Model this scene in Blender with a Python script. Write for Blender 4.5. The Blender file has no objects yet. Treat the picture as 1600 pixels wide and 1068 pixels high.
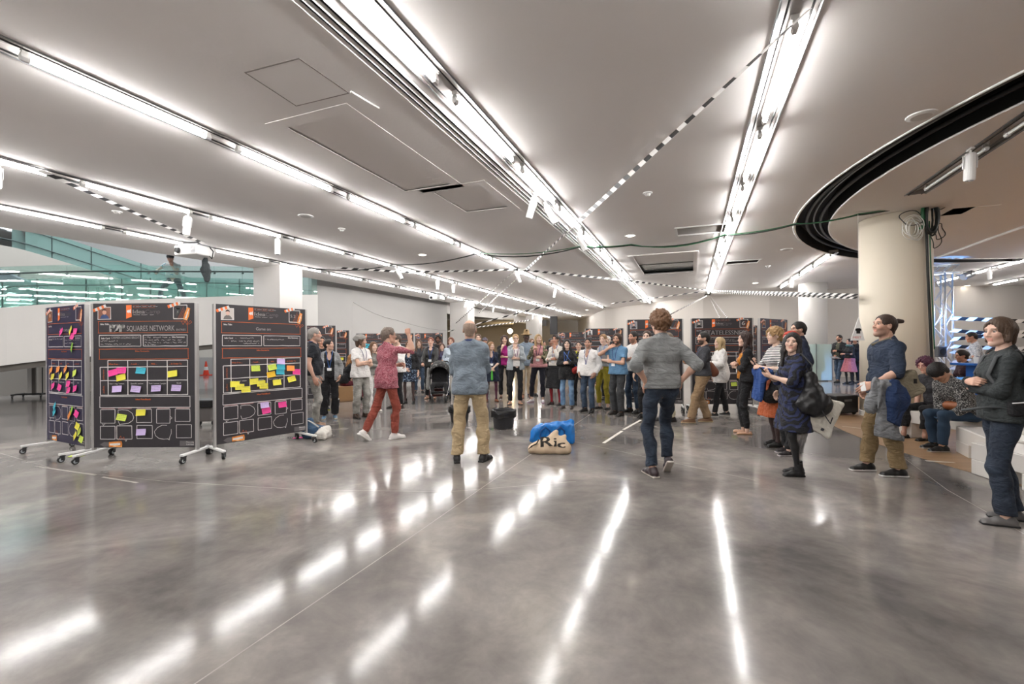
import bpy, math, random
import numpy as np
from mathutils import Vector, Matrix
from mathutils.geometry import delaunay_2d_cdt

random.seed(7)
scene = bpy.context.scene
COL = scene.collection
PI = math.pi

# ------------------------------------------------------------------ camera
FPX = 711.1                       # 16 mm on a 36 mm sensor, 1600 px wide
CAMH = 1.43
ROLL = math.radians(-0.35)
cam_data = bpy.data.cameras.new('camera')
cam_data.sensor_width = 36.0
cam_data.lens = 16.0
cam_data.shift_y = 7.5 / 1600.0
cam_data.clip_end = 200
cam = bpy.data.objects.new('camera', cam_data)
COL.objects.link(cam)
cam.matrix_world = Matrix.Translation((0, 0, CAMH)) @ Matrix.Rotation(PI / 2, 4, 'X') @ Matrix.Rotation(ROLL, 4, 'Z')
scene.camera = cam
_R3 = (Matrix.Rotation(PI / 2, 3, 'X') @ Matrix.Rotation(ROLL, 3, 'Z'))

def ray(px, py):
    return _R3 @ Vector(((px - 800) / FPX, -(py - 534) / FPX + 7.5 / FPX, -1.0))
def at_z(px, py, z=0.0):
    r = ray(px, py); t = (z - CAMH) / r.z
    return Vector((r.x * t, r.y * t, z))
def at_y(px, py, Y):
    r = ray(px, py); t = Y / r.y
    return Vector((r.x * t, Y, CAMH + r.z * t))

# ------------------------------------------------------------------ world, exposure
world = bpy.data.worlds.new('world'); scene.world = world
world.use_nodes = True
bg = world.node_tree.nodes['Background']
bg.inputs[0].default_value = (0.80, 0.86, 1.0, 1); bg.inputs[1].default_value = 0.25
scene.view_settings.view_transform = 'Standard'
scene.view_settings.look = 'None'
scene.view_settings.gamma = 1.0
scene.view_settings.use_curve_mapping = False
scene.view_settings.exposure = 1.66
cy = scene.cycles
cy.max_bounces = 6; cy.diffuse_bounces = 4; cy.glossy_bounces = 3; cy.transmission_bounces = 4; cy.transparent_max_bounces = 10
cy.caustics_reflective = False; cy.caustics_refractive = False
FILL_W = 1.25                      # radiance of the panel added to brighten the ramp void
TUBE_W = 30.0                     # radiance of the fluorescent tubes

# ------------------------------------------------------------------ materials
def lin(c):
    if isinstance(c, str):
        c = c.lstrip('#'); c = [int(c[i:i + 2], 16) / 255 for i in (0, 2, 4)]
    return tuple((v / 12.92 if v <= .04045 else ((v + .055) / 1.055) ** 2.4) for v in c)

_M = {}
def crease(nt, tc, p, strength, prev=None):
    N = nt.nodes; L = nt.links
    mp = N.new('ShaderNodeMapping'); mp.inputs['Scale'].default_value = (1, 1, 1.7); mp.inputs['Rotation'].default_value = (.4, .5, .3)
    n = N.new('ShaderNodeTexNoise'); n.inputs['Scale'].default_value = 7.5; n.inputs['Detail'].default_value = 3; n.inputs['Roughness'].default_value = .45; n.inputs['Distortion'].default_value = 1.8
    b = N.new('ShaderNodeBump'); b.inputs['Strength'].default_value = strength; b.inputs['Distance'].default_value = .05
    L.new(tc.outputs['Object'], mp.inputs[0]); L.new(mp.outputs[0], n.inputs['Vector']); L.new(n.outputs['Fac'], b.inputs['Height'])
    if prev is not None: L.new(prev.outputs[0], b.inputs['Normal'])
    L.new(b.outputs[0], p.inputs['Normal'])

def mat(name, col, rough=.6, var=.08, scale=8.0, metal=0.0, bump=0.0, bscale=60.0, spec=.5, emit=None, estr=0, trans=0.0, alpha=1.0, vcol=False, coat=0.0, sheen=0.0, fold=0.0):
    if name in _M: return _M[name]
    m = bpy.data.materials.new(name); m.use_nodes = True
    nt = m.node_tree; N = nt.nodes; L = nt.links
    p = N['Principled BSDF']
    c = lin(col)
    tc = N.new('ShaderNodeTexCoord')
    no = N.new('ShaderNodeTexNoise'); no.inputs['Scale'].default_value = scale; no.inputs['Detail'].default_value = 4
    L.new(tc.outputs['Object'], no.inputs['Vector'])
    mx = N.new('ShaderNodeMix'); mx.data_type = 'RGBA'
    mx.inputs[6].default_value = (*[v * (1 - var) for v in c], 1); mx.inputs[7].default_value = (*[min(1, v * (1 + var)) for v in c], 1)
    L.new(no.outputs['Fac'], mx.inputs[0])
    if vcol:
        at = N.new('ShaderNodeAttribute'); at.attribute_name = 'col'
        m2 = N.new('ShaderNodeMix'); m2.data_type = 'RGBA'; m2.blend_type = 'MULTIPLY'; m2.inputs[0].default_value = 1
        L.new(at.outputs['Color'], m2.inputs[6]); L.new(mx.outputs[2], m2.inputs[7])
        L.new(m2.outputs[2], p.inputs['Base Color'])
    else:
        L.new(mx.outputs[2], p.inputs['Base Color'])
    p.inputs['Roughness'].default_value = rough; p.inputs['Metallic'].default_value = metal
    p.inputs['Specular IOR Level'].default_value = spec
    p.inputs['Transmission Weight'].default_value = trans; p.inputs['Alpha'].default_value = alpha
    p.inputs['Coat Weight'].default_value = coat; p.inputs['Sheen Weight'].default_value = sheen
    if emit is not None:
        p.inputs['Emission Color'].default_value = (*lin(emit), 1); p.inputs['Emission Strength'].default_value = estr
    b = None
    if bump:
        b = N.new('ShaderNodeBump'); b.inputs['Strength'].default_value = bump; b.inputs['Distance'].default_value = .01
        n2 = N.new('ShaderNodeTexNoise'); n2.inputs['Scale'].default_value = bscale; n2.inputs['Detail'].default_value = 3
        L.new(tc.outputs['Object'], n2.inputs['Vector']); L.new(n2.outputs['Fac'], b.inputs['Height']); L.new(b.outputs[0], p.inputs['Normal'])
    if fold: crease(nt, tc, p, fold, b)
    _M[name] = m
    return m

def mat_ramp(name, stops, tex='noise', scale=20.0, rough=.7, distort=0.0, vscale=(1, 1, 1), bump=0.0, metal=0.0, const=False, detail=3, rot=(0, 0, 0), fold=.55):
    """two or more colours laid out by one texture: prints, stripes, weaves"""
    if name in _M: return _M[name]
    m = bpy.data.materials.new(name); m.use_nodes = True
    nt = m.node_tree; N = nt.nodes; L = nt.links; p = N['Principled BSDF']
    tc = N.new('ShaderNodeTexCoord'); mp = N.new('ShaderNodeMapping'); mp.inputs['Scale'].default_value = vscale; mp.inputs['Rotation'].default_value = rot
    L.new(tc.outputs['Object'], mp.inputs['Vector'])
    if tex == 'noise':
        t = N.new('ShaderNodeTexNoise'); t.inputs['Scale'].default_value = scale; t.inputs['Detail'].default_value = detail; t.inputs['Distortion'].default_value = distort; out = t.outputs['Fac']
    elif tex == 'wave':
        t = N.new('ShaderNodeTexWave'); t.inputs['Scale'].default_value = scale; t.inputs['Distortion'].default_value = distort; t.bands_direction = 'Z'; out = t.outputs['Fac']
    elif tex == 'wavex':
        t = N.new('ShaderNodeTexWave'); t.inputs['Scale'].default_value = scale; t.inputs['Distortion'].default_value = distort; t.bands_direction = 'X'; out = t.outputs['Fac']
    elif tex == 'voronoi':
        t = N.new('ShaderNodeTexVoronoi'); t.inputs['Scale'].default_value = scale; out = t.outputs['Distance']
    L.new(mp.outputs[0], t.inputs['Vector'])
    r = N.new('ShaderNodeValToRGB'); e = r.color_ramp.elements
    if const: r.color_ramp.interpolation = 'CONSTANT'
    e[0].position = stops[0][0]; e[0].color = (*lin(stops[0][1]), 1)
    e[1].position = stops[1][0]; e[1].color = (*lin(stops[1][1]), 1)
    for s in stops[2:]:
        q = e.new(s[0]); q.color = (*lin(s[1]), 1)
    L.new(out, r.inputs[0]); L.new(r.outputs[0], p.inputs['Base Color'])
    p.inputs['Roughness'].default_value = rough; p.inputs['Metallic'].default_value = metal
    if bump:
        b = N.new('ShaderNodeBump'); b.inputs['Strength'].default_value = bump; b.inputs['Distance'].default_value = .006
        L.new(out, b.inputs['Height']); L.new(b.outputs[0], p.inputs['Normal'])
    if fold: crease(nt, tc, p, fold, b if bump else None)
    _M[name] = m
    return m

def emitter(name, col, s):
    if name in _M: return _M[name]
    m = bpy.data.materials.new(name); m.use_nodes = True
    nt = m.node_tree; nt.nodes.clear()
    e = nt.nodes.new('ShaderNodeEmission'); o = nt.nodes.new('ShaderNodeOutputMaterial')
    e.inputs[0].default_value = (*lin(col), 1); e.inputs[1].default_value = s
    nt.links.new(e.outputs[0], o.inputs[0]); _M[name] = m
    return m

def floor_material():
    m = bpy.data.materials.new('polished_concrete'); m.use_nodes = True
    nt = m.node_tree; N = nt.nodes; L = nt.links; p = N['Principled BSDF']
    tc = N.new('ShaderNodeTexCoord')
    n1 = N.new('ShaderNodeTexNoise'); n1.inputs['Scale'].default_value = .55; n1.inputs['Detail'].default_value = 7; n1.inputs['Roughness'].default_value = .62; n1.inputs['Distortion'].default_value = .4
    n2 = N.new('ShaderNodeTexNoise'); n2.inputs['Scale'].default_value = 3.2; n2.inputs['Distortion'].default_value = .5; n2.inputs['Detail'].default_value = 8; n2.inputs['Roughness'].default_value = .7
    for n in (n1, n2): L.new(tc.outputs['Object'], n.inputs['Vector'])
    r1 = N.new('ShaderNodeValToRGB'); e = r1.color_ramp.elements
    e[0].position = .34; e[0].color = (*lin('#625f5d'), 1); e[1].position = .66; e[1].color = (*lin('#aba59f'), 1)
    q = e.new(.5); q.color = (*lin('#85807c'), 1)
    r2 = N.new('ShaderNodeValToRGB'); e = r2.color_ramp.elements
    e[0].position = .36; e[0].color = (.74, .74, .75, 1); e[1].position = .7; e[1].color = (1, .99, .97, 1)
    mx = N.new('ShaderNodeMix'); mx.data_type = 'RGBA'; mx.blend_type = 'MULTIPLY'; mx.inputs[0].default_value = 1
    L.new(n1.outputs['Fac'], r1.inputs[0]); L.new(n2.outputs['Fac'], r2.inputs[0])
    L.new(r1.outputs[0], mx.inputs[6]); L.new(r2.outputs[0], mx.inputs[7]); L.new(mx.outputs[2], p.inputs['Base Color'])
    mr = N.new('ShaderNodeMapRange'); mr.inputs['To Min'].default_value = .085; mr.inputs['To Max'].default_value = .155
    L.new(n1.outputs['Fac'], mr.inputs[0]); L.new(mr.outputs[0], p.inputs['Roughness'])
    p.inputs['Specular IOR Level'].default_value = .24
    b = N.new('ShaderNodeBump'); b.inputs['Strength'].default_value = .02; b.inputs['Distance'].default_value = .02
    n3 = N.new('ShaderNodeTexNoise'); n3.inputs['Scale'].default_value = 2.2; n3.inputs['Detail'].default_value = 2
    L.new(tc.outputs['Object'], n3.inputs['Vector']); L.new(n3.outputs['Fac'], b.inputs['Height']); L.new(b.outputs[0], p.inputs['Normal'])
    return m

def wood_floor_material():
    m = bpy.data.materials.new('oak_parquet'); m.use_nodes = True
    nt = m.node_tree; N = nt.nodes; L = nt.links; p = N['Principled BSDF']
    tc = N.new('ShaderNodeTexCoord'); mp = N.new('ShaderNodeMapping'); mp.inputs['Rotation'].default_value = (0, 0, math.radians(8))
    L.new(tc.outputs['Object'], mp.inputs[0])
    br = N.new('ShaderNodeTexBrick'); br.inputs['Scale'].default_value = 1.0
    br.inputs['Brick Width'].default_value = 1.2; br.inputs['Row Height'].default_value = .09; br.inputs['Mortar Size'].default_value = .002
    br.inputs['Color1'].default_value = (*lin('#a98a68'), 1); br.inputs['Color2'].default_value = (*lin('#997a59'), 1); br.inputs['Mortar'].default_value = (*lin('#8a6e50'), 1)
    L.new(mp.outputs[0], br.inputs['Vector']); L.new(br.outputs['Color'], p.inputs['Base Color'])
    p.inputs['Roughness'].default_value = .32
    return m

# ------------------------------------------------------------------ mesh helpers
class MB:
    def __init__(s): s.v = []; s.f = []; s.mi = []; s.cur = 0
    def add(s, vs, fs):
        o = len(s.v); s.v += [tuple(v) for v in vs]; s.f += [tuple(i + o for i in f) for f in fs]; s.mi += [s.cur] * len(fs); return s
    def box(s, c, d, M=None):
        x, y, z = d[0] / 2, d[1] / 2, d[2] / 2
        vs = [Vector((i * x, j * y, k * z)) for i in (-1, 1) for j in (-1, 1) for k in (-1, 1)]
        if M is not None: vs = [M @ v for v in vs]
        c = Vector(c)
        return s.add([v + c for v in vs], [(0, 1, 3, 2), (4, 6, 7, 5), (0, 4, 5, 1), (2, 3, 7, 6), (0, 2, 6, 4), (1, 5, 7, 3)])
    def tube(s, pts, r, n=8, caps=True, closed=False, flat=1.0):
        pts = [Vector(p) for p in pts]; K = len(pts); vs = []; fs = []
        rs = r if isinstance(r, (list, tuple)) else [r] * K
        up = None
        for i, p in enumerate(pts):
            t = (pts[(i + 1) % K] - pts[i - 1]) if closed else (pts[min(i + 1, K - 1)] - pts[max(i - 1, 0)])
            t.normalize()
            if up is None:
                up = t.orthogonal() if abs(t.z) > .95 else Vector((0, 0, 1))
            a = t.cross(up)
            if a.length < 1e-5: a = t.orthogonal()
            a.normalize(); b = a.cross(t).normalized(); up = b
            for k in range(n):
                w = 2 * PI * k / n
                vs.append(p + (a * math.cos(w) + b * math.sin(w) * flat) * rs[i])
        for i in range(K if closed else K - 1):
            j = (i + 1) % K
            for k in range(n):
                fs.append((i * n + k, i * n + (k + 1) % n, j * n + (k + 1) % n, j * n + k))
        if caps and not closed:
            fs.append(tuple(range(n - 1, -1, -1))); fs.append(tuple((K - 1) * n + k for k in range(n)))
        return s.add(vs, fs)
    def lathe(s, prof, n=24, M=None, c=(0, 0, 0)):
        vs = []; fs = []; c = Vector(c)
        for (r, z) in prof:
            for k in range(n):
                v = Vector((r * math.cos(2 * PI * k / n), r * math.sin(2 * PI * k / n), z))
                vs.append((M @ v if M is not None else v) + c)
        K = len(prof)
        for i in range(K - 1):
            for k in range(n):
                fs.append((i * n + k, i * n + (k + 1) % n, (i + 1) * n + (k + 1) % n, (i + 1) * n + k))
        if prof[0][0] > 1e-6: fs.append(tuple(range(n - 1, -1, -1)))
        if prof[-1][0] > 1e-6: fs.append(tuple((K - 1) * n + k for k in range(n)))
        return s.add(vs, fs)
    def wall(s, pts, z0, z1, th=.12, side=1):
        """upright wall of thickness th along a plan polyline; z0, z1 numbers or lists"""
        P = [Vector((p[0], p[1], 0)) for p in pts]; K = len(P)
        z0 = z0 if isinstance(z0, (list, tuple)) else [z0] * K; z1 = z1 if isinstance(z1, (list, tuple)) else [z1] * K
        vs = []; fs = []
        for i, p in enumerate(P):
            t = (P[min(i + 1, K - 1)] - P[max(i - 1, 0)]).normalized(); nrm = Vector((-t.y, t.x, 0)) * side
            q = p + nrm * th
            vs += [(p.x, p.y, z0[i]), (p.x, p.y, z1[i]), (q.x, q.y, z1[i]), (q.x, q.y, z0[i])]
        for i in range(K - 1):
            a = i * 4; b = a + 4
            for k in range(4):
                fs.append((a + k, a + (k + 1) % 4, b + (k + 1) % 4, b + k))
        fs.append((3, 2, 1, 0)); e = (K - 1) * 4; fs.append((e, e + 1, e + 2, e + 3))
        return s.add(vs, fs)
    def build(s, name, mats, parent=None, smooth=False, loc=None, rot=None):
        me = bpy.data.meshes.new(name); me.from_pydata(s.v, [], s.f)
        for m in (mats if isinstance(mats, (list, tuple)) else [mats]): me.materials.append(m)
        if any(s.mi): me.polygons.foreach_set('material_index', s.mi)
        if smooth: me.polygons.foreach_set('use_smooth', [True] * len(s.f))
        me.update()
        return link(name, me, parent, loc, rot)

def link(name, me, parent=None, loc=None, rot=None):
    o = bpy.data.objects.new(name, me); COL.objects.link(o)
    if parent is not None: o.parent = parent
    if loc is not None: o.location = loc
    if rot is not None: o.rotation_euler = rot
    return o
def bevel(o, w=.01, seg=2):
    b = o.modifiers.new('bevel', 'BEVEL'); b.width = w; b.segments = seg; b.limit_method = 'ANGLE'; return o
def tag(o, label, cat, group=None):
    o['label'] = label; o['category'] = cat
    if group: o['group'] = group
    return o
def struct(o, label=None):
    o['kind'] = 'structure'
    if label: o['label'] = label
    return o
def empty(name, loc=(0, 0, 0), rz=0.0, parent=None):
    o = bpy.data.objects.new(name, None); COL.objects.link(o); o.location = loc; o.rotation_euler = (0, 0, rz); o.empty_display_size = .1
    if parent is not None: o.parent = parent
    return o
def copy_tree(o, parent=None):
    c = o.copy(); COL.objects.link(c); c.parent = parent
    for ch in o.children: copy_tree(ch, c)
    return c
_txt = {}
def text_mesh(s, size=.1, align='LEFT'):
    """(verts, faces) of a line of lettering in the xy plane"""
    k = (s, size, align)
    if k not in _txt:
        cu = bpy.data.curves.new('lettering', 'FONT'); cu.body = s; cu.size = size; cu.align_x = align; cu.resolution_u = 2
        o = bpy.data.objects.new('lettering', cu); COL.objects.link(o); bpy.context.view_layer.update()
        me = o.to_mesh(); vs = [v.co.copy() for v in me.vertices]; fs = [tuple(p.vertices) for p in me.polygons]
        o.to_mesh_clear(); bpy.data.objects.remove(o); bpy.data.curves.remove(cu)
        _txt[k] = (vs, fs)
    return _txt[k]
ORD = ['first', 'second', 'third', 'fourth', 'fifth', 'sixth', 'seventh', 'eighth', 'ninth', 'tenth', 'eleventh', 'twelfth', 'thirteenth', 'fourteenth', 'fifteenth', 'sixteenth', 'seventeenth', 'eighteenth', 'nineteenth', 'twentieth', 'twenty-first', 'twenty-second', 'twenty-third', 'twenty-fourth', 'twenty-fifth', 'twenty-sixth']

# ------------------------------------------------------------------ the hall: plan
CEIL = 3.93
TAN = .394                                     # the light rows run along (TAN, 1) in plan
DIR = Vector((TAN, 1, 0)).normalized(); PER = Vector((DIR.y, -DIR.x, 0))
RC = Vector((13.7, 4.95)); R_OUT = 9.0; R_IN = 8.42      # the round curtain groove
W_PLASTER = mat('white_plaster', '#c0bdb9', .85, .02, 1.5, bump=.05, bscale=30)
W_CEIL = mat('ceiling_plaster', '#efecea', .9, .03, .7, bump=.12, bscale=25)
W_GREY = mat('grey_plaster', '#b0aeab', .85, .03, 1.0)
W_BEIGE = mat('beige_plaster', '#b3a998', .85, .03, 1.0)
STEEL = mat('brushed_steel', '#b9bbbd', .32, .05, 30, metal=1)
DARK = mat('dark_metal', '#2a2a2b', .5, .1, 20)
BLACK = mat('black_plastic', '#141415', .45, .1, 20)
WHITE = mat('white_metal', '#e8e8e6', .4, .02, 20)
GREYM = mat('grey_metal', '#8c8f91', .4, .05, 20, metal=.8)

edge_left = [(-12.0, -9), (-11.5, 1), (-11.1, 5), (-10.4, 9.2), (-9.88, 10.5), (-9.15, 12), (-7.95, 14.4), (-6.7, 17.5), (-3.4, 25.6), (-1.9, 29.6), (1.1, 37.5), (3.6, 44)]
wall_curve = [(6.4, 44), (6.35, 31), (7.8, 27.0), (9.75, 23.2), (12, 21.2), (15, 20.2), (20, 19.6), (27, 19.4)]
outline = edge_left + wall_curve + [(27, -9)]

ROWS = {   # offset along x at y = 0, first lit tube start, end, lit from, note
    'outer': (-11.95, -6.7, 38.5, 'nearest the glass ramp'),
    'projector': (-9.05, -5.9, 37.2, 'second from the glass ramp'),
    'board': (-5.62, -5.2, 29.3, 'over the poster boards'),
    'middle': (-2.35, -6.3, 26.2, 'beside the black air slots'),
    'tape': (.82, -5.5, 22.6, 'where the long striped tape starts'),
    'disc': (3.85, 12.6, 19.6, 'beyond the round curtain groove'),
    'stage': (9.9, 13.2 - 8 * 1.815, 18.6, 'behind the lighting truss'),
    'corner': (12.6, 13.9, 18.9, 'in the far corner past the truss'),
}
def rowp(x0, y, off=0.0, z=CEIL):
    return Vector((x0 + TAN * y, y, z)) + PER * off

def rect_row(x0, ya, yb, o0, o1):
    return [rowp(x0, ya, o0), rowp(x0, yb, o0), rowp(x0, yb, o1), rowp(x0, ya, o1)]

TW = .13                                                 # half width of a light trough
holes = []
for k, (x0, ya, yb, _n) in ROWS.items():
    holes.append(rect_row(x0, ya - .25, yb + .05, -TW, TW))
holes.append(rect_row(3.75, 2.2, 7.6, -TW, TW))          # unlit trough inside the ring
holes.append(rect_row(-2.35, -6.3, 26, -.46, -.24))      # air slot band
def in_poly(p, poly):
    x, y = p; c = False; n = len(poly)
    for i in range(n):
        x1, y1 = poly[i][0], poly[i][1]; x2, y2 = poly[i - 1][0], poly[i - 1][1]
        if (y1 > y) != (y2 > y) and x < (x2 - x1) * (y - y1) / (y2 - y1) + x1: c = not c
    return c
def cdt(polys, circles, keep):
    vs = []; es = []
    for p in polys:
        o = len(vs); n = len(p); vs += [Vector((q[0], q[1])) for q in p]; es += [(o + i, o + (i + 1) % n) for i in range(n)]
    for (c, r, n) in circles:
        o = len(vs); vs += [Vector((c[0] + r * math.cos(2 * PI * i / n), c[1] + r * math.sin(2 * PI * i / n))) for i in range(n)]; es += [(o + i, o + (i + 1) % n) for i in range(n)]
    v, e, f, *_ = delaunay_2d_cdt(vs, es, [], 0, 1e-5)
    out = []
    for t in f:
        c = (sum(v[i].x for i in t) / 3, sum(v[i].y for i in t) / 3)
        if keep(c): out.append(tuple(t))
    return v, out

# floor -------------------------------------------------------------
fl = MB(); fl.add([(-34, -9, 0), (27, -9, 0), (27, 45, 0), (-34, 45, 0)], [(0, 1, 2, 3)])
fl.add([(-34, -9, -.2), (27, -9, -.2), (27, 45, -.2), (-34, 45, -.2)], [(3, 2, 1, 0)])
floor = struct(fl.build('floor', floor_material()), 'grey polished concrete floor with blurred lamp reflections')
disc = MB(); nseg = 128
disc.add([(RC.x + 8.6 * math.cos(2 * PI * i / nseg), RC.y + 8.6 * math.sin(2 * PI * i / nseg), z) for z in (0, .004) for i in range(nseg)],
         [tuple(range(nseg, 2 * nseg))] + [(i, (i + 1) % nseg, nseg + (i + 1) % nseg, nseg + i) for i in range(nseg)])
struct(disc.build('floor_disc', wood_floor_material()), 'round pale oak floor under the curtain groove')

def strip(pts, w, z=.0012):
    m = MB(); vs = []; P = [Vector(p) for p in pts]
    for i, p in enumerate(P):
        t = (P[min(i + 1, len(P) - 1)] - P[max(i - 1, 0)]); t.z = 0; t.normalize(); n = Vector((-t.y, t.x, 0)) * w / 2
        vs += [(p.x + n.x, p.y + n.y, z), (p.x - n.x, p.y - n.y, z)]
    m.add(vs, [(2 * i, 2 * i + 1, 2 * i + 3, 2 * i + 2) for i in range(len(P) - 1)]); return m
JOINT = mat('joint_filler', '#938d85', .5, .1, 10); TAPE_W = mat('white_floor_tape', '#dcd8d0', .6, .05, 30)
joints = [[at_z(250, 1105), at_z(633, 845), at_z(760, 757), at_z(880, 675), at_z(940, 635)],
          [at_z(1415, 717), at_z(1480, 765), at_z(1560, 810), at_z(1640, 858)],
          [at_z(-60, 690), at_z(90, 734), at_z(260, 752), at_z(480, 765), at_z(700, 768), at_z(900, 752)],
          [at_z(640, 690), at_z(900, 690), at_z(1180, 750)]]
for j in joints:
    struct(strip(j, .008).build('floor_joint', JOINT), 'thin pale saw joint in the concrete floor')
for a, b, w in [((943, 692), (972, 673), .05), ((974, 671), (1001, 656), .05), ((160, 745), (215, 754), .03), ((55, 728), (150, 742), .03), ((1316, 666), (1362, 671), .05), ((1446, 720), (1492, 723), .05)]:
    tag(strip([at_z(*a), at_z(*b)], w, .0052 if a[0] > 1300 else .0018).build('floor_tape', TAPE_W if a[0] > 900 else mat('faint_tape', '#a39d95', .6, .1, 20)),
        {943: 'short white tape strip on the concrete by the blue bag', 974: 'white tape strip leading away towards the crowd', 160: 'faint tape strip in front of the numbered poster board', 55: 'faint tape strip in front of the angled poster board',
         1316: 'white tape strip on the oak floor by the round column', 1446: 'white tape strip on the oak floor before the white benches'}[a[0]], 'tape')

# ceiling ------------------------------------------------------------
HATCH = []           # square holes: dark grille, hatch with glass, small black slot
def ceil_quad(pxs): return [at_z(x, y, CEIL) for x, y in pxs]
def row_rect(cx, cy, lu, lv):
    c = Vector((cx, cy, CEIL)); return [c + DIR * a * lu / 2 + PER * b * lv / 2 for a, b in ((-1, -1), (1, -1), (1, 1), (-1, 1))]
gr1 = at_z(1095, 359, CEIL); gr2 = at_z(1160, 409, CEIL); gr3 = at_z(1040, 413, CEIL)
H1 = row_rect(gr1.x, gr1.y, .75, 1.0); H2 = row_rect(gr2.x, gr2.y, .6, .9); H3 = row_rect(gr3.x, gr3.y, 3.6, 1.7)
HB = row_rect(-.55, 6.3, 2.6, 1.05)
hb = at_z(590, 250, CEIL); HB = row_rect(hb.x + .05, hb.y + .0, 2.45, .98)
hb2 = at_z(738, 312, CEIL); HB2 = row_rect(hb2.x, hb2.y, 1.35, .98)
hs = at_z(1497, 330, CEIL); HS = row_rect(hs.x, hs.y, .5, .35)
hole_polys = holes + [H1, H2, H3, HB, HB2, HS]
def keep_ceiling(c):
    if not in_poly(c, outline): return False
    r = math.hypot(c[0] - RC.x, c[1] - RC.y)
    if R_IN < r < R_OUT: return False
    for h in hole_polys:
        if in_poly(c, h): return False
    return True
v, f = cdt([outline] + hole_polys, [(RC, R_OUT, 120), (RC, R_IN, 120)], keep_ceiling)
cm = MB(); cm.add([(q.x, q.y, CEIL) for q in v], [tuple(reversed(t)) for t in f])
cm.wall(edge_left, CEIL, CEIL + .5, .05, 1)
ceiling = struct(cm.build('ceiling', W_CEIL), 'flat white plaster ceiling')
# solid back of the ceiling so that nothing leaks in
cb = MB(); v2, f2 = cdt([outline], [], lambda c: in_poly(c, outline)); cb.add([(q.x, q.y, CEIL + .5) for q in v2], f2)
struct(cb.build('ceiling_slab', W_GREY))

# curtain groove
gm = MB(); n = 120
vs = []
prof = [(R_OUT, 0), (R_OUT, .34), (R_IN, .34), (R_IN, 0)]
for (r, z) in prof:
    vs += [(RC.x + r * math.cos(2 * PI * i / n), RC.y + r * math.sin(2 * PI * i / n), CEIL + z) for i in range(n)]
gm.add(vs, [(k * n + i, (k + 1) * n + i, (k + 1) * n + (i + 1) % n, k * n + (i + 1) % n) for k in range(3) for i in range(n)])
struct(gm.build('trim_1', mat('black_groove', '#101010', .7, .1, 10)), 'black round curtain groove in the ceiling')
def ring(r, z, rad, flat=1.0): 
    return MB().tube([(RC.x + r * math.cos(2 * PI * i / 160), RC.y + r * math.sin(2 * PI * i / 160), z) for i in range(160)], rad, 6, closed=True, flat=flat)
for i, (r, z, rad, m) in enumerate([(R_OUT + .03, CEIL, .018, WHITE), (R_IN - .02, CEIL, .02, WHITE), (8.8, CEIL + .12, .035, BLACK), (8.55, CEIL + .12, .035, BLACK), (8.67, CEIL + .16, .018, GREYM)]):
    struct(ring(r, z, rad).build('trim_%d' % (i + 2), m, smooth=True), ['white rim around the outside of the curtain groove', 'white rim around the inside of the curtain groove', 'outer black curtain rail in the groove', 'inner black curtain rail in the groove', 'thin grey rail between the curtain rails'][i])

# light troughs ------------------------------------------------------
TROUGH = mat('trough_white', '#a9a5a2', .55, .02, 5)
SLOT = mat('slot_black', '#0d0d0e', .6, .1, 5)
def trough(x0, ya, yb, name, label, slots=False):
    m = MB()
    def quad(o0, z0, o1, z1):
        m.add([rowp(x0, ya, o0, z0), rowp(x0, yb, o0, z0), rowp(x0, yb, o1, z1), rowp(x0, ya, o1, z1)], [(0, 1, 2, 3)])
    quad(-TW, CEIL, -TW, CEIL + .07); quad(-TW, CEIL + .07, TW, CEIL + .07); quad(TW, CEIL + .07, TW, CEIL)
    for y in (ya, yb):
        m.add([rowp(x0, y, -TW, CEIL), rowp(x0, y, TW, CEIL), rowp(x0, y, TW, CEIL + .07), rowp(x0, y, -TW, CEIL + .07)], [(0, 1, 2, 3)])
    o = struct(m.build(name, TROUGH), label)
    for off in (-TW - .012, TW + .012, -.085, .085):
        MB().tube([rowp(x0, ya, off, CEIL - .004), rowp(x0, yb, off, CEIL - .004)], .009, 4).build('track_rail', GREYM if abs(off) > .1 else DARK, o)
    if slots:
        b = MB(); b.add([rowp(x0, ya, -.46, CEIL + .06), rowp(x0, yb, -.46, CEIL + .06), rowp(x0, yb, -.24, CEIL + .06), rowp(x0, ya, -.24, CEIL + .06)], [(0, 1, 2, 3)])
        b.build('slot_backing', SLOT, o)
        for off in (-.455, -.39, -.32, -.25):
            MB().tube([rowp(x0, ya, off, CEIL + .01), rowp(x0, yb, off, CEIL + .01)], .021, 4, flat=1.2).build('slot_bar', WHITE, o)
    return o
tn = 10
for k, (x0, ya, yb, note) in ROWS.items():
    trough(x0, ya - .25, yb + .05, 'trim_%d' % tn, 'white recessed lamp trough ' + note, k == 'middle'); tn += 1
trough(3.75, 2.2, 7.6, 'trim_%d' % tn, 'unlit lamp trough inside the round curtain groove'); tn += 1

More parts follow.
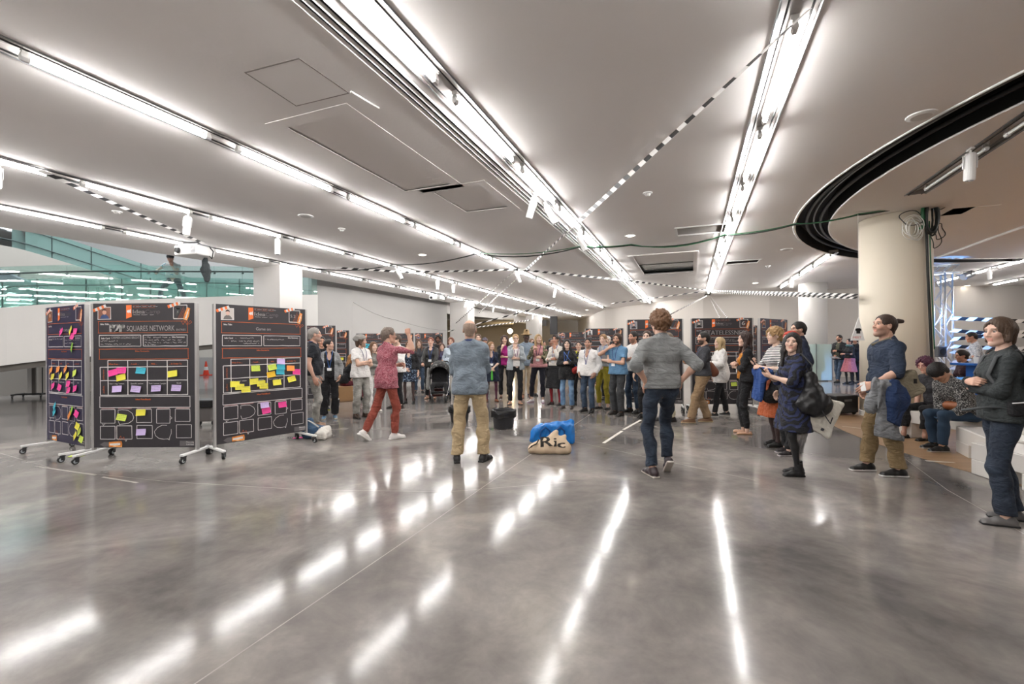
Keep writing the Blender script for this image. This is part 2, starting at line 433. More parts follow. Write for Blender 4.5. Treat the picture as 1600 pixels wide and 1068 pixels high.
TUBE = emitter('tube_light', '#fffcfa', TUBE_W)
CAPM = mat('tube_cap', '#d5d5d3', .5, .03, 5)
PITCH = 1.815; TLEN = 1.40
def cap_geo(y):
    vs = [Vector((a * w, y + s * d, z)) for z, w, d in ((-.026, .014, .03), (.0, .026, .03), (.026, .02, .03), (.08, .012, .014)) for a, s in ((-1, -1), (1, -1), (1, 1), (-1, 1))]
    return vs, [(3, 2, 1, 0), (12, 13, 14, 15)] + [(4 * k + i, 4 * k + (i + 1) % 4, 4 * k + 4 + (i + 1) % 4, 4 * k + 4 + i) for k in range(3) for i in range(4)]
def lamp_meshes():
    t = MB().tube([(0, -TLEN * 1.075 / 2, 0), (0, TLEN * 1.075 / 2, 0)], .022, 6, caps=False)
    out = []; caps = []
    for s in (-1, 1):
        y = s * (TLEN * 1.075 / 2 + .03)
        caps.append(MB().add(*cap_geo(y)))
    b = MB().box((0, 0, .085), (.06, TLEN * 1.075 + .1, .04))
    for q, nm, m in ((t, 'tube', TUBE), (caps[0], 'end_cap', CAPM), (caps[1], 'end_cap', CAPM), (b, 'batten', CAPM)):
        me = bpy.data.meshes.new(nm); me.from_pydata(q.v, [], q.f); me.materials.append(m); out.append((nm, me))
    return out
LM = lamp_meshes()
ANG = -math.atan(TAN)
for k, (x0, ya, yb, note) in ROWS.items():
    y = ya; i = 0
    while y + TLEN < yb + .1:
        e = empty('fluorescent_lamp', rowp(x0, y + TLEN / 2, 0, CEIL - .04), ANG)
        tag(e, '%s lit tube counted from the near end, row %s' % (ORD[i], note), 'lamp', 'fluorescent tubes in the ceiling rows')
        for nm, me in LM: link(nm, me, e)
        y += PITCH; i += 1
e = empty('fluorescent_lamp', rowp(3.75, 6.5, 0, CEIL - .03), ANG); tag(e, 'unlit white tube lamp inside the round curtain groove, behind the hanging cable coil', 'lamp')
for nm, me in LM[:]:
    if nm == 'tube':
        me = me.copy(); me.materials.clear(); me.materials.append(WHITE)
    link(nm, me, e)
e2 = empty('fluorescent_lamp', rowp(3.75, 4.65, 0, CEIL - .03), ANG); tag(e2, 'unlit white tube lamp nearest the frame edge inside the round curtain groove', 'lamp')
for ch in list(e.children): link(ch.name.split('.')[0], ch.data, e2)
for k, (x0, ya, yb) in {'a': (7.05, 9.0, 13.0)}.items():
    struct(MB().tube([rowp(x0, ya, 0, CEIL - .02), rowp(x0, yb, 0, CEIL - .02)], .03, 4).build('trim_%d' % tn, WHITE), 'white unlit lamp track above the stage'); tn += 1

# grilles and hatches -------------------------------------------------
def frame_of(q, w, z, h, name, m, parent):
    mb = MB(); c = sum(q, Vector()) / 4
    for i in range(4):
        a, b = q[i].copy(), q[(i + 1) % 4].copy(); d = (b - a).normalized(); L = (b - a).length
        mid = (a + b) / 2; mid.z = z
        mb.box(mid, (L + (w if i % 2 else -w), w, h), Matrix.Rotation(math.atan2(d.y, d.x), 3, 'Z'))
    return mb.build(name, m, parent)
def panel_in(q, z, name, m, parent, th=.02):
    mb = MB(); mb.add([(p.x, p.y, z) for p in q] + [(p.x, p.y, z + th) for p in q], [(3, 2, 1, 0), (4, 5, 6, 7), (0, 1, 5, 4), (1, 2, 6, 5), (2, 3, 7, 6), (3, 0, 4, 7)])
    return mb.build(name, m, parent)
GRILLE = mat('grille_grey', '#a5a19c', .6, .05, 10)
def grille(q, name, label, nsl, dark, box=.2):
    c = sum(q, Vector()) / 4; e = empty(name, (0, 0, 0)); tag(e, label, 'grille')
    panel_in([c + (p - c) * 1.15 for p in q], CEIL + .1, 'backing', dark, e); frame_of(q, .05, CEIL, .03, 'frame', WHITE, e)
    for i in range(nsl):
        t = (i + .5) / nsl; a = q[0].lerp(q[1], t); b = q[3].lerp(q[2], t); m = (a + b) / 2; m.z = CEIL + .03; d = b - a
        MB().box(m, (d.length, .02, .03), Matrix.Rotation(math.atan2(d.y, d.x), 3, 'Z') @ Matrix.Rotation(.5, 3, 'X')).build('slat', GRILLE if not dark == SLOT else DARK, e)
    return e
grille(H1, 'ceiling_grille', 'grey slatted air grille in the ceiling beside the row where the long striped tape starts', 12, mat('grille_back', '#6d6862', .8, .05, 5))
grille(H2, 'ceiling_grille', 'small black air slot in the ceiling by the far white column', 4, SLOT)
e = empty('ceiling_hatch'); tag(e, 'long recessed ceiling hatch with a dark glazed end between two lamp rows', 'hatch')
cc = sum(H3, Vector()) / 4; panel_in([cc + (p - cc) * 1.12 for p in H3], CEIL + .12, 'hatch_panel', W_CEIL, e); frame_of(H3, .12, CEIL, .05, 'frame', W_CEIL, e)
qa = [H3[0].lerp(H3[1], .62), H3[1], H3[2], H3[3].lerp(H3[2], .62)]
panel_in(qa, CEIL + .09, 'glazed_panel', mat('dark_glazing', '#5c625f', .2, .05, 5), e)
for q, lab in ((HB, 'long recessed access hatch in the ceiling beside the black air slots'), (HB2, 'shorter recessed access hatch in the ceiling beyond the long one')):
    e = empty('ceiling_hatch'); tag(e, lab, 'hatch')
    cc = sum(q, Vector()) / 4; panel_in([cc + (p - cc) * 1.12 for p in q], CEIL + .022, 'hatch_panel', W_CEIL, e); frame_of(q, .16, CEIL - .002, .008, 'frame', W_CEIL, e)
e = empty('ceiling_hatch'); tag(e, 'flush square access panel in the ceiling with a thin dark joint', 'hatch')
q = ceil_quad([(383, 113), (467, 91), (545, 145), (463, 165)]); panel_in(q, CEIL - .003, 'hatch_panel', W_CEIL, e, .002); frame_of(q, .012, CEIL - .002, .004, 'joint', mat('joint_dark', '#8a8480', .8, .1, 5), e)
MB().tube([at_z(548, 143, CEIL - .02), at_z(592, 169, CEIL - .02)], .012, 6).build('pull_rod', WHITE, e)
e = empty('ceiling_hatch'); tag(e, 'open black ceiling slot beside the round column and the cable coil', 'hatch')
panel_in(HS, CEIL + .1, 'backing', SLOT, e); panel_in([p + PER * .32 for p in HS], CEIL - .01, 'flap', W_CEIL, e, .008)

# columns -------------------------------------------------------------
def square_column(x, y, a, b, name, label):
    c = Vector((x, y, 0)) + PER * a / 2 + DIR * b / 2
    o = MB().box((0, 0, CEIL / 2 + .25), (a, b, CEIL + .5)).build(name, W_PLASTER, loc=c, rot=(0, 0, ANG))
    return struct(o, label)
square_column(-8.0, 14.1, 1.1, .85, 'column_1', 'square white column nearest the poster boards')
square_column(-3.45, 25.4, 1.1, .85, 'column_2', 'square white column behind the bald man')
square_column(1.15, 37, 1.1, .85, 'column_3', 'square white column at the far end of the hall')
CREAM = mat('cream_column', '#dfd6c4', .7, .02, 2)
rc_ = at_z(1395, 660); RCOL = Vector((7.62, 9.05, 0))
o = MB().lathe([(.57, 0), (.57, CEIL)], 48).build('column_4', CREAM, smooth=False, loc=RCOL)
for p in o.data.polygons: p.use_smooth = len(p.vertices) == 4
struct(o, 'round cream column with hanging cables')
struct(MB().lathe([(.585, 0), (.585, .1), (.575, .105)], 48).build('baseboard_1', WHITE, loc=RCOL), 'low white skirting around the cream column')
wc = at_z(1269, 597.5); o = MB().lathe([(.5, 0), (.5, CEIL)], 40).build('column_5', W_PLASTER, loc=(12.3, 18.6, 0)); struct(o, 'round white column before the far wall')
for p in o.data.polygons: p.use_smooth = len(p.vertices) == 4

# walls ---------------------------------------------------------------
struct(MB().wall(wall_curve, 0, CEIL, .2, 1).build('wall_far', mat('far_wall', '#c3bdb6', .85, .02, 1)), 'curved white far wall')
struct(MB().wall([(27, 19.4), (27, -9)], 0, CEIL, .2, 1).build('wall_right', W_PLASTER))
struct(MB().wall([(-34, -9), (27, -9)], 0, 8.5, .2, -1).build('wall_back', W_PLASTER))
struct(MB().wall([(-34, 45), (7, 45)], 0, 8.5, .2, 1).build('wall_end', W_BEIGE), 'dim beige end wall of the hall')
struct(MB().box((-14, 18, 8.6), (42, 56, .2)).build('ceiling_void', W_PLASTER), 'high ceiling over the ramp void')
struct(MB().wall([(-34, -9), (-34, 45)], 0, 8.5, .2, 1).build('wall_left', W_GREY))
# tall white wall to the right of the ramp, ending at the second column
wl = [(-8.0, 18.2), (-7.0, 20.0), (-5.3, 24.2), (-3.9, 27.4)]
struct(MB().wall(wl, 0, 6.5, .2, 1).build('wall_white', W_GREY), 'tall pale wall behind the row of poster boards')
struct(MB().wall([(-3.9, 27.4), (-1.6, 31.5), (1.0, 38.5), (3.4, 44.9)], 3.45, 6.5, .2, 1).build('trim_%d' % tn, W_PLASTER), 'white bulkhead above the far opening'); tn += 1
# dark far room beyond the opening
struct(MB().box((-4.6, 39.5, 3.5), (9.5, 11, .1)).build('ceiling_far_room', W_BEIGE))
struct(MB().wall([(-9.5, 34.5), (-9.5, 45)], 0, 3.5, .2, 1).build('wall_far_room', W_BEIGE))
# ------------------------------------------------------------------ the ramp on the left
def glass(name, tint, rough=.02, alpha_mix=.42):
    if name in _M: return _M[name]
    m = bpy.data.materials.new(name); m.use_nodes = True; nt = m.node_tree; N = nt.nodes; L = nt.links; N.clear()
    o = N.new('ShaderNodeOutputMaterial'); tr = N.new('ShaderNodeBsdfTransparent'); gl = N.new('ShaderNodeBsdfGlossy'); fr = N.new('ShaderNodeFresnel'); mx = N.new('ShaderNodeMixShader'); df = N.new('ShaderNodeBsdfDiffuse'); m2 = N.new('ShaderNodeMixShader')
    tr.inputs[0].default_value = (*lin(tint), 1); gl.inputs['Roughness'].default_value = rough; gl.inputs[0].default_value = (.9, .95, .95, 1); fr.inputs[0].default_value = 1.65
    df.inputs[0].default_value = (*lin('#a3c8c1'), 1); m2.inputs[0].default_value = alpha_mix
    L.new(tr.outputs[0], m2.inputs[1]); L.new(df.outputs[0], m2.inputs[2])
    L.new(fr.outputs[0], mx.inputs[0]); L.new(m2.outputs[0], mx.inputs[1]); L.new(gl.outputs[0], mx.inputs[2]); L.new(mx.outputs[0], o.inputs[0])
    _M[name] = m; return m
GLASS = glass('green_glass', '#e8f6f3', .02, .06)
GLASS2 = glass('pale_green_glass', '#e2f3ef', .03, .25)
RAIL = mat('rail_steel', '#4a5352', .35, .05, 20, metal=.9)
def plan(px, Y): return ((px - 800) / FPX * Y, Y)
RP = [(-260, 9.4), (-130, 10.2), (0, 11.0), (75, 11.7), (150, 12.5), (240, 13.5), (320, 14.6), (398, 15.9), (497, 17.6)]
rp = [plan(px, Y) for px, Y in RP]
top_y = [500, 490, 481, 474.5, 470, 467, 464, 461, 460]
bot_y = [612, 590, 571, 562, 556, 547, 539, 532, 526]
ztop = [at_y(RP[i][0], top_y[i], RP[i][1]).z for i in range(len(RP))]
zbot = [at_y(RP[i][0], bot_y[i], RP[i][1]).z for i in range(len(RP))]
def resample(P, n):
    P = np.array(P, float); d = np.r_[0, np.cumsum(np.linalg.norm(np.diff(P[:, :2], axis=0), axis=1))]; t = np.linspace(0, d[-1], n)
    # smooth (Catmull-like) by cubic through numpy interp of several passes
    Q = np.stack([np.interp(t, d, P[:, k]) for k in range(P.shape[1])], 1)
    for _ in range(6): Q[1:-1] = .25 * Q[:-2] + .5 * Q[1:-1] + .25 * Q[2:]
    return [tuple(q) for q in Q]
R3 = resample([(rp[i][0], rp[i][1], ztop[i], zbot[i]) for i in range(len(RP))], 49)
rpl = [(q[0], q[1]) for q in R3]; zt = [q[2] for q in R3]; zb = [q[3] for q in R3]
struct(MB().wall(rpl, zb, zt, .12, 1).build('wall_ramp', mat('ramp_white', '#c9c7c3', .7, .02, 2), smooth=False), 'white curved side wall of the ramp')
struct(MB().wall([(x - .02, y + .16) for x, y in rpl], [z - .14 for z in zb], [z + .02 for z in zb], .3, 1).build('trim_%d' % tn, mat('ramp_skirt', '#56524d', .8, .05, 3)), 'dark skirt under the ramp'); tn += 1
# ramp deck
dk = MB(); vs = []; Wd = 3.2
for i, (x, y) in enumerate(rpl):
    t = Vector(rpl[min(i + 1, 48)]) - Vector(rpl[max(i - 1, 0)]); t.normalize(); nx, ny = -t.y, t.x
    vs += [(x + nx * .1, y + ny * .1, zt[i] - .12), (x + nx * Wd, y + ny * Wd, zt[i] - .12)]
dk.add(vs, [(2 * i, 2 * i + 1, 2 * i + 3, 2 * i + 2) for i in range(48)])
dk.add([(v[0], v[1], v[2] - .3) for v in vs], [(2 * i + 2, 2 * i + 3, 2 * i + 1, 2 * i) for i in range(48)])
struct(dk.build('ramp_deck', W_GREY), 'deck of the ramp behind its white side wall')
def offs(pl, d):
    out = []
    for i, (x, y) in enumerate(pl):
        t = Vector(pl[min(i + 1, len(pl) - 1)]) - Vector(pl[max(i - 1, 0)]); t.normalize(); out.append((x - t.y * d, y + t.x * d))
    return out
def balustrade(pl, z, h, label, npan, gm, rails=(.85,), posts=True, mirror=1):
    e = empty('glass_balustrade'); tag(e, label, 'balustrade')
    n = len(pl); st = [int(round(i * (n - 1) / npan)) for i in range(npan + 1)]
    for a, b in zip(st[:-1], st[1:]):
        MB().wall(pl[a:b + 1], z[a:b + 1], [q + h for q in z[a:b + 1]], .015, 1).build('pane', gm, e)
    MBp = offs(pl, -.05 * mirror)
    for r in rails:
        MB().tube([(p[0], p[1], z[i] + h * r) for i, p in enumerate(MBp)], .022, 6).build('handrail', RAIL, e, smooth=True)
    for a in st:
        if posts:
            MB().box((pl[a][0], pl[a][1], z[a] + h / 2), (.02, .03, h)).build('post', RAIL, e)
        MB().tube([(pl[a][0], pl[a][1], z[a] + h * rails[0] - .05), (MBp[a][0], MBp[a][1], z[a] + h * rails[0] - .05)], .03, 6).build('rail_bracket', RAIL, e)
    return e
balustrade(offs(rpl, .06), zt, 1.0, 'green glass balustrade with steel handrail on top of the white ramp wall', 12, GLASS, (.82,), False)
balustrade(offs(rpl, 2.9), [z - .12 for z in zt], 1.0, 'glass balustrade along the far side of the ramp', 12, GLASS2, (.8,), True)
# outer ramp rising towards the left behind it, with its own wall and glass
R2 = resample([plan(-160, 13.5) + (4.6, 2.7), plan(0, 16.5) + (5.35, 2.85), plan(100, 18.5) + (5.0, 2.9), plan(200, 20.3) + (4.45, 2.5), plan(300, 22) + (3.8, 2.1), plan(420, 23.5) + (3.3, 1.6), plan(500, 24.4) + (3.1, 1.4)], 37)
p2 = [(q[0], q[1]) for q in R2]
R2z = [q[2] for q in R2]
struct(MB().wall(p2, [1.0] * 37, [z for z in R2z], .15, 1).build('wall_ramp_outer', mat('outer_ramp', '#b9b3a9', .85, .02, 2)), 'beige side wall of the rising outer ramp')
balustrade(offs(p2, .05), R2z, 1.0, 'tall glass balustrade of the rising outer ramp under the ceiling edge', 10, GLASS2, (.25, .8), True)
p3 = offs(p2, 3.5); struct(MB().wall(p3, 0, 8.5, .15, 1).build('wall_void', W_GREY), 'pale wall of the ramp void')
# sloping dark soffit of the ramp behind
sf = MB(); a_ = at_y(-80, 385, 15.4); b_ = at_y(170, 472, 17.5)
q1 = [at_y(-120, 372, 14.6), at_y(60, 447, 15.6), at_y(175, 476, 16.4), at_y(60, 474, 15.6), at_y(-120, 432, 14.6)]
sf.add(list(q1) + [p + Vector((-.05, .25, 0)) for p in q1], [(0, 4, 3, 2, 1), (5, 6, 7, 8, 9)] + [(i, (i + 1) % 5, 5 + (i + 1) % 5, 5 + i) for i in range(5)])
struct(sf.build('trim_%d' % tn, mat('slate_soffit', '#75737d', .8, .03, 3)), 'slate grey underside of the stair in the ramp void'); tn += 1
# wall under the ramp and added fill light over the void
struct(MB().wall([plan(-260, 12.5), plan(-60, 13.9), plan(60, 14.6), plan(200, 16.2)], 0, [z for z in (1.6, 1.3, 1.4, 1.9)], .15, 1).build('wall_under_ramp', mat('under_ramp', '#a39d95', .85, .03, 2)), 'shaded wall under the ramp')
e = empty('void_fill_panel', (-15.5, 15, 8.42), -.38); e['kind'] = 'structure'; e['label'] = 'added glowing fill panel, out of view above the ramp void'  # glowing panel added out of view to brighten the ramp void
FILLM = emitter('fill_panel_glow', '#f2f8ff', FILL_W)
for i in range(6): MB().box((0, -10.8 + 4.33 * i, 0), (8.8, 4.2, .03)).build('pane', FILLM, e)
for i in range(7): MB().box((0, -13 + 4.33 * i, .02), (9.1, .12, .14)).build('fill_panel_bar', WHITE, e)
# frosted glass panel against the far wall, right
e = empty('frosted_screen'); tag(e, 'low frosted green glass screen against the far wall behind the group of three', 'glass screen')
FG = mat('frosted_green', '#c3d6cd', .3, .03, 3)
for i in range(3):
    a = at_z(1262 + i * 28, 597); 
    MB().box((a.x - .45, 17.75 + .05 * i, .75), (.72, .03, 1.42)).build('pane', FG, e)
    MB().box((a.x - .08, 17.75 + .05 * i, .75), (.025, .05, 1.46)).build('post', GREYM, e)
# ------------------------------------------------------------------ organic shapes: distance fields turned into meshes
class Field:
    def __init__(s, lo, hi, h):
        s.lo = np.array(lo, float); s.h = h
        n = np.maximum(np.ceil((np.array(hi) - s.lo) / h).astype(int) + 1, 3)
        s.n = n; s.ax = [s.lo[i] + h * np.arange(n[i]) for i in range(3)]
        s.F = np.full(tuple(n), .3, np.float32)
    def _sl(s, lo, hi):
        a = np.clip(np.floor((np.array(lo) - s.lo) / s.h).astype(int), 0, s.n - 1); b = np.clip(np.ceil((np.array(hi) - s.lo) / s.h).astype(int) + 1, 1, s.n)
        if np.any(b <= a): return None
        return tuple(slice(a[i], b[i]) for i in range(3))
    def _pts(s, sl):
        return s.ax[0][sl[0]][:, None, None], s.ax[1][sl[1]][None, :, None], s.ax[2][sl[2]][None, None, :]
    def _mix(s, sl, d, k, sub):
        A = s.F[sl]; d = d.astype(np.float32)
        if sub:
            d = -d; hh = np.maximum(k - np.abs(A - d), 0) / k; s.F[sl] = np.maximum(A, d) + hh * hh * k * .25
        else:
            hh = np.maximum(k - np.abs(A - d), 0) / k; s.F[sl] = np.minimum(A, d) - hh * hh * k * .25
    def cone(s, a, b, r1, r2, k=.03, n=None, sq=1.0, cap=False, capa=False, sub=False):
        a = np.array(a, float); b = np.array(b, float); R = max(r1, r2); pad = R + k + 3 * s.h
        sl = s._sl(np.minimum(a, b) - pad, np.maximum(a, b) + pad)
        if sl is None: return s
        x, y, z = s._pts(sl); u = b - a; L2 = max(float(u @ u), 1e-9)
        t0 = ((x - a[0]) * u[0] + (y - a[1]) * u[1] + (z - a[2]) * u[2]) / L2; t = np.clip(t0, 0, 1)
        qx = x - a[0] - t * u[0]; qy = y - a[1] - t * u[1]; qz = z - a[2] - t * u[2]
        if n is not None and sq != 1.0:
            n = np.array(n, float); n /= np.linalg.norm(n); dn = (qx * n[0] + qy * n[1] + qz * n[2]) * (1 / sq - 1)
            qx = qx + dn * n[0]; qy = qy + dn * n[1]; qz = qz + dn * n[2]
        d = np.sqrt(qx * qx + qy * qy + qz * qz) - (r1 + (r2 - r1) * t)
        if cap: d = np.maximum(d, (t0 - 1) * math.sqrt(L2))
        if capa: d = np.maximum(d, -t0 * math.sqrt(L2))
        s._mix(sl, d, k, sub); return s
    def ell(s, c, r, k=.02, sub=False, R=None):
        c = np.array(c, float); r = np.array([r] * 3 if np.isscalar(r) else r, float); m = r.max() + k + 3 * s.h
        sl = s._sl(c - m, c + m)
        if sl is None: return s
        x, y, z = s._pts(sl); x = x - c[0]; y = y - c[1]; z = z - c[2]
        if R is not None:
            x, y, z = R[0][0] * x + R[1][0] * y + R[2][0] * z, R[0][1] * x + R[1][1] * y + R[2][1] * z, R[0][2] * x + R[1][2] * y + R[2][2] * z
        k1 = np.sqrt((x / r[0]) ** 2 + (y / r[1]) ** 2 + (z / r[2]) ** 2)
        d = (k1 - 1) * r.min() * np.where(k1 < 1, 1.0, 1.15)
        s._mix(sl, d, k, sub); return s
    def box(s, c, d, rad=.01, k=.01, sub=False, R=None):
        c = np.array(c, float); d = np.array(d, float) / 2 - rad; m = np.linalg.norm(d) + rad + k + 3 * s.h
        sl = s._sl(c - m, c + m)
        if sl is None: return s
        x, y, z = s._pts(sl); x = x - c[0]; y = y - c[1]; z = z - c[2]
        if R is not None:
            x, y, z = R[0][0] * x + R[1][0] * y + R[2][0] * z, R[0][1] * x + R[1][1] * y + R[2][1] * z, R[0][2] * x + R[1][2] * y + R[2][2] * z
        qx = np.abs(x) - d[0]; qy = np.abs(y) - d[1]; qz = np.abs(z) - d[2]
        dd = np.sqrt(np.maximum(qx, 0) ** 2 + np.maximum(qy, 0) ** 2 + np.maximum(qz, 0) ** 2) + np.minimum(np.maximum(np.maximum(qx, qy), qz), 0) - rad
        s._mix(sl, dd, k, sub); return s
    def cut(s, p, n):
        n = np.array(n, float); n /= np.linalg.norm(n); x, y, z = s._pts((slice(None),) * 3)
        s.F = np.maximum(s.F, ((x - p[0]) * n[0] + (y - p[1]) * n[1] + (z - p[2]) * n[2]).astype(np.float32)); return s
    def folds(s, amp, fx=16, fz=24, ph=0.0):
        x, y, z = s._pts((slice(None),) * 3)
        w = np.sin(fz * z + 3.1 * np.sin(fx * x + ph) + 2.3 * np.sin(fx * .8 * y + 1.7 * ph)) + .6 * np.sin(fz * 1.9 * z - fx * 1.6 * x + 5 * np.sin(7 * y + ph)) + .4 * np.sin(fx * 2.3 * x + fx * 1.7 * y + ph)
        s.F = s.F + (amp * w).astype(np.float32); return s
    def curls(s, amp, f):
        x, y, z = s._pts((slice(None),) * 3)
        w = np.sin(f * x + 1.3 * np.sin(f * .7 * z)) * np.sin(f * y + 1.1 * np.sin(f * .8 * x)) * np.sin(f * z + np.sin(f * .6 * y)) + .5 * np.sin(2.1 * f * x + f * z) * np.sin(1.9 * f * y + .7 * f * x)
        s.F = s.F + (amp * w).astype(np.float32); return s
    def strands(s, amp, f):
        x, y, z = s._pts((slice(None),) * 3); an = np.arctan2(x, y + .02)
        s.F = s.F + (amp * (np.sin(f * an + 3 * np.sin(9 * z)) + .5 * np.sin(2.3 * f * an + 14 * z))).astype(np.float32); return s
    def front(s, x, z, side=1):
        i = int(np.clip(round((x - s.lo[0]) / s.h), 0, s.n[0] - 1)); k = int(np.clip(round((z - s.lo[2]) / s.h), 0, s.n[2] - 1)); c = s.F[i, :, k]
        j = np.where(c < 0)[0]
        if not len(j): return None
        if side > 0:
            j = j[-1]; t = c[j] / (c[j] - c[j + 1]) if j + 1 < len(c) else 0; return s.ax[1][j] + t * s.h
        j = j[0]; t = c[j] / (c[j] - c[j - 1]) if j > 0 else 0; return s.ax[1][j] - t * s.h
    def mesh(s):
        F = s.F; S = F < 0; h = s.h
        c = np.zeros(tuple(s.n - 1), np.uint8)
        for i in (0, 1):
            for j in (0, 1):
                for k in (0, 1): c += S[i:s.n[0] - 1 + i, j:s.n[1] - 1 + j, k:s.n[2] - 1 + k]
        idx = np.argwhere((c > 0) & (c < 8)); ID = np.full(c.shape, -1, np.int32); ID[tuple(idx.T)] = np.arange(len(idx))
        pos = np.zeros((len(idx), 3)); cnt = np.zeros(len(idx))
        C = [(i, j, k) for i in (0, 1) for j in (0, 1) for k in (0, 1)]
        val = {q: F[idx[:, 0] + q[0], idx[:, 1] + q[1], idx[:, 2] + q[2]] for q in C}
        for a in C:
            for ax in range(3):
                if a[ax]: continue
                b = list(a); b[ax] = 1; b = tuple(b); va, vb = val[a], val[b]; m = (va < 0) != (vb < 0)
                t = va[m] / (va[m] - vb[m]); p = np.tile(np.array(a, float), (m.sum(), 1)); p[:, ax] += t; pos[m] += p; cnt[m] += 1
        V = s.lo + h * (idx + pos / np.maximum(cnt, 1)[:, None])
        Q = []
        for ax in range(3):
            o1, o2 = (ax + 1) % 3, (ax + 2) % 3
            A = [slice(None)] * 3; B = [slice(None)] * 3; A[ax] = slice(0, -1); B[ax] = slice(1, None)
            ch = S[tuple(A)] != S[tuple(B)]; e = np.argwhere(ch); e = e[(e[:, o1] > 0) & (e[:, o2] > 0) & (e[:, o1] < s.n[o1] - 1) & (e[:, o2] < s.n[o2] - 1)]
            if not len(e): continue
            def cell(d1, d2):
                q = e.copy(); q[:, o1] -= d1; q[:, o2] -= d2; return ID[tuple(q.T)]
            q = np.stack([cell(1, 1), cell(0, 1), cell(0, 0), cell(1, 0)], 1); ins = S[tuple(e.T)]
            q[~ins] = q[~ins][:, ::-1]; Q.append(q)
        Q = np.concatenate(Q) if Q else np.zeros((0, 4), int)
        Q = Q[(Q >= 0).all(1)]
        return V, Q

def np_mesh(name, V, Q, mats, cols=None, mi=None):
    me = bpy.data.meshes.new(name); me.from_pydata(V.tolist() if hasattr(V, 'tolist') else V, [], Q.tolist() if hasattr(Q, 'tolist') else Q)
    for m in (mats if isinstance(mats, (list, tuple)) else [mats]): me.materials.append(m)
    me.polygons.foreach_set('use_smooth', np.ones(len(me.polygons), bool))
    if mi is not None: me.polygons.foreach_set('material_index', mi)
    if cols is not None:
        a = me.color_attributes.new('col', 'FLOAT_COLOR', 'POINT'); c = np.ones((len(V), 4), np.float32); c[:, :3] = cols; a.data.foreach_set('color', c.ravel())
    me.update(); return me

# ------------------------------------------------------------------ heads, hands, shoes (built once per kind, then reused)
_cache = {}
def uv_ball(c, r, n=10, m=7):
    V = []; Q = []
    for i in range(m + 1):
        for j in range(n): V.append((c[0] + r * math.sin(PI * i / m) * math.cos(2 * PI * j / n), c[1] + r * math.cos(PI * i / m), c[2] + r * math.sin(PI * i / m) * math.sin(2 * PI * j / n)))
    for i in range(m):
        for j in range(n): Q.append((i * n + j, i * n + (j + 1) % n, (i + 1) * n + (j + 1) % n, (i + 1) * n + j))
    return np.array(V), np.array(Q)
def head_geo(sex, h):
    k = ('head', sex, h)
    if k in _cache: return _cache[k]
    f = Field((-.11, -.14, -.17), (.11, .145, .14), h); m = sex == 'm'
    f.ell((0, -.014, .03), (.076, .098, .088), .02)
    f.ell((0, .028, -.035), (.059, .064, .08), .03)
    f.cone((-.036, .02, -.078), (0, .066, -.104), .024, .019 if m else .016, .03); f.cone((.036, .02, -.078), (0, .066, -.104), .024, .019 if m else .016, .03)
    f.cone((0, .06, -.1), (0, .075, -.1), .018, .014, .02)
    f.ell((-.04, .062, -.022), (.024, .024, .024), .03); f.ell((.04, .062, -.022), (.024, .024, .024), .03)
    f.cone((-.04, .073, .032), (.04, .073, .032), .014 if m else .010, .014 if m else .010, .02)
    for sx in (-1, 1):
        f.ell((sx * .032, .1, .008), (.02, .018, .012), .016, sub=True)
    f.cone((0, .086, .018), (0, .107, -.024), .007, .010, .014)
    for sx in (-1, 1): f.ell((sx * .011, .098, -.03), (.009, .01, .008), .008)
    f.cone((-.017, .082, -.055), (.017, .082, -.055), .0075, .0075, .008); f.cone((-.015, .081, -.067), (.015, .081, -.067), .009, .009, .008)
    f.cone((-.02, .092, -.0605), (.02, .092, -.0605), .0025, .0025, .005, sub=True)
    for sx in (-1, 1):
        f.ell((sx * .078, -.008, -.008), (.012, .02, .032), .01); f.ell((sx * .088, .0, -.005), (.006, .01, .018), .006, sub=True)
    f.cone((0, -.02, -.05), (0, -.03, -.15), .052 if m else .045, .05 if m else .043, .03)      # neck stump inside the neck
    V, Q = f.mesh(); _cache[k] = (V, Q); return _cache[k]

def skin_lin(c):
    a = np.array(lin(c)); g = a.mean(); return (g + (a - g) * .82) * .92
def smooth01(x, a, b): t = np.clip((x - a) / (b - a), 0, 1); return t * t * (3 - 2 * t)
def head_colours(V, skin, hair, beard):
    sk = skin_lin(skin); C = np.tile(sk, (len(V), 1)); x, y, z = np.abs(V[:, 0]), V[:, 1], V[:, 2]
    def blend(w, c): 
        w = np.clip(w, 0, 1)[:, None]; C[:] = C * (1 - w) + np.array(c) * w
    blend(.25 * (np.exp(-((x - .045) / .018) ** 2 - ((z + .028) / .02) ** 2) * (y > .03)), sk * np.array([1.15, .7, .65]))
    hc = np.array(lin(hair))
    if beard:
        w = smooth01(-z, .035, .05) * smooth01(y, -.005, .02) * (1 - (x < .02) * (z > -.076) * (z < -.048)) + (np.abs(z + .046) < .007) * (x < .028) * (y > .07)
        blend(np.clip(w, 0, 1) * (.88 if beard == 'full' else .42), hc)
    blend(.75 * ((x < .023) & (y > .074) & (z < -.05) & (z > -.076)), sk * np.array([.85, .5, .5]))
    blend(.85 * ((x > .017) & (x < .048) & (y > .055)) * np.exp(-((z - .0165 + .1 * np.abs(x - .032)) / .0042) ** 2), (.015, .01, .008)); blend(.35 * ((x > .015) & (x < .052) & (y > .055)) * np.exp(-((z - .004) / .014) ** 2), sk * np.array([.62, .48, .45]))
    blend(.8 * ((x > .014) & (x < .05) & (y > .05)) * np.exp(-((z - .033 + .12 * np.abs(x - .03)) / .0055) ** 2), hc * .8)
    return C
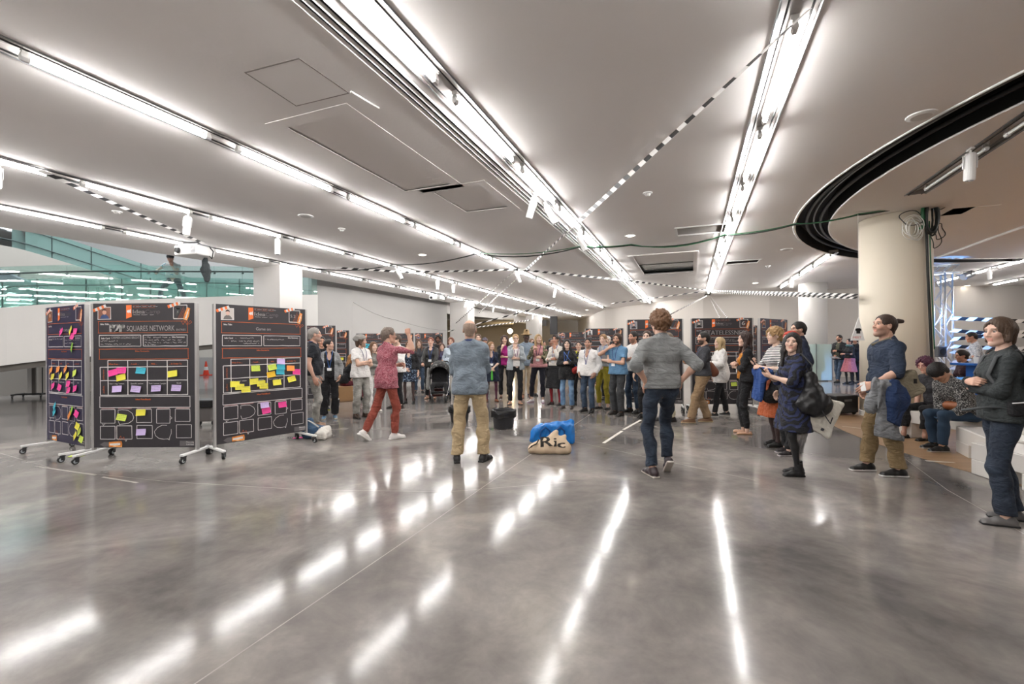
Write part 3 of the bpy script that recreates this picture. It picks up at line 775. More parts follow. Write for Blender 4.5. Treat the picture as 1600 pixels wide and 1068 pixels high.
def hand_geo(kind, h):
    k = ('hand', kind, h)
    if k in _cache: return _cache[k]
    f = Field((-.07, -.05, -.11), (.09, .21, .05), h)
    curl = {'relaxed': (.35, .45, .35), 'fist': (1.45, 1.6, 1.0), 'hold': (.8, .9, .6), 'flat': (.06, .1, .06)}[kind]
    f.cone((0, -.03, 0), (0, .02, 0), .027, .03, .02, (0, 0, 1), .75)
    for i, x in enumerate((-.03, -.010, .010, .030)):
        f.cone((x * .6, .015, 0), (x, .078 - abs(i - 1.6) * .004, 0), .017, .0125, .016)
        L = (.031, .026, .02); g = (.95, 1.08, 1.02, .8)[3 - i] if False else (.8, 1.02, 1.08, .95)[i]; p = np.array((x, .08 - abs(i - 1.6) * .004, 0)); a = 0.0
        for q in range(3):
            a += curl[q] * (1 + .08 * (1.5 - i)); d = np.array((x * .6 * (.4 if kind != 'flat' else 1), math.cos(a), -math.sin(a))); n_ = p + d * L[q] * 1.28 * g
            f.cone(p, n_, .0095 - .0008 * q, .0090 - .001 * q, .004); p = n_
    t0 = (.022, .012, -.006); 
    if kind in ('fist', 'hold'): T = [t0, (.043, .045, -.03), (.036, .072, -.05), (.018, .085, -.056)]
    else: T = [t0, (.05, .045, -.012), (.062, .078, -.02), (.065, .104, -.026)]
    for a, b, r in zip(T[:-1], T[1:], (.016, .0115, .010)): f.cone(a, b, r, r * .85, .008)
    V, Q = f.mesh(); _cache[k] = (V, Q); return _cache[k]
def shoe_geo(kind, h):
    k = ('shoe', kind, h)
    if k in _cache: return _cache[k]
    f = Field((-.075, -.12, -.01), (.075, .23, .2), h)
    f.cone((0, -.05, .038), (0, .06, .042), .036, .040, .03, (0, 0, 1), 1.0); f.cone((0, .06, .036), (.0, .145, .028), .043, .036, .03, (0, 0, 1), .72)
    if kind == 'flat':
        f.cone((0, -.03, .06), (0, .07, .09), .034, .05, .02, sub=True)
    elif kind == 'boot': f.cone((0, -.03, .05), (0, -.015, .17), .045, .05, .03, cap=True)
    else: f.cone((0, -.03, .05), (0, -.01, .095), .04, .042, .03, cap=True)
    f.box((0, .045, .011), (.075, .27, .022), .008, .012)
    f.cone((0, .1, .011), (0, .145, .011), .042, .036, .01, (0, 0, 1), .26)
    f.cut((0, 0, 0), (0, 0, -1)); V, Q = f.mesh()
    zc = V[Q].mean(1)[:, 2]; mi = (zc < .02).astype(np.int32)
    _cache[k] = (V, Q, mi); return _cache[k]

def hair_geo(style, h):
    k = ('hair', style, h)
    if k in _cache: return _cache[k]
    lo = (-.17, -.22, -.42) if style in ('long', 'longwavy', 'longcurl', 'pony') else (-.16, -.24, -.22)
    f = Field(lo, (.17, .17, .21), h)
    t = {'short': .010, 'crop': .005, 'tousled': .013, 'curly': .030, 'bob': .016, 'long': .014, 'longwavy': .02, 'longcurl': .024, 'bun': .010, 'topbun': .008, 'afro': .04, 'updo': .012, 'pony': .010, 'pixie': .018, 'fringe': .018, 'rim': .004}[style]
    f.ell((0, -.016, .034), (.078 + t, .100 + t, .088 + t), .01)
    f.cone((0, -.06, .0), (0, -.065, -.06), .062 + t, .048 + t * .6, .03)          # nape
    if style == 'bob':
        for sx in (-1, 1): f.cone((sx * .066, -.01, .03), (sx * .078, .012, -.07), .036, .026, .03)
        f.cone((0, -.06, .02), (0, -.066, -.085), .078, .062, .03, (0, 1, 0), .75)
    if style in ('long', 'longwavy', 'longcurl'):
        for sx in (-1, 1):
            f.cone((sx * .07, -.01, .03), (sx * .088, .02, -.12), .035, .03, .03); f.cone((sx * .088, .02, -.12), (sx * .085, .06, -.3), .03, .018, .03)
        f.cone((0, -.07, .02), (0, -.085, -.16), .08, .085, .03, (0, 1, 0), .6); f.cone((0, -.085, -.16), (0, -.09, -.32), .085, .05, .03, (0, 1, 0), .5)
    # face opening
    if style == 'fringe':
        f.ell((0, .115, -.075), (.066, .085, .105), .012, sub=True)
    else:
        hi = {'rim': .16, 'bob': .125, 'long': .125, 'longwavy': .127}.get(style, .134)
        f.ell((0, .112, -.03), (.071, .072, hi), .015, sub=True)
        if style == 'rim': f.ell((0, .02, .13), (.12, .14, .085), .015, sub=True)
    if style in ('short', 'crop', 'tousled', 'curly', 'afro', 'bun', 'topbun', 'updo', 'pony', 'pixie', 'rim'):
        for sx in (-1, 1): f.ell((sx * .095, .02, -.04), (.05, .05, .055), .012, sub=True)      # ears free
        f.cut((0, -.1, -.085), (0, .25, -1))
    if style == 'bun': f.ell((0, -.135, .05), (.036, .034, .034), .012); f.cone((0, -.1, .045), (0, -.13, .05), .03, .03, .02)
    if style == 'topbun': f.cone((0, -.1, .06), (0, -.135, .068), .022, .018, .02); f.cone((0, -.14, .07), (0, -.185, .072), .028, .022, .006)
    if style == 'updo': f.ell((0, -.115, .02), (.05, .035, .05), .02)
    if style == 'pony': f.cone((0, -.11, .03), (0, -.14, .0), .03, .03, .02); f.cone((0, -.14, .0), (0, -.13, -.2), .034, .014, .02)
    if style in ('curly', 'afro'): f.curls(.013, 75)
    elif style == 'tousled': f.curls(.006, 62)
    elif style in ('longcurl', 'longwavy'): f.curls(.007 if style == 'longwavy' else .011, 55); f.strands(.003, 20)
    elif style == 'pixie': f.curls(.007, 60)
    else: f.strands(.0016, 26)
    V, Q = f.mesh(); _cache[k] = (V, Q); return _cache[k]

def frame(y, z):
    """matrix (columns x, y, z) with given y and roughly given z"""
    y = np.array(y, float); y /= np.linalg.norm(y); z = np.array(z, float); z = z - y * (z @ y)
    if np.linalg.norm(z) < 1e-4: z = np.array((1, .1, .2)) - y * (np.array((1, .1, .2)) @ y)
    z /= np.linalg.norm(z); return np.stack([np.cross(y, z), y, z], 1)
def ik(a, c, l1, l2, pole):
    a = np.array(a, float); c = np.array(c, float); d = c - a; D = np.linalg.norm(d)
    if D > (l1 + l2) * .998: c = a + d / D * (l1 + l2) * .998; d = c - a; D = np.linalg.norm(d)
    u = d / D; x = (l1 * l1 - l2 * l2 + D * D) / (2 * D); y = math.sqrt(max(l1 * l1 - x * x, 0)); p = np.array(pole, float); p = p - u * (p @ u); p /= max(np.linalg.norm(p), 1e-6)
    return a + u * x + p * y, c
def rotx(a): c, s = math.cos(a), math.sin(a); return np.array([[1, 0, 0], [0, c, -s], [0, s, c]])
def rotz(a): c, s = math.cos(a), math.sin(a); return np.array([[c, -s, 0], [s, c, 0], [0, 0, 1]])
def roty(a): c, s = math.cos(a), math.sin(a); return np.array([[c, 0, s], [0, 1, 0], [-s, 0, c]])

ARMS = {  # right arm: wrist, pole, palm normal (back of the hand), hand kind
    'hang': ((.262, .03, .885), (.25, -1, 0), (1, .1, 0), 'relaxed'),
    'crossed': ((-.03, .195, 1.155), (.9, -.1, -.8), (.1, 1, .2), 'hold', (-1, -.12, .12)),
    'crossed_over': ((-.035, .225, 1.205), (.9, -.1, -.8), (.1, 1, .2), 'hold', (-1, -.2, .08)),
    'hips': ((.185, -.05, 1.005), (1, -.75, .1), (.3, -.8, .5), 'flat'),
    'pocket': ((.215, .07, .925), (.7, -1, 0), (1, .2, 0), 'relaxed'),
    'chin': ((.06, .16, 1.43), (.45, .3, -1), (.3, 1, 0), 'fist'),
    'hold': ((.09, .275, 1.17), (.7, -.35, -.6), (.9, 0, .4), 'hold'),
    'clasp': ((.035, .215, .99), (.8, -.5, -.1), (.5, 1, .1), 'relaxed'),
    'phone': ((.07, .29, 1.22), (.7, -.2, -.8), (.6, -.2, -.5), 'hold'),
    'back': ((.10, -.17, 1.0), (.9, -.6, 0), (.2, -1, 0), 'relaxed'),
    'bag': ((.16, .2, 1.2), (.7, -.3, -.6), (.9, .2, .3), 'hold'),
    'push': ((.15, .36, 1.02), (.6, -.8, -.3), (0, .4, 1), 'fist'),
}
PEOPLE = {}
def skin_material(): return mat('skin', (1, 1, 1), .5, .03, 40, vcol=True)

def person(key, pos, yaw, label, H=1.75, sex='m', lod=1, skin='#d9a98c', hair=('short', '#3a2a1e'), beard=None, lean=0, twist=0, head=(0, 0, 0), arms=('hang', 'hang'),
           feet=None, pelvis=(0, 0, 0), top=None, jacket=None, bottom=None, shoes=('shoe', '#1c1a19', '#111111'), lanyard=None, badge=False, width=1.0, belly=0, sit=False, group=None, glasses=None, hat=None, scarf=None, extra=None):
    """one figure: an Empty at its feet with the body (one skin) and clothes, hair, shoes as parts; local +y is where it faces"""
    q = H / 1.75; m = sex == 'm'; h = (.011, .0155, .021)[lod]; hh = (.0045, .0065, .0095)[lod]; hd = (.0052, .0075, .010)[lod]
    root = empty('person', pos, math.radians(yaw)); root.scale = (q, q, q)
    tag(root, label, 'person', group)
    ph = (hash(label) % 97) / 13.0 if False else (sum(ord(c) for c in label) % 97) / 13.0
    pel = np.array(pelvis, float)
    RT = rotz(math.radians(twist)) @ rotx(-math.radians(lean)); piv = np.array((0, 0, .97))
    U = lambda p: RT @ (np.array(p, float) - piv) + piv + pel
    P = lambda p: np.array(p, float) + pel
    ny = RT @ np.array((0, 1., 0)); w = width
    sw = (.166 if m else .143) * (.5 + .5 * w); hw = .092 if m else .094
    # joints
    sh = [U((sx * sw, -.005, 1.395)) for sx in (-1, 1)]
    EL = []; WR = []; HK = []
    for sx, A in zip((-1, 1), arms):
        a = ARMS[A] if isinstance(A, str) else A
        wr = np.array(a[0], float) * np.array((sx, 1, 1)); po = np.array(a[1], float) * np.array((sx, 1, 1)); pn = np.array(a[2], float) * np.array((sx, 1, 1))
        i = 0 if sx < 0 else 1
        e, c = ik(sh[i], U(wr), .288, .255, RT @ po); EL.append(e); WR.append(c)
        HK.append((RT @ pn, a[3], None if len(a) < 5 else RT @ (np.array(a[4], float) * np.array((sx, 1, 1)))))
    feet = feet or ((-.11, 0, 8), (.11, .03, -8))           # x, y, toe-out degrees (+ turns towards the left), heel lift, height
    HIP = [P((sx * hw, 0, .925)) for sx in (-1, 1)]; KN = []; AN = []; FT = []
    for i, sx in enumerate((-1, 1)):
        ft = tuple(feet[i]) + (0, 0)[:max(0, 5 - len(feet[i]))]
        yawf = math.radians(ft[2]); lift = math.radians(ft[3]); z0 = ft[4]
        RF = rotz(yawf) @ rotx(-lift)
        toe = np.array((ft[0], ft[1], z0)) + rotz(yawf) @ np.array((0, .12, 0))
        an = toe + RF @ np.array((0, -.12, .085)); org = toe + RF @ np.array((0, -.12, 0))
        fwd = rotz(yawf) @ np.array((0, 1., 0))
        k_, a_ = ik(HIP[i], an, .435, .415, fwd + np.array((sx * .05, 0, .15 if sit else 0))); KN.append(k_); AN.append(a_ if not sit else an); FT.append((RF, org + (a_ - an)))
    # ---- torso shapes shared by body and clothes
    def torso(f, e, hip=True, bust=True, hx=0.0):
        X = lambda s_, z, y=0: U((s_, y, z))
        cw = (.080 if m else .060) * w; ch = (.122 if m else .108)
        f.cone(X(-cw, 1.29), X(cw, 1.29), ch + e, ch + e, .05, ny, .76); f.cone(X(-cw * 1.05, 1.37), X(cw * 1.05, 1.37), .072 + e, .072 + e, .05, ny, .95)
        ww = (.052 if m else .036) * w; wr_ = (.112 if m else .100)
        f.cone(X(-ww, 1.09), X(ww, 1.09), wr_ + e, wr_ + e, .08, ny, .78); f.cone(X(0, 1.28), X(0, 1.08), .12 + e, .1 + e, .06, ny, .78)
        if belly: f.ell(X(0, 1.08, .05), (.13 * w + e, .10 * belly + e, .14), .06)
        if not m and bust:
            for sx in (-1, 1): f.ell(X(sx * .068, 1.265, .078), (.058 + e, .052 + e, .058 + e), .05)
        if hip:
            pw = (.056 if m else .066) * w; pr = (.098 if m else .103)
            f.cone(P((-pw, -.005, .955)), P((pw, -.005, .955)), pr + e + hx, pr + e + hx, .08, (0, 1, 0), .93)
            f.cone(X(0, 1.08), P((0, 0, .95)), .11 + e + hx, .12 + e + hx, .06, (0, 1, 0), .88)
            if hx:
                f.cone(P((-pw, -.01, 1.04)), P((pw, -.01, 1.04)), pr + e + hx * .6, pr + e + hx * .6, .06, (0, 1, 0), .92)
                for sx in (-1, 1): f.ell(P((sx * .06, -.068, .92)), (.075 + hx, .062 + hx, .085 + hx), .04)
        for i in (0, 1): f.cone(X(0, 1.455, -.014), sh[i], .043 + e * .8, .047 + e * .7, .05)
    def arm(f, e, upto, loose=0.0):
        """upto: 0 none, 1 elbow, 2 wrist"""
        r0, r1, r2 = ((.047, .037, .028) if m else (.039, .031, .024)); r0 *= .5 + .5 * w
        for i in (0, 1):
            if upto <= 1:
                b = sh[i] + (EL[i] - sh[i]) * upto; f.cone(sh[i], b, r0 + e, r0 + (r1 - r0) * upto + e + loose, .02, cap=True)
            else:
                t = upto - 1; b = EL[i] + (WR[i] - EL[i]) * t
                f.cone(sh[i], EL[i], r0 + e, r1 + e + loose * .5, .02); f.cone(EL[i], b, r1 + e + loose * .5, r1 + (r2 - r1) * t + e + loose, .025, cap=True)
    def legs(f, e, to=2.0, flare=0.0):
        r0, r1, r2, r3 = (.077, .050, .047, .034) if m else (.078, .047, .045, .031)
        for i in (0, 1):
            f.cone(HIP[i] + np.array((0, 0, -.02)), KN[i], r0 + e, r1 + e, .05, cap=False)
            if to > 1:
                t = to - 1; b = KN[i] + (AN[i] - KN[i]) * t; mid = KN[i] + (AN[i] - KN[i]) * .35
                back = np.array((0, -.012, 0)); f.cone(KN[i], mid + back, r1 + e, r2 + e + flare * .3, .03); f.cone(mid + back, b, r2 + e + flare * .3, r2 + (r3 - r2) * (t - .35) / .65 + e + flare, .03, cap=True)
    allp = np.array(sh + EL + WR + KN + AN + [U((0, 0, 1.5)), P((0, 0, .95)), P((0, -.2, .95)), U((-.24, -.14, 1.3)), U((.24, .16, 1.3))])
    lo = allp.min(0) - .13; hi = allp.max(0) + .13
    # ---- body
    f = Field(lo, hi + np.array((0, 0, .06)), h)
    torso(f, -.012); arm(f, 0, 2.0); legs(f, -.004)
    for i in (0, 1):
        f.cone(EL[i], EL[i] + (WR[i] - EL[i]) * .35, .040 if m else .034, .041 if m else .034, .02)
    hc = U((0, .022, 1.632)); f.cone(U((0, -.012, 1.43)), hc + RT @ np.array((0, -.03, -.06)), .060 if m else .051, .054 if m else .046, .04)
    for i in (0, 1): f.cone(AN[i], AN[i] + np.array((0, 0, -.03)), .036, .034, .02)
    V, Q = f.mesh(); n0 = len(V); C = [np.tile(skin_lin(skin), (n0, 1))]; VV = [V]; QQ = [Q]
    if bottom and bottom.get('tights'):
        tcol = np.array(lin(bottom['tights'])); hem = bottom.get('cutz', .95); msk = V[:, 2] < hem; C[0][msk] = tcol
    RH = RT @ rotz(math.radians(head[0])) @ rotx(math.radians(head[1])) @ roty(math.radians(head[2]))
    hs = 1.0 if m else .965
    hv, hq = head_geo(sex, hh); QQ.append(hq + n0); VV.append((RH @ (hv * hs).T).T + hc); C.append(head_colours(hv, skin, hair[1] if hair else '#8a8078', beard)); n0 += len(hv)
    for sx in (-1, 1):
        ev, eq = uv_ball((sx * .032, .0725, .0080), .0125); c = np.where((ev[:, 1:2] > .0725 + .0125 * .74), np.array([[.02, .014, .01]]), np.array([[.45, .41, .39]]))
        QQ.append(eq + n0); VV.append((RH @ (ev * hs).T).T + hc); C.append(c); n0 += len(ev)
    for i, sx in enumerate((-1, 1)):
        pn, kind, fd = HK[i]; d = WR[i] - EL[i] if fd is None else fd; HV, HQ = hand_geo(kind, hd); s_ = 1.0 if m else .9
        v = HV * s_ * np.array((-sx, 1, 1)) ; R = frame(d, pn); v = (R @ v.T).T + WR[i]
        QQ.append((HQ if -sx > 0 else HQ[:, ::-1]) + n0); VV.append(v); C.append(np.tile(skin_lin(skin) * np.array((1.0, .93, .9)), (len(v), 1))); n0 += len(v)
    me = np_mesh('body', np.concatenate(VV), np.concatenate(QQ), skin_material(), np.concatenate(C)); link('body', me, root)
    info = dict(root=root, q=q, U=U, P=P, EL=EL, WR=WR, KN=KN, AN=AN, HC=hc, RH=RH, SH=sh, RT=RT, HIP=HIP)
    # ---- clothes
    tf = None
    def garment(spec, name, e0):
        f = Field(lo - .05, hi + .05, h); e = e0 + spec.get('loose', 0)
        hem = spec.get('hem', .93)
        torso(f, e, hip=hem < 1.06, hx=.02 if hem < 1.03 else 0)
        if hem < .93 and not spec.get('skirt') and not sit:
            for i in (0, 1): f.cone(HIP[i], HIP[i] + (KN[i] - HIP[i]) * .6, .08 + e + .01, .078 + e + .02, .05)
            f.cone(P((-.065, -.01, .9)), P((.065, -.01, .9)), .116 + e, .116 + e, .05, (0, 1, 0), .95)
        if spec.get('skirt'):
            r = spec['skirt']; km = (KN[0] + KN[1]) / 2
            if sit: [f.cone(HIP[i], KN[i], .1 + e, .085 + e, .06) for i in (0, 1)]
            else:
                b = P((0, 0, hem - .02)); b[0] = b[0] * .5 + km[0] * .5; b[1] = b[1] * .5 + km[1] * .5
                f.cone(P((-.055, 0, 1.0)), np.array((b[0] - r * .3, b[1], b[2])), .115 + e, r * .75, .05, (0, 1, 0), .88); f.cone(P((.055, 0, 1.0)), np.array((b[0] + r * .3, b[1], b[2])), .115 + e, r * .75, .05, (0, 1, 0), .88)
        arm(f, e - .002, spec.get('sleeve', 2), spec.get('cuff', .004))
        nk = spec.get('neck', 'round')
        f.cone(U((0, -.012, 1.44)), U((0, .0, 1.5)), .066 + e * .5, .066 + e * .5, .03)
        if spec.get('folds', 1): f.folds(.0042 * spec.get('folds', 1), 15, 22, ph)
        if nk == 'v': f.ell(U((0, .11, 1.42)), (.055, .09, .13), .01, sub=True)
        elif nk == 'scoop': f.ell(U((0, .09, 1.46)), (.085, .09, .085), .01, sub=True)
        elif nk == 'deep': f.ell(U((0, .12, 1.38)), (.07, .09, .17), .01, sub=True)
        p = U((0, .035, 1.475 if nk != 'high' else 1.53)); f.cut(p, RT @ np.array((0, .55 if nk != 'high' else .1, 1)))
        if not spec.get('skirt') or not sit: f.cut((0, 0, hem) if hem < 1.0 else U((0, 0, hem)), (0, 0, -1) if hem < 1.0 else RT @ np.array((0, 0, -1.)))
        if spec.get('open'):
            g = spec['open']; f.box(U((0, .17, 1.05)), (g, .26, .95), .01, .015, sub=True, R=RT)
        V, Q = f.mesh(); o = link(name, np_mesh(name, V, Q, spec['mat']), root)
        if spec.get('label'): o['label'] = spec['label']
        return f, o
    if bottom and bottom['type'] != 'none':
        f = Field(lo - .05, hi + .05, h); e = .012 + bottom.get('loose', 0)
        if bottom['type'] == 'trousers':
            pw = (.054 if m else .062) * w; f.cone(P((-pw, -.005, .955)), P((pw, -.005, .955)), .098 + e, .098 + e, .05, (0, 1, 0), .93)
            f.cone(P((-pw * .8, 0, 1.05)), P((pw * .8, 0, 1.05)), .096 + e, .096 + e, .05, (0, 1, 0), .86)
            for sx in (-1, 1): f.ell(P((sx * .06, -.068, .92)), (.07, .055, .075), .04)
            legs(f, e, bottom.get('to', 1.97), bottom.get('flare', .012)); f.folds(.0045 * bottom.get('folds', 1), 12, 20, ph + 2); f.cut(P((0, 0, bottom.get('waist', 1.04))), (0, 0, 1))
        else:
            r = bottom['r']; hem = bottom['hem']; km = (KN[0] + KN[1]) / 2
            b = np.array((km[0] * .6, km[1] * .6, hem))
            for sx in (-1, 1): f.cone(P((sx * .05, 0, 1.08)), b + np.array((sx * r * .32, 0, 0)), .095 + e, r * .72, .04, (0, 1, 0), .9)
            f.cone(P((-.07, -.01, .95)), P((.07, -.01, .95)), .11 + e, .11 + e, .05, (0, 1, 0), .95)
            x, y, z = f._pts((slice(None),) * 3); an = np.arctan2(x, y)
            if bottom.get('pleats'): f.F = f.F + (bottom.get('pdepth', .006) * np.sin(bottom['pleats'] * an) * np.clip((1.0 - z) * 3, 0, 1)).astype(np.float32)
            f.cut((0, 0, hem), (0, 0, -1)); f.cut(P((0, 0, bottom.get('waist', 1.08))), (0, 0, 1))
        nm = bottom.get('name', 'trousers' if bottom['type'] == 'trousers' else 'skirt'); V, Q = f.mesh(); o = link(nm, np_mesh(nm, V, Q, bottom['mat']), root)
        if bottom.get('label'): o['label'] = bottom['label']
    if top: tf, _o = garment(top, top.get('name', 'shirt'), .010)
    if jacket: jf, _o = garment(jacket, jacket.get('name', 'jacket'), .024)
    # ---- shoes
    if shoes:
        kind, c1, c2 = shoes; hsz = (.0065, .009, .012)[lod]
        sv, sq_, smi = shoe_geo(kind, hsz); s1 = mat('shoe_' + c1.strip('#'), c1, .45, .1, 30); s2 = mat('sole_' + c2.strip('#'), c2, .6, .05, 30); sc = 1.0 if m else .9
        for i in (0, 1):
            RF, og = FT[i]; v = (RF @ (sv * sc).T).T + og
            o = link('shoe', np_mesh('shoe', v, sq_, [s1, s2], mi=smi), root)
    # ---- hair and hat
    if hair:
        st, hcol = hair[0], hair[1]
        if st != 'none':
            V, Q = hair_geo(st, (.006, .0085, .012)[lod]); v = (RH @ (V * hs).T).T + hc
            hm = mat('hair_' + hcol.strip('#'), hcol, .55, .35, 90, bump=.5, bscale=160)
            link('hair', np_mesh('hair', v, Q, hm), root)
    if hat:
        f = Field((-.18, -.2, -.06), (.18, .22, .2), (.007, .01, .013)[lod])
        if hat[0] == 'beanie':
            f.ell((0, -.022, .048), (.106, .128, .106), .01); f.cone((0, -.09, .06), (0, -.135, .045), .06, .045, .04); f.cut((0, .06, .035), (0, .35, -1)); f.folds(.002, 30, 60, 1)
        elif hat[0] == 'fedora':
            f.cone((0, -.015, .06), (0, -.015, .14), .092, .075, .01, (0, 1, 0), 1.15); f.cone((0, -.05, .155), (0, .03, .155), .03, .03, .02, sub=True); f.cone((0, -.015, .045), (0, -.015, .072), .15, .15, .01, cap=True, capa=True)
        else:
            f.ell((0, -.02, .045), (.1, .12, .104), .01); f.cone((0, .09, .06), (0, .15, .05), .06, .05, .02, (0, 0, 1), .2); f.cut((0, .06, .035), (0, .2, -1))
        V, Q = f.mesh(); link(hat[0], np_mesh(hat[0], (RH @ V.T).T + hc, Q, hat[1]), root)
    if scarf:
        f = Field(U((-.2, -.2, 1.3)) , U((.2, .25, 1.62)), h)
        pts = [U((.085 * math.cos(a), .085 * math.sin(a) + .01, 1.475 + .02 * math.sin(a))) for a in np.linspace(0, 2 * PI, 13)]
        for a, b in zip(pts[:-1], pts[1:]): f.cone(a, b, .036, .036, .02)
        f.folds(.004, 25, 40, ph); V, Q = f.mesh(); link('scarf', np_mesh('scarf', V, Q, scarf), root)
    # ---- lanyard and badge
    src = jf if jacket and not jacket.get('open') else tf
    if lanyard and src is not None and lod < 3:
        lm = mat('lanyard_' + lanyard.strip('#'), lanyard, .6, .05, 20); zb = 1.13
        mb = MB(); iR = np.linalg.inv(RT)
        def fr(x, z):
            # point on the garment front, in nominal torso coordinates
            p = U((x, .05, z)); y = src.front(p[0], p[2]); 
            return np.array((p[0], (y if y is not None else p[1] + .08) + .005, p[2]))
        for sx in (-1, 1):
            pts = [U((sx * .064, -.02, 1.50)), U((sx * .066, .035, 1.49))] + [fr(sx * (.066 * (1 - t) + .006 * t), 1.455 * (1 - t) + zb * t) for t in np.linspace(0, 1, 9)]
            vs = []
            for p in pts: vs += [p + np.array((-.0075, 0, 0)), p + np.array((.0075, 0, 0))]
            mb.add([tuple(v) for v in vs], [(2 * i, 2 * i + 1, 2 * i + 3, 2 * i + 2) for i in range(len(pts) - 1)])
        bp = [U((.068 * math.cos(a), .068 * math.sin(a) - .012, 1.502)) for a in np.linspace(0, -PI, 9)]
        vs = []
        for p in bp: vs += [tuple(p + np.array((0, 0, -.01))), tuple(p + np.array((0, 0, .012)))]
        mb.add(vs, [(2 * i, 2 * i + 1, 2 * i + 3, 2 * i + 2) for i in range(8)])
        link('lanyard', np_mesh('lanyard', mb.v, mb.f, lm), root)
        if badge:
            c = fr(0, zb - .04); Rb = RT
            b = MB(); b.box((0, 0, 0), (.09, .006, .062)); v = np.array(b.v); v = (Rb @ v.T).T + c + np.array((0, .008, 0))
            me = bpy.data.meshes.new('badge'); me.from_pydata(v.tolist(), [], b.f); me.materials.append(mat('badge_white', '#eef0f2', .4, .02, 20)); link('badge', me, root)
    elif lanyard:      # from behind only the neck loop shows
        pass
    if glasses:
        mb = MB()
        for sx in (-1, 1):
            pts = [(sx * .033 + .021 * math.cos(a), .093, .006 + .016 * math.sin(a)) for a in np.linspace(0, 2 * PI, 13)[:-1]]
            mb.tube([tuple(RH @ np.array(p) * hs + hc) for p in pts], .0022, 5, closed=True)
            mb.tube([tuple(RH @ np.array(p) * hs + hc) for p in ((sx * .054, .09, .01), (sx * .079, .02, .012), (sx * .083, -.01, .005))], .002, 5)
        mb.tube([tuple(RH @ np.array(p) * hs + hc) for p in ((-.012, .096, .01), (.012, .096, .01))], .002, 5)
        mb.build('glasses', mat('glasses_' + glasses.strip('#'), glasses, .3, .05, 10), root)
    PEOPLE[key] = info
    return info
def feet_at(px, py): 
    p = at_z(px, py); return (p.x, p.y, 0)
def height_at(px, py, hy):
    p = at_z(px, py); return at_y(px, hy, p.y).z
def wpt(info, p):
    """a point of a figure's own frame in world space"""
    r = info['root']; a = r.rotation_euler.z; q = info['q']; p = np.array(p) * q; c, s = math.cos(a), math.sin(a)
    return Vector((r.location.x + c * p[0] - s * p[1], r.location.y + s * p[0] + c * p[1], r.location.z + p[2]))
# ------------------------------------------------------------------ poster boards on castors
BW, BH, BZ = 1.3, 1.87, .155
POSTER = mat('chalkboard_print', '#343135', .42, .18, 3)
POSTER_V = mat('chalkboard_print_violet', '#35314a', .42, .15, 3)
CHALK = mat('chalk_white', '#d9d7d4', .8, .15, 60); ORNG = mat('chalk_orange', '#c9683a', .8, .2, 50); ORNGB = mat('print_orange', '#f0793a', .6, .08, 30)
GREYT = mat('print_grey', '#8d8a89', .8, .1, 30); DGREYT = mat('print_dark_grey', '#666364', .8, .1, 30); GLOW = mat_ramp('bulb_print', [(.25, '#b5551e'), (.5, '#f19a45'), (.75, '#fbe0b0')], scale=14, rough=.6)
PINKT = mat('print_pink', '#8f6f70', .8, .1, 30)
ALU = mat('anodised_frame', '#b4b2b0', .38, .04, 20, metal=.55)
rb = random.Random(3)
def uvp(x, y, d=.0): return Vector((((x - 70) / 1270 - .5) * BW, -.0195 - d, BZ + BH * (1 - (y - 70) / 1796)))
def seg(mb, x0, y0, x1, y1, w=7, d=.0, jit=1.5):
    """one chalk stroke with slightly uneven edges"""
    n = max(2, int(math.hypot(x1 - x0, y1 - y0) / 90)); dx, dy = x1 - x0, y1 - y0; L = math.hypot(dx, dy); nx, ny = -dy / L, dx / L; vs = []
    for i in range(n + 1):
        t = i / n; j = rb.uniform(-jit, jit); ww = w / 2 * rb.uniform(.75, 1.2)
        vs += [uvp(x0 + dx * t + nx * (j + ww), y0 + dy * t + ny * (j + ww), d), uvp(x0 + dx * t + nx * (j - ww), y0 + dy * t + ny * (j - ww), d)]
    mb.add(vs, [(2 * i, 2 * i + 1, 2 * i + 3, 2 * i + 2) for i in range(n)])
def rect(mb, x0, y0, x1, y1, w=7, over=0):
    seg(mb, x0 - over, y0, x1 + over, y0, w); seg(mb, x0 - over, y1, x1 + over, y1, w); seg(mb, x0, y0, x0, y1, w); seg(mb, x1, y0, x1, y1, w)
def fill(mb, pts, d=.0): mb.add([uvp(x, y, d) for x, y in pts], [tuple(range(len(pts)))])
def curve(mb, pts, w=6):
    for a, b in zip(pts[:-1], pts[1:]): seg(mb, a[0], a[1], b[0], b[1], w, 0, .4)
def word(mb, s, x0, x1, yb, hgt, d=.001, rot=0, bold=0):
    """lettering fitted between x0 and x1 with its baseline at yb, capital height hgt (in print units)"""
    vs, fs = text_mesh(s, 1.0)
    if not vs: return
    mx = max(v.x for v in vs); mn = min(v.x for v in vs); ch = .7
    for b in ([0] if not bold else [-bold, 0, bold]):
        out = []
        for v in vs:
            a = (v.x - mn) / (mx - mn) * (x1 - x0); c = v.y / ch * hgt
            if rot: out.append(uvp(x0 + c + b, yb - a, d))
            else: out.append(uvp(x0 + a + b, yb - c, d))
        mb.add(out, [tuple(f) for f in fs])
def scrawl(mb, x0, x1, y, h=9, w=3.0):
    x = x0; pts = []
    while x < x1:
        pts.append((x, y + rb.uniform(-h, h))); x += rb.uniform(5, 9)
        if rb.random() < .13:
            if len(pts) > 1: curve(mb, pts, w)
            pts = []; x += 10
    if len(pts) > 1: curve(mb, pts, w)

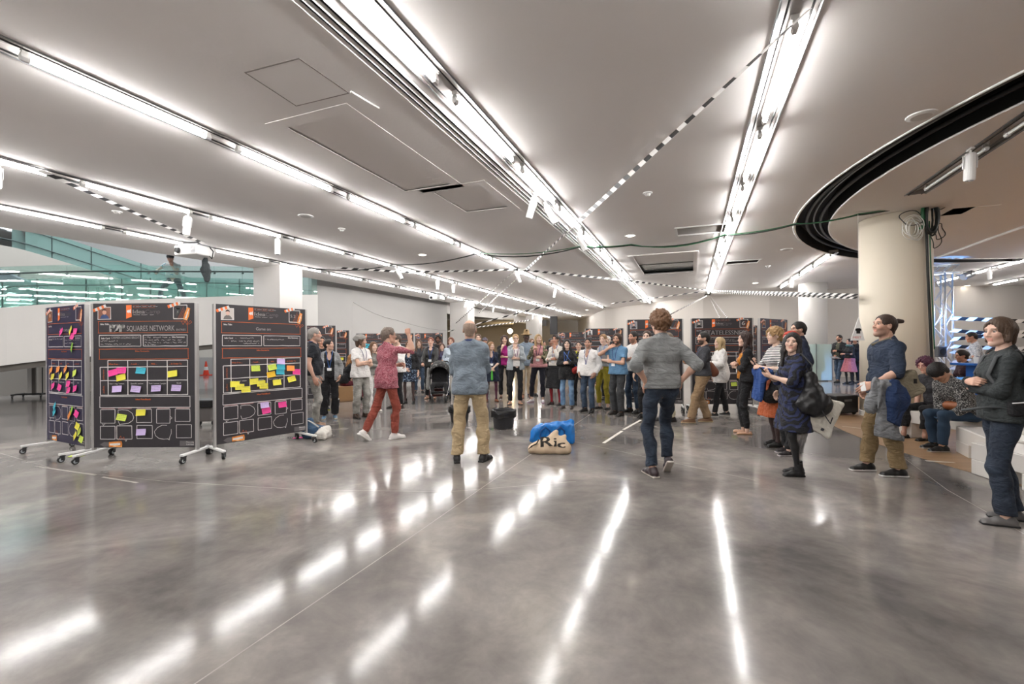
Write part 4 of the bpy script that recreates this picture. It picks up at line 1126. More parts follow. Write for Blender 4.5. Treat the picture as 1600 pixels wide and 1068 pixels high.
def layout():
    W = MB(); O = MB(); G = MB(); D = MB(); B = MB(); OB = MB(); PK = MB()
    rect(O, 140, 295, 1255, 438, 6, 10); rect(O, 148, 640, 1262, 765, 7, 10)
    rect(W, 148, 468, 668, 605, 8); rect(W, 700, 468, 1250, 605, 8)
    for x in (255, 503, 748, 997, 1252): seg(W, x, 780, x, 1215, 10)
    seg(W, 255, 782, 1252, 782, 9); seg(W, 155, 865, 1252, 860, 10); seg(W, 155, 1032, 1252, 1030, 10); seg(W, 155, 1215, 1252, 1210, 10); seg(W, 157, 865, 157, 1215, 10)
    rect(W, 150, 1230, 1280, 1368, 8)
    for (a, b, c, d) in [(160, 1392, 340, 1560), (610, 1390, 796, 1555), (860, 1390, 1028, 1565), (1096, 1390, 1280, 1545), (155, 1598, 340, 1760), (362, 1596, 550, 1760), (612, 1592, 806, 1755), (1108, 1586, 1296, 1750)]:
        rect(W, a, b, c, d, 7)
        if b < 1500: fill(PK, [(a + 10, 1372), (c - 5, 1372), (c - 5, 1386), (a + 10, 1386)])
    fill(PK, [(375, 1372), (550, 1372), (550, 1386), (375, 1386)])
    curve(W, [(380, 1440), (378, 1400), (430, 1396), (500, 1402), (555, 1440), (574, 1490), (560, 1530), (510, 1562), (450, 1572), (405, 1575), (398, 1582), (378, 1530)], 6)
    curve(W, [(990, 1592), (930, 1590), (870, 1620), (832, 1670), (845, 1720), (890, 1755), (950, 1765), (1000, 1760), (1018, 1775), (1022, 1745), (1044, 1690), (1042, 1640)], 6)
    curve(W, [(165, 1558), (210, 1560), (212, 1575), (190, 1590), (185, 1560)], 5); curve(W, [(1030, 1480), (1055, 1500), (1030, 1520)], 5); curve(W, [(460, 1760), (475, 1790), (490, 1762)], 5)
    # number box and tapes, pendant bulbs
    rect(W, 1080, 98, 1250, 265, 9)
    for (ax, ay, bx, by) in [(75, 162, 235, 100), (1010, 118, 1165, 68)]:
        for i in range(6):
            t0, t1 = i / 6, (i + 1) / 6; x0, y0, x1, y1 = ax + (bx - ax) * t0, ay + (by - ay) * t0, ax + (bx - ax) * t1, ay + (by - ay) * t1
            fill(OB if i % 2 == 0 else W, [(x0 - 7, y0 - 18), (x1 - 7, y1 - 18), (x1 + 7, y1 + 18), (x0 + 7, y0 + 18)], .002)
    fill(B, [(1255, 125), (1292, 140), (1275, 235), (1250, 288), (1205, 275), (1215, 215)], .0015); fill(W, [(1268, 150), (1276, 152), (1245, 265), (1225, 262)], .0022)
    for k in range(6): seg(O, 1210 + 8 * k, 120 + 20 * k, 1130 + 22 * k, 275 - 4 * k, 3, .001)
    curve(O, [(1180, 300), (1200, 340), (1225, 300), (1250, 345), (1290, 290), (1310, 310), (1270, 340)], 4)
    fill(B, [(262, 1795), (420, 1785), (430, 1820), (425, 1860), (262, 1855)], .0012); fill(GRY := D, [(150, 1825), (200, 1795), (260, 1798), (260, 1855), (200, 1858)], .0012); curve(O, [(380, 1775), (410, 1720), (420, 1760), (450, 1735), (455, 1775)], 4); fill(W, [(275, 1815), (405, 1806), (405, 1835), (275, 1838)], .002)
    # header: ribbon, name, small print
    fill(OB, [(488, 95), (556, 92), (556, 238), (488, 264)], .001); fill(W, [(498, 165), (520, 150), (520, 160), (548, 142), (548, 195), (520, 182), (520, 196), (498, 182)], .002)
    word(G, 'Idea', 572, 722, 198, 48, bold=3); word(D, 'Camp', 728, 915, 198, 48)
    for k, (y, a, b) in enumerate([(100, 572, 860), (112, 572, 885), (126, 572, 875)]): scrawl(O if k != 1 else W, a, b, y, 4, 2.5)
    scrawl(W, 574, 836, 215, 3, 2.5)
    word(W, 'Idea Title', 166, 270, 340, 22, bold=1.2); word(W, 'Info Card', 176, 280, 515, 20, bold=1.2); word(W, 'Idea Summary', 1062, 1220, 502, 18, bold=1.2)
    word(O, 'Idea Scenario', 600, 775, 676, 19, bold=1); word(O, 'Idea Feedback', 600, 790, 1276, 20, bold=1)
    word(O, 'What if we ...', 262, 405, 836, 20, bold=.8); word(O, '... I could ...', 525, 640, 836, 20, bold=.8); word(O, '... With ...', 775, 870, 836, 20, bold=.8); word(O, '... In Order To', 1022, 1180, 836, 20, bold=.8)
    word(W, 'User / org / citizen', 270, 458, 1078, 17); word(W, 'Specific action', 540, 695, 1078, 17); word(W, 'Tool / content / people', 765, 980, 1078, 17); word(W, 'Goal', 1115, 1170, 1074, 17)
    word(O, 'Inspiration', 196, 1015, 1015, 20, rot=0) if False else None
    word(O, 'Inspiration', 195, 320, 1018, 20, rot=1); word(O, 'Original', 195, 285, 1190, 20, rot=1)
    fill(D, [(1150, 1785), (1330, 1785), (1330, 1850), (1150, 1850)], .0008); curve(OB, [(1165, 1802), (1185, 1816), (1165, 1832)], 7); curve(OB, [(1212, 1802), (1192, 1816), (1212, 1832)], 7); word(W, 'Platoniq', 1230, 1325, 1812, 20, .0012, bold=1.2); word(W, 'Lantza', 1236, 1325, 1838, 18, .0012)
    out = []
    for nm, mb, m in (('printed_white_lines', W, CHALK), ('printed_orange_lines', O, ORNG), ('printed_grey_lettering', G, GREYT), ('printed_dark_shapes', D, DGREYT), ('printed_light_bulb', B, GLOW), ('printed_orange_shapes', OB, ORNGB), ('printed_pink_strip', PK, PINKT)):
        me = bpy.data.meshes.new(nm); me.from_pydata(mb.v, [], mb.f); me.materials.append(m); out.append((nm, me))
    return out
LAYOUT = layout()
def castor_mesh():
    w = MB().lathe([(.0, -.016), (.034, -.016), (.036, -.012), (.036, .012), (.034, .016), (0, .016)], 16, Matrix.Rotation(PI / 2, 3, 'Y'), (0, 0, .036))
    hub = MB().lathe([(0, -.019), (.022, -.019), (.022, .019), (0, .019)], 12, Matrix.Rotation(PI / 2, 3, 'Y'), (0, 0, .036))
    fork = MB().box((.02, .015, .055), (.006, .04, .05)).box((-.02, .015, .055), (.006, .04, .05)).box((0, .02, .082), (.046, .045, .008))
    out = []
    for nm, q, m in (('castor_wheel', w, BLACK), ('castor_hub', hub, mat('castor_grey', '#a9b0b2', .4, .05, 20)), ('castor_fork', fork, DARK)):
        me = bpy.data.meshes.new(nm); me.from_pydata(q.v, [], q.f); me.materials.append(m); out.append((nm, me))
    return out
CASTOR = castor_mesh()
NC = {'yellow': '#e8e04a', 'lime': '#cfe35a', 'pink': '#f2469b', 'cyan': '#3fb9cf', 'lilac': '#cdb9e6', 'orange': '#f79a4a', 'gold': '#f2c32c', 'green': '#9bd84a'}
def note_mesh():
    vs = []; n = 4
    for i in range(n + 1):
        t = i / n; vs += [(-.062, -.002 - .012 * t * t, .04 - .08 * t), (.062, -.002 - .016 * t * t, .04 - .08 * t)]
    fs = [(2 * i, 2 * i + 2, 2 * i + 3, 2 * i + 1) for i in range(n)]; out = {}
    for k, c in NC.items():
        me = bpy.data.meshes.new('sticky_note'); me.from_pydata(vs, [], fs); me.materials.append(mat('note_' + k, c, .7, .04, 12)); out[k] = me
    return out
NOTE = note_mesh()
INK = mat('note_ink', '#5a5550', .8, .1, 20)
def ink_mesh():
    mb = MB(); r = random.Random(5)
    for k in range(3):
        z = .022 - .02 * k; x = -.045
        while x < .04:
            L = r.uniform(.008, .02); mb.add([(x, -.0165, z), (x + L, -.0165, z + .001), (x + L, -.0165, z + .0035), (x, -.0165, z + .0025)], [(0, 1, 2, 3)]); x += L + .006
    me = bpy.data.meshes.new('handwriting'); me.from_pydata(mb.v, [], mb.f); me.materials.append(INK); return me
INKM = ink_mesh()
def board(pl, pr, label, notes=(), titles=(), photo=('#8a5b4a', '#d8a48c', '#3a4f7a'), ztop=2.03, violet=False, number=None, feet=True, plain=False, scr=()):
    pl = Vector((pl[0], pl[1], 0)); pr = Vector((pr[0], pr[1], 0)); d = pr - pl; c = (pl + pr) / 2
    e = empty('poster_board', c, math.atan2(d.y, d.x)); e.scale = (d.length / (BW + .06), 1, ztop / 2.03)
    tag(e, label, 'poster board', 'black poster boards on castors')
    bevel(MB().box((0, 0, BZ + BH / 2), (BW, .032, BH)).build('panel', POSTER_V if violet else POSTER, e), .002, 1)
    for sx in (-1, 1):
        bevel(MB().box((sx * (BW / 2 + .015), .004, (BZ + BH) / 2 + .05), (.03, .05, BZ + BH - .1)).build('side_post', ALU, e), .006, 2)
        if feet:
            fb = MB().box((sx * (BW / 2 + .01), .0, .105), (.045, .56, .028)); bevel(fb.build('foot_bar', WHITE, e), .006, 2)
            for sy in (-1, 1):
                k = empty('castor', (sx * (BW / 2 + .01), sy * .26, 0), rb.uniform(-.8, .8), e)
                for nm, me in CASTOR: link(nm, me, k)
    for nm, me in LAYOUT:
        if plain and nm in ('printed_pink_strip',): continue
        o = link(nm, me, e); o['kind'] = 'stuff'
    # portrait photo
    ph = MB(); ph.cur = 0; fill(ph, [(132, 118), (296, 114), (298, 270), (130, 274)], .0012); ph.cur = 1; fill(ph, [(138, 126), (290, 122), (290, 262), (138, 266)], .0016)
    ph.cur = 2; fill(ph, [(160, 262), (175, 225), (200, 208), (232, 208), (262, 230), (275, 262)], .002); ph.cur = 3; fill(ph, [(216 + 26 * math.cos(a), 178 + 34 * math.sin(a)) for a in np.linspace(0, 2 * PI, 13)[:-1]], .0024)
    ph.cur = 4; fill(ph, [(188, 172), (192, 148), (214, 136), (238, 148), (244, 172), (232, 160), (204, 158)], .0028)
    ph.build('portrait_photo', [CHALK, mat('photo_bg_' + photo[0], photo[0], .6), mat('photo_top_' + photo[2], photo[2], .6), mat('photo_skin_' + photo[1], photo[1], .6), mat('photo_hair', '#3a2c26', .6)], e)
    for (s, x0, x1, yb, hg, m, b) in titles:
        mb = MB(); word(mb, s, x0, x1, yb, hg, .0016, bold=b); o = mb.build('handwritten_title', m, e); o['kind'] = 'stuff'
    mb = MB()
    for (x0, x1, y) in scr: scrawl(mb, x0, x1, y, 8, 3)
    if scr: o = mb.build('handwriting', CHALK, e); o['kind'] = 'stuff'
    for (cname, x, y, *r) in notes:
        p = uvp(x, y, .003); n = link('sticky_note', NOTE[cname], e, p, (0, -math.radians(r[0] if r else rb.uniform(-10, 10)), 0))
        n.location.y -= rb.uniform(0, .004)
        if rb.random() < .8: link('handwriting', INKM, n)
    return e
def P2(px, Y): return ((px - 800) / FPX * Y, Y)
n2 = [('pink', 325, 932, 15), ('pink', 432, 905, 3), ('yellow', 425, 992, 14), ('cyan', 675, 908, -4), ('yellow', 1070, 950, 9), ('lilac', 375, 1135, 4), ('lilac', 610, 1137, -6), ('lilac', 865, 1130, 3), ('lilac', 1117, 1127, -2), ('lime', 430, 1488, -9), ('yellow', 670, 1430, 3), ('lilac', 672, 1673, 2)]
n3 = [('lime', 578, 912, 0), ('lilac', 945, 828, -6), ('lime', 815, 905, 10), ('cyan', 945, 903, -3), ('cyan', 935, 972, -4), ('gold', 800, 1005, 8), ('orange', 1095, 930, -3), ('pink', 1185, 985, -5), ('yellow', 300, 1108, -4), ('yellow', 362, 1148, -3), ('yellow', 443, 1186, 0), ('yellow', 558, 1088, 3), ('yellow', 655, 1120, 2), ('yellow', 692, 1155, -4), ('yellow', 885, 1120, 4), ('yellow', 1110, 1085, 12), ('lilac', 703, 1420, 2), ('pink', 725, 1500, 8), ('pink', 965, 1440, 3)]
n1 = [('pink', 633, 410, 25), ('yellow', 938, 400, 45), ('pink', 1090, 410, 0), ('pink', 985, 470, -8), ('green', 980, 615, 60), ('orange', 262, 920, 25), ('orange', 500, 905, 12), ('orange', 760, 900, 30), ('yellow', 320, 1005, 10), ('yellow', 600, 990, 30), ('yellow', 820, 985, 25), ('lime', 1058, 945, 15), ('pink', 333, 1130, 20), ('pink', 560, 1140, -10), ('pink', 845, 1085, 0), ('pink', 860, 1170, 10), ('pink', 1070, 1142, 12), ('cyan', 380, 1405, 40), ('cyan', 370, 1480, 30), ('green', 960, 1430, 50), ('orange', 880, 1500, 40), ('pink', 1118, 1460, -20), ('yellow', 1140, 1618, -15), ('lime', 1190, 1690, 30), ('yellow', 1060, 1750, 35), ('lime', 1250, 1775, -12)]
WT = CHALK; GT = mat('chalk_thin', '#a9a7a6', .8, .15, 40)
board(P2(144, 5.92), P2(309, 5.92), 'black poster board titled P2P Squares Network with a seven in its corner', n2,
      [('P2P', 285, 465, 425, 95, WT, 7), ('SQUARES NETWORK', 495, 1095, 415, 66, GT, 0), ('ENTRES', 1115, 1232, 415, 24, GT, 0), ('7', 1110, 1172, 215, 82, WT, 2), ('CARMEN LOZANO BRIGHT', 300, 655, 512, 28, GT, 0)],
      scr=[(165, 390, 540), (165, 550, 578), (715, 1050, 498), (715, 1180, 530), (720, 1235, 560), (720, 880, 585)])
board(P2(333, 6.02), P2(479, 7.05), 'black poster board titled Game On with rows of overlapping yellow notes', n3,
      [('Game on', 590, 800, 395, 40, GT, 0), ('5.2', 1100, 1180, 200, 40, GT, 0)], photo=('#c9c2bd', '#d9b5a6', '#6f6a68'), scr=[(300, 560, 505), (220, 330, 545), (360, 640, 545), (420, 640, 575), (720, 1000, 520)])
board(P2(74, 6.5), P2(136, 5.98), 'violet-black poster board with pink and orange notes, turned edge-on beside the other boards', n1, [('Nexus', 560, 900, 405, 45, GT, 0)], photo=('#7a4a34', '#c99a7c', '#a05a2c'), violet=True, scr=[(300, 640, 500), (720, 1200, 520), (720, 1100, 560)])
NG = [('yellow', 900, 905), ('orange', 500, 905), ('lime', 700, 1140)]
board(P2(447, 11.4), P2(526, 11.6), 'poster board standing behind the grey-haired man in the dark polo shirt', [], scr=[(300, 900, 380), (200, 640, 520)], ztop=2.0)
board(P2(478, 14.3), P2(547, 14.0), 'poster board with orange and yellow notes behind the seated curly-haired woman', [('yellow', 1130, 935), ('orange', 950, 930), ('yellow', 1060, 935), ('orange', 500, 930), ('lime', 1000, 1110)], scr=[(300, 900, 380)], ztop=1.97)
for i, (a, b, lab, nn) in enumerate([(556, 601, 'poster board with teal notes behind the man in the grey beanie', [('cyan', 500, 500), ('cyan', 640, 520), ('cyan', 560, 600)]), (602, 647, 'poster board behind the fist of the man in the red shirt', []), (648, 693, 'poster board behind the woman with the pushchair', [])]):
    board(P2(a, 18.2), P2(b, 18.3), lab, nn, ztop=2.0, scr=[(200, 1100, 380)])
board(P2(873, 17.6), P2(924, 17.4), 'far poster board behind the woman in the dark flowered tunic', [], ztop=1.98, scr=[(200, 1100, 380)])
board(P2(914, 14.6), P2(975, 14.4), 'poster board behind the man in the white shirt', [], ztop=2.0, photo=('#d8d8d8', '#555555', '#333333'), scr=[(200, 1100, 380)])
board(P2(979, 10.35), P2(1068, 10.0), 'poster board half hidden by the man in the grey jumper', [('yellow', 1260, 1440), ('yellow', 1230, 1500), ('yellow', 1000, 1480)], photo=('#8a8a90', '#caa090', '#2c2c34'), scr=[(200, 1100, 380), (200, 640, 520)])
board(P2(1079, 9.95), P2(1177, 9.9), 'black poster board titled Statelessness with a six in its corner', [('yellow', 204, 1291, 8), ('lime', 943, 1450, 3), ('lime', 298, 970, 30)],
      [('STATELESSNESS', 330, 1240, 415, 90, GT, 2), ('6', 1120, 1190, 215, 80, WT, 2)], photo=('#777777', '#c9b8b0', '#222222'), scr=[(300, 640, 500), (720, 1200, 520), (720, 1200, 550)])
board(P2(1186, 9.95), P2(1230, 10.75), 'violet-black poster board with two lime notes, turned edge-on behind the woman in the striped top', [('lime', 330, 900), ('lime', 720, 925)], violet=True, scr=[(300, 1000, 380), (200, 640, 520), (700, 1200, 520)])
board(P2(1150, 12.6), P2(1183, 13.1), 'poster board showing as a narrow strip behind the Statelessness board', [], scr=[(200, 1100, 380)], ztop=2.0)
# ------------------------------------------------------------------ people
def fab(name, c, var=.14, scale=14, bump=.25, bs=45): return mat('cloth_' + name, c, .88, var, scale, bump=bump, bscale=bs, fold=.6)
DEN_D = mat_ramp('denim_dark', [(.35, '#1a2230'), (.65, '#2a3646')], scale=7, rough=.85, bump=.1)
DEN_M = mat_ramp('denim_mid', [(.35, '#263546'), (.65, '#42546a')], scale=6, rough=.85, bump=.1)
DEN_L = mat_ramp('denim_light', [(.35, '#4a6a8c'), (.65, '#7f9fbe')], scale=6, rough=.85, bump=.1)
DEN_G = mat_ramp('denim_grey', [(.35, '#77756f'), (.65, '#a3a19a')], scale=6, rough=.85, bump=.1)
KHAKI = fab('khaki', '#b09c7a'); KHAKI2 = fab('khaki_dark', '#8f775a'); BLK = fab('black', '#17171a'); NAVY = fab('navy', '#1c2438'); WHT = fab('white', '#e4e2df', .04); CHAR = fab('charcoal', '#3a3b40')
RED_PRINT = mat_ramp('red_print', [(.40, '#853343'), (.50, '#a15a66'), (.60, '#b67e86')], scale=60, rough=.85, detail=2, distort=1.5)
BRICK = fab('brick_red', '#863e30'); CHAMB = mat_ramp('chambray', [(.35, '#6b7680'), (.65, '#77838e')], scale=10, rough=.85, bump=.2)
KNIT = mat_ramp('grey_knit', [(.0, '#6f7171'), (.03, '#7f8181'), (.5, '#848686'), (1.0, '#7f8181')], 'wave', scale=2.6, rough=.95, distort=.15, bump=.06)
STRIPE = mat_ramp('sailor_stripe', [(.0, '#23242c'), (.45, '#e6e4e0')], 'wave', scale=13, rough=.85, const=True)
NAVYPAT = mat_ramp('navy_block_print', [(.0, '#131318'), (.5, '#222a4c')], 'wave', scale=4.2, rough=.85, distort=14, const=True, rot=(.5, .4, 0))
FLORAL = mat_ramp('blue_floral', [(.0, '#c9d2dc'), (.30, '#5f7690'), (.5, '#222c3e'), (.8, '#1c2434')], 'voronoi', scale=26, rough=.85)
DFLORAL = mat_ramp('black_floral', [(.0, '#b9b5a6'), (.16, '#3b3b38'), (.3, '#151518')], 'voronoi', scale=42, rough=.85)
SPECK = mat_ramp('speckled_knit', [(.38, '#1c1c1e'), (.52, '#4a4a4a'), (.62, '#a5a39f')], scale=75, rough=.95, detail=2, bump=.4)
CAMO = mat_ramp('camouflage', [(.0, '#2e2c27'), (.42, '#5b5a45'), (.55, '#8b8468'), (.68, '#3c4034')], scale=9, rough=.85, const=True)
SCARF = mat_ramp('purple_scarf', [(.0, '#3a3142'), (.5, '#8a8190')], 'wave', scale=8, rough=.9, distort=4)
TR = lambda m, **k: dict(type='trousers', mat=m, **k)
LBLUE = '#26386e'
SK = ['#d8a88c', '#e2b79c', '#c98f70', '#e6bfa6', '#5a3a2a']
def put(key, px, fy, hy, yaw, label, dh=0, **k):
    p = feet_at(px, fy); H = height_at(px, fy, hy) + dh; H = min(max(H, 1.5), 1.93)
    return person(key, p, yaw, label, H=H, **k)

# --- the five nearest
put('red', 600, 686, 511, -42, 'man in a red patterned shirt and brick trousers raising his fist', lod=0, skin='#cf9c80', hair=('tousled', '#6c5f55'), head=(-22, 4, 0), beard=None, glasses='#4a3a34', width=1.02,
    arms=('hold', ((.30, .17, 1.66), (.9, .8, -.9), (.5, -.6, .2), 'fist')), feet=((-.10, -.34, 5, 36), (.11, .12, -8)), pelvis=(0, .05, -.006), lean=3,
    top=dict(mat=RED_PRINT, sleeve=1.12, hem=.80, folds=1.3, loose=.006, cuff=.012), bottom=TR(BRICK, flare=.010), shoes=('sneaker', '#d9d5d2', '#e8e6e2'), lanyard=LBLUE)
put('bald', 735, 721, 500, 2, 'bald man in a chambray shirt and khaki trousers seen from behind', lod=0, skin='#d3a084', hair=('rim', '#8a7666'), arms=('crossed', 'crossed_over'), feet=((-.165, 0, 6), (.165, .02, -28)), width=1.1,
    top=dict(mat=CHAMB, sleeve=1.9, hem=.84, folds=1.6, loose=.012), bottom=TR(KHAKI, loose=.012, flare=.016, folds=1.3), shoes=('shoe', '#1a1919', '#0f0f0f'), lanyard=LBLUE)
put('jumper', 1032, 742, 485, 6, 'curly-haired man in a grey jumper with hands on hips, seen from behind', lod=0, skin='#d9a68a', hair=('curly', '#6a4a30'), arms=('hips', 'hips'), feet=((-.10, -.03, 6), (.105, .0, -10, 42)), pelvis=(.01, 0, -.012), width=1.08,
    top=dict(mat=KNIT, sleeve=1.22, hem=.93, folds=.9, loose=.012, cuff=.014), bottom=TR(DEN_D, loose=.0, flare=.012, to=1.93, folds=1.3), shoes=('sneaker', '#33262a', '#cfc6bb'))
put('phone', 1242, 741, 520, 78, 'dark-haired woman in a navy and black patterned dress looking at the camera', lod=0, sex='f', skin='#e3b9a0', hair=('long', '#171210'), head=(62, 0, -4), arms=('phone', 'phone'), feet=((-.08, 0, 5), (.09, -.06, 0)),
    top=dict(name='dress', mat=NAVYPAT, sleeve=1.05, hem=.56, skirt=.28, loose=.014, cuff=.014, folds=.8), bottom=dict(type='none', tights='#17171a', cutz=.95), shoes=('boot', '#1b1a1b', '#0e0e0e'))
put('bun', 1384, 739, 492, 84, 'man with a topknot in a dark blue shirt carrying a canvas shoulder bag', lod=0, skin='#d6a286', hair=('topbun', '#35241a'), head=(4, 7, 0), beard='stubble', arms=(((.22, .27, 1.0), (.6, -1, -.2), (.8, .2, .4), 'relaxed'), 'pocket'), feet=((-.13, -.04, 0), (.09, .14, 4)), lean=-1,
    top=dict(mat=fab('ink_blue', '#232f42'), sleeve=1.12, hem=.88, folds=1.3, loose=.01, cuff=.012), bottom=TR(fab('tan_chino', '#85704f'), loose=.008, flare=.016, folds=1.3), shoes=('sneaker', '#1b1a1a', '#dcdad6'))
put('pack', 1568, 816, 497, 62, 'short-haired woman with a backpack and crossed arms at the edge of the frame', lod=0, sex='f', skin='#ddb097', hair=('bob', '#4b3829'), head=(30, -3, 0), arms=('crossed', 'crossed_over'), feet=((-.10, .02, 4), (.12, -.10, -4)),
    top=dict(mat=fab('slate', '#2d3233'), sleeve=1.93, hem=.88, loose=.008, folds=1.2), bottom=TR(DEN_D, loose=.006, flare=.018), shoes=('sneaker', '#605e5d', '#2a2a2c'))

# --- right side of the ring
put('cup', 1094, 660, 517, 82, 'bearded man in a charcoal shirt holding a cup, in front of the Statelessness board', skin='#cf9d80', hair=('short', '#1d1815'), beard='full', head=(6, 0, 0), arms=('hold', 'hold'), feet=((-.12, .20, 0), (.10, -.17, -6)), lean=-4, pelvis=(0, -.04, -.02),
    top=dict(mat=CHAR, sleeve=1.15, hem=.90, loose=.008, cuff=.012), bottom=TR(KHAKI2, loose=.012, flare=.022), shoes=('sneaker', '#7a5a3e', '#c9b490'), lanyard=LBLUE)
put('blonde', 1126, 650, 527, 84, 'blonde woman in a long white blouse and black leggings behind the man with the cup', sex='f', skin=SK[3], hair=('long', '#b09870'), arms=('hold', 'hang'), feet=((-.1, .16, 0), (.09, -.16, 0)),
    top=dict(mat=WHT, sleeve=2, hem=.76, loose=.03, name='blouse'), bottom=TR(BLK), shoes=('sneaker', '#1a1a1c', '#d9d7d2'))
put('mustard', 1166, 677, 519, 72, 'woman in a mustard top and black cardigan with folded arms and a dark red bag', sex='f', skin=SK[1], hair=('longwavy', '#33211a'), head=(14, 0, 0), arms=('crossed', 'crossed_over'), feet=((-.08, 0, 10), (.08, .03, -5)),
    top=dict(mat=fab('mustard', '#b5731f'), sleeve=.4, hem=.95, neck='scoop'), jacket=dict(name='cardigan', mat=BLK, sleeve=2, hem=.90, open=.27), bottom=TR(BLK, flare=.004), shoes=('flat', '#caa187', '#b98d63'), lanyard=LBLUE, badge=True)
put('stripe', 1213, 696, 512, 90, 'curly blonde woman in a striped top and orange pleated skirt', sex='f', skin=SK[3], hair=('curly', '#a18258'), head=(0, -2, 0), arms=('hold', 'phone'), feet=((-.1, .03, 0), (.1, -.04, 0)),
    top=dict(mat=STRIPE, sleeve=1.4, hem=1.03), bottom=dict(type='skirt', mat=fab('rust', '#aa5630'), r=.27, hem=.44, pleats=34, tights='#3a2a28', cutz=.6), shoes=('shoe', '#1b1a1a', '#101010'))
put('redhair', 1238, 709, 518, 95, 'red-haired woman almost hidden behind the dark-haired woman, in sneakers', sex='f', skin=SK[3], hair=('pixie', '#b2321c'), arms=('hang', 'hang'), feet=((-.1, .12, 0), (.1, .02, 0)),
    top=dict(mat=BLK, sleeve=2, hem=.85), bottom=TR(BLK), shoes=('sneaker', '#221d20', '#d8d0d2'))
put('navyman', 1250, 676, 503, 70, 'dark-haired man in a navy jacket behind the women at the ring', skin='#c9987c', hair=('short', '#16120f'), head=(20, 0, 0), beard='stubble', arms=('pocket', 'pocket'), feet=((-.1, .1, 0), (.1, -.04, 0)),
    top=dict(mat=NAVY, sleeve=2, hem=.85, loose=.015, name='jacket', neck='high'), bottom=TR(DEN_D), shoes=('boot', '#191716', '#0f0f0f'))
put('farman', 1312, 598, 523, 110, 'bearded man in a dark jacket and jeans near the far wall', lod=2, skin=SK[2], hair=('short', '#1c1714'), beard='full', glasses='#1a1a1a', arms=('hold', 'clasp'), top=dict(mat=fab('olive', '#4a4a3c'), sleeve=2, hem=.9), jacket=dict(mat=BLK, sleeve=2, hem=.85, open=.12), bottom=TR(DEN_M), feet=((-.1, .25, 0), (.1, -.05, 0)))
put('pinkskirt', 1328, 600, 529, 95, 'woman in a pink knee-length skirt near the far wall', lod=2, sex='f', skin=SK[2], hair=('updo', '#1d1614'), arms=('hold', 'hold'), top=dict(mat=BLK, sleeve=2, hem=1.0), scarf=fab('teal', '#4a6a6a'), bottom=dict(type='skirt', mat=fab('rose', '#a3606a'), r=.30, hem=.48, pleats=14, tights='#17171a', cutz=.6))
put('farblack', 1337, 598, 526, 100, 'dark-clothed woman half hidden by the round column', lod=2, sex='f', skin=SK[2], hair=('updo', '#1d1614'), arms=('hang', 'hang'), top=dict(mat=BLK, sleeve=2, hem=.8), bottom=TR(BLK))

# --- the crowd, left to right
put('polo', 491, 667, 512, -72, 'grey-haired man in a dark polo shirt beside the Game On board', skin='#cf9b80', hair=('crop', '#8f8a84'), beard='stubble', head=(6, 0, 0), arms=('hang', 'hang'), width=1.08, belly=.9, top=dict(mat=fab('polo', '#191b22'), sleeve=.6, hem=.92), bottom=TR(DEN_G), shoes=('shoe', '#8a6a52', '#3a2c22'), lanyard='#2c3f78', badge=True)
put('behindleft', 503, 640, 526, -150, 'person in black almost hidden behind the woman in the grey cardigan', lod=2, skin=SK[2], hair=('short', '#15110f'), top=dict(mat=BLK, sleeve=2, hem=.85), bottom=TR(BLK), shoes=('sneaker', '#1c1c1c', '#b8b83a'))
put('cardigan', 515, 653, 530, -158, 'dark-haired woman in a black top and grey open cardigan with a badge', sex='f', skin='#d6a78b', hair=('updo', '#1e1613'), head=(58, 4, 0), arms=('pocket', 'hang'), top=dict(mat=BLK, sleeve=.3, hem=.9, neck='v'), jacket=dict(name='cardigan', mat=fab('grey_wool', '#8d8f90'), sleeve=1.9, hem=.84, open=.2), bottom=TR(BLK, flare=.03, loose=.01), shoes=('sneaker', '#5d7d98', '#dcd6c6'), lanyard='#2a5590', badge=True)
put('beanie', 564, 652, 524, -118, 'man in a grey beanie and white T-shirt with folded arms', skin='#d9ab8f', hair=('bob', '#4a3526'), head=(30, 0, 0), beard='stubble', arms=('crossed', 'crossed_over'), hat=('beanie', fab('beanie_grey', '#8f8d88')), feet=((-.1, .04, 0), (.11, -.03, -20)), top=dict(mat=WHT, sleeve=.6, hem=.86, loose=.02), bottom=TR(DEN_G, loose=.012, flare=.012), shoes=('boot', '#3a2a20', '#1c1613'), lanyard='#26365f', badge=True)
put('whitepants', 584, 642, 534, -140, 'woman in white trousers behind the man in the beanie', sex='f', skin=SK[3], hair=('long', '#6a4a30'), arms=('chin', 'crossed'), top=dict(mat=fab('grey_top', '#8a8984'), sleeve=2, hem=.92), bottom=TR(WHT), shoes=('sneaker', '#d6d0cc', '#e6e2dc'))
put('caller', 621, 637, 523, 150, 'man in a white shirt holding a phone behind the raised arm', skin=SK[1], hair=('short', '#4a3a2e'), head=(-20, -8, 0), beard='stubble', glasses='#2a2a2a', arms=('phone', 'hold'), top=dict(mat=WHT, sleeve=1.6, hem=.86, loose=.02), bottom=TR(BLK), shoes=('shoe', '#2a211c', '#14110f'))
put('floral', 640, 630, 533, 178, 'woman in a blue flowered dress, black cardigan and tights', sex='f', skin=SK[1], hair=('longwavy', '#6b4a33'), arms=('hang', 'clasp'), top=dict(name='dress', mat=FLORAL, sleeve=.3, hem=.62, skirt=.25, neck='v'), jacket=dict(name='cardigan', mat=BLK, sleeve=2, hem=.95, open=.18), bottom=dict(type='none', tights='#4a3a38', cutz=.9), shoes=('boot', '#1a1817', '#0e0e0e'))
put('brownhair', 655, 613, 531, 195, 'brown-haired woman behind the woman with the pushchair', lod=2, sex='f', skin=SK[1], hair=('longcurl', '#5a4230'), top=dict(mat=CHAR, sleeve=2, hem=.85), bottom=TR(DEN_M))
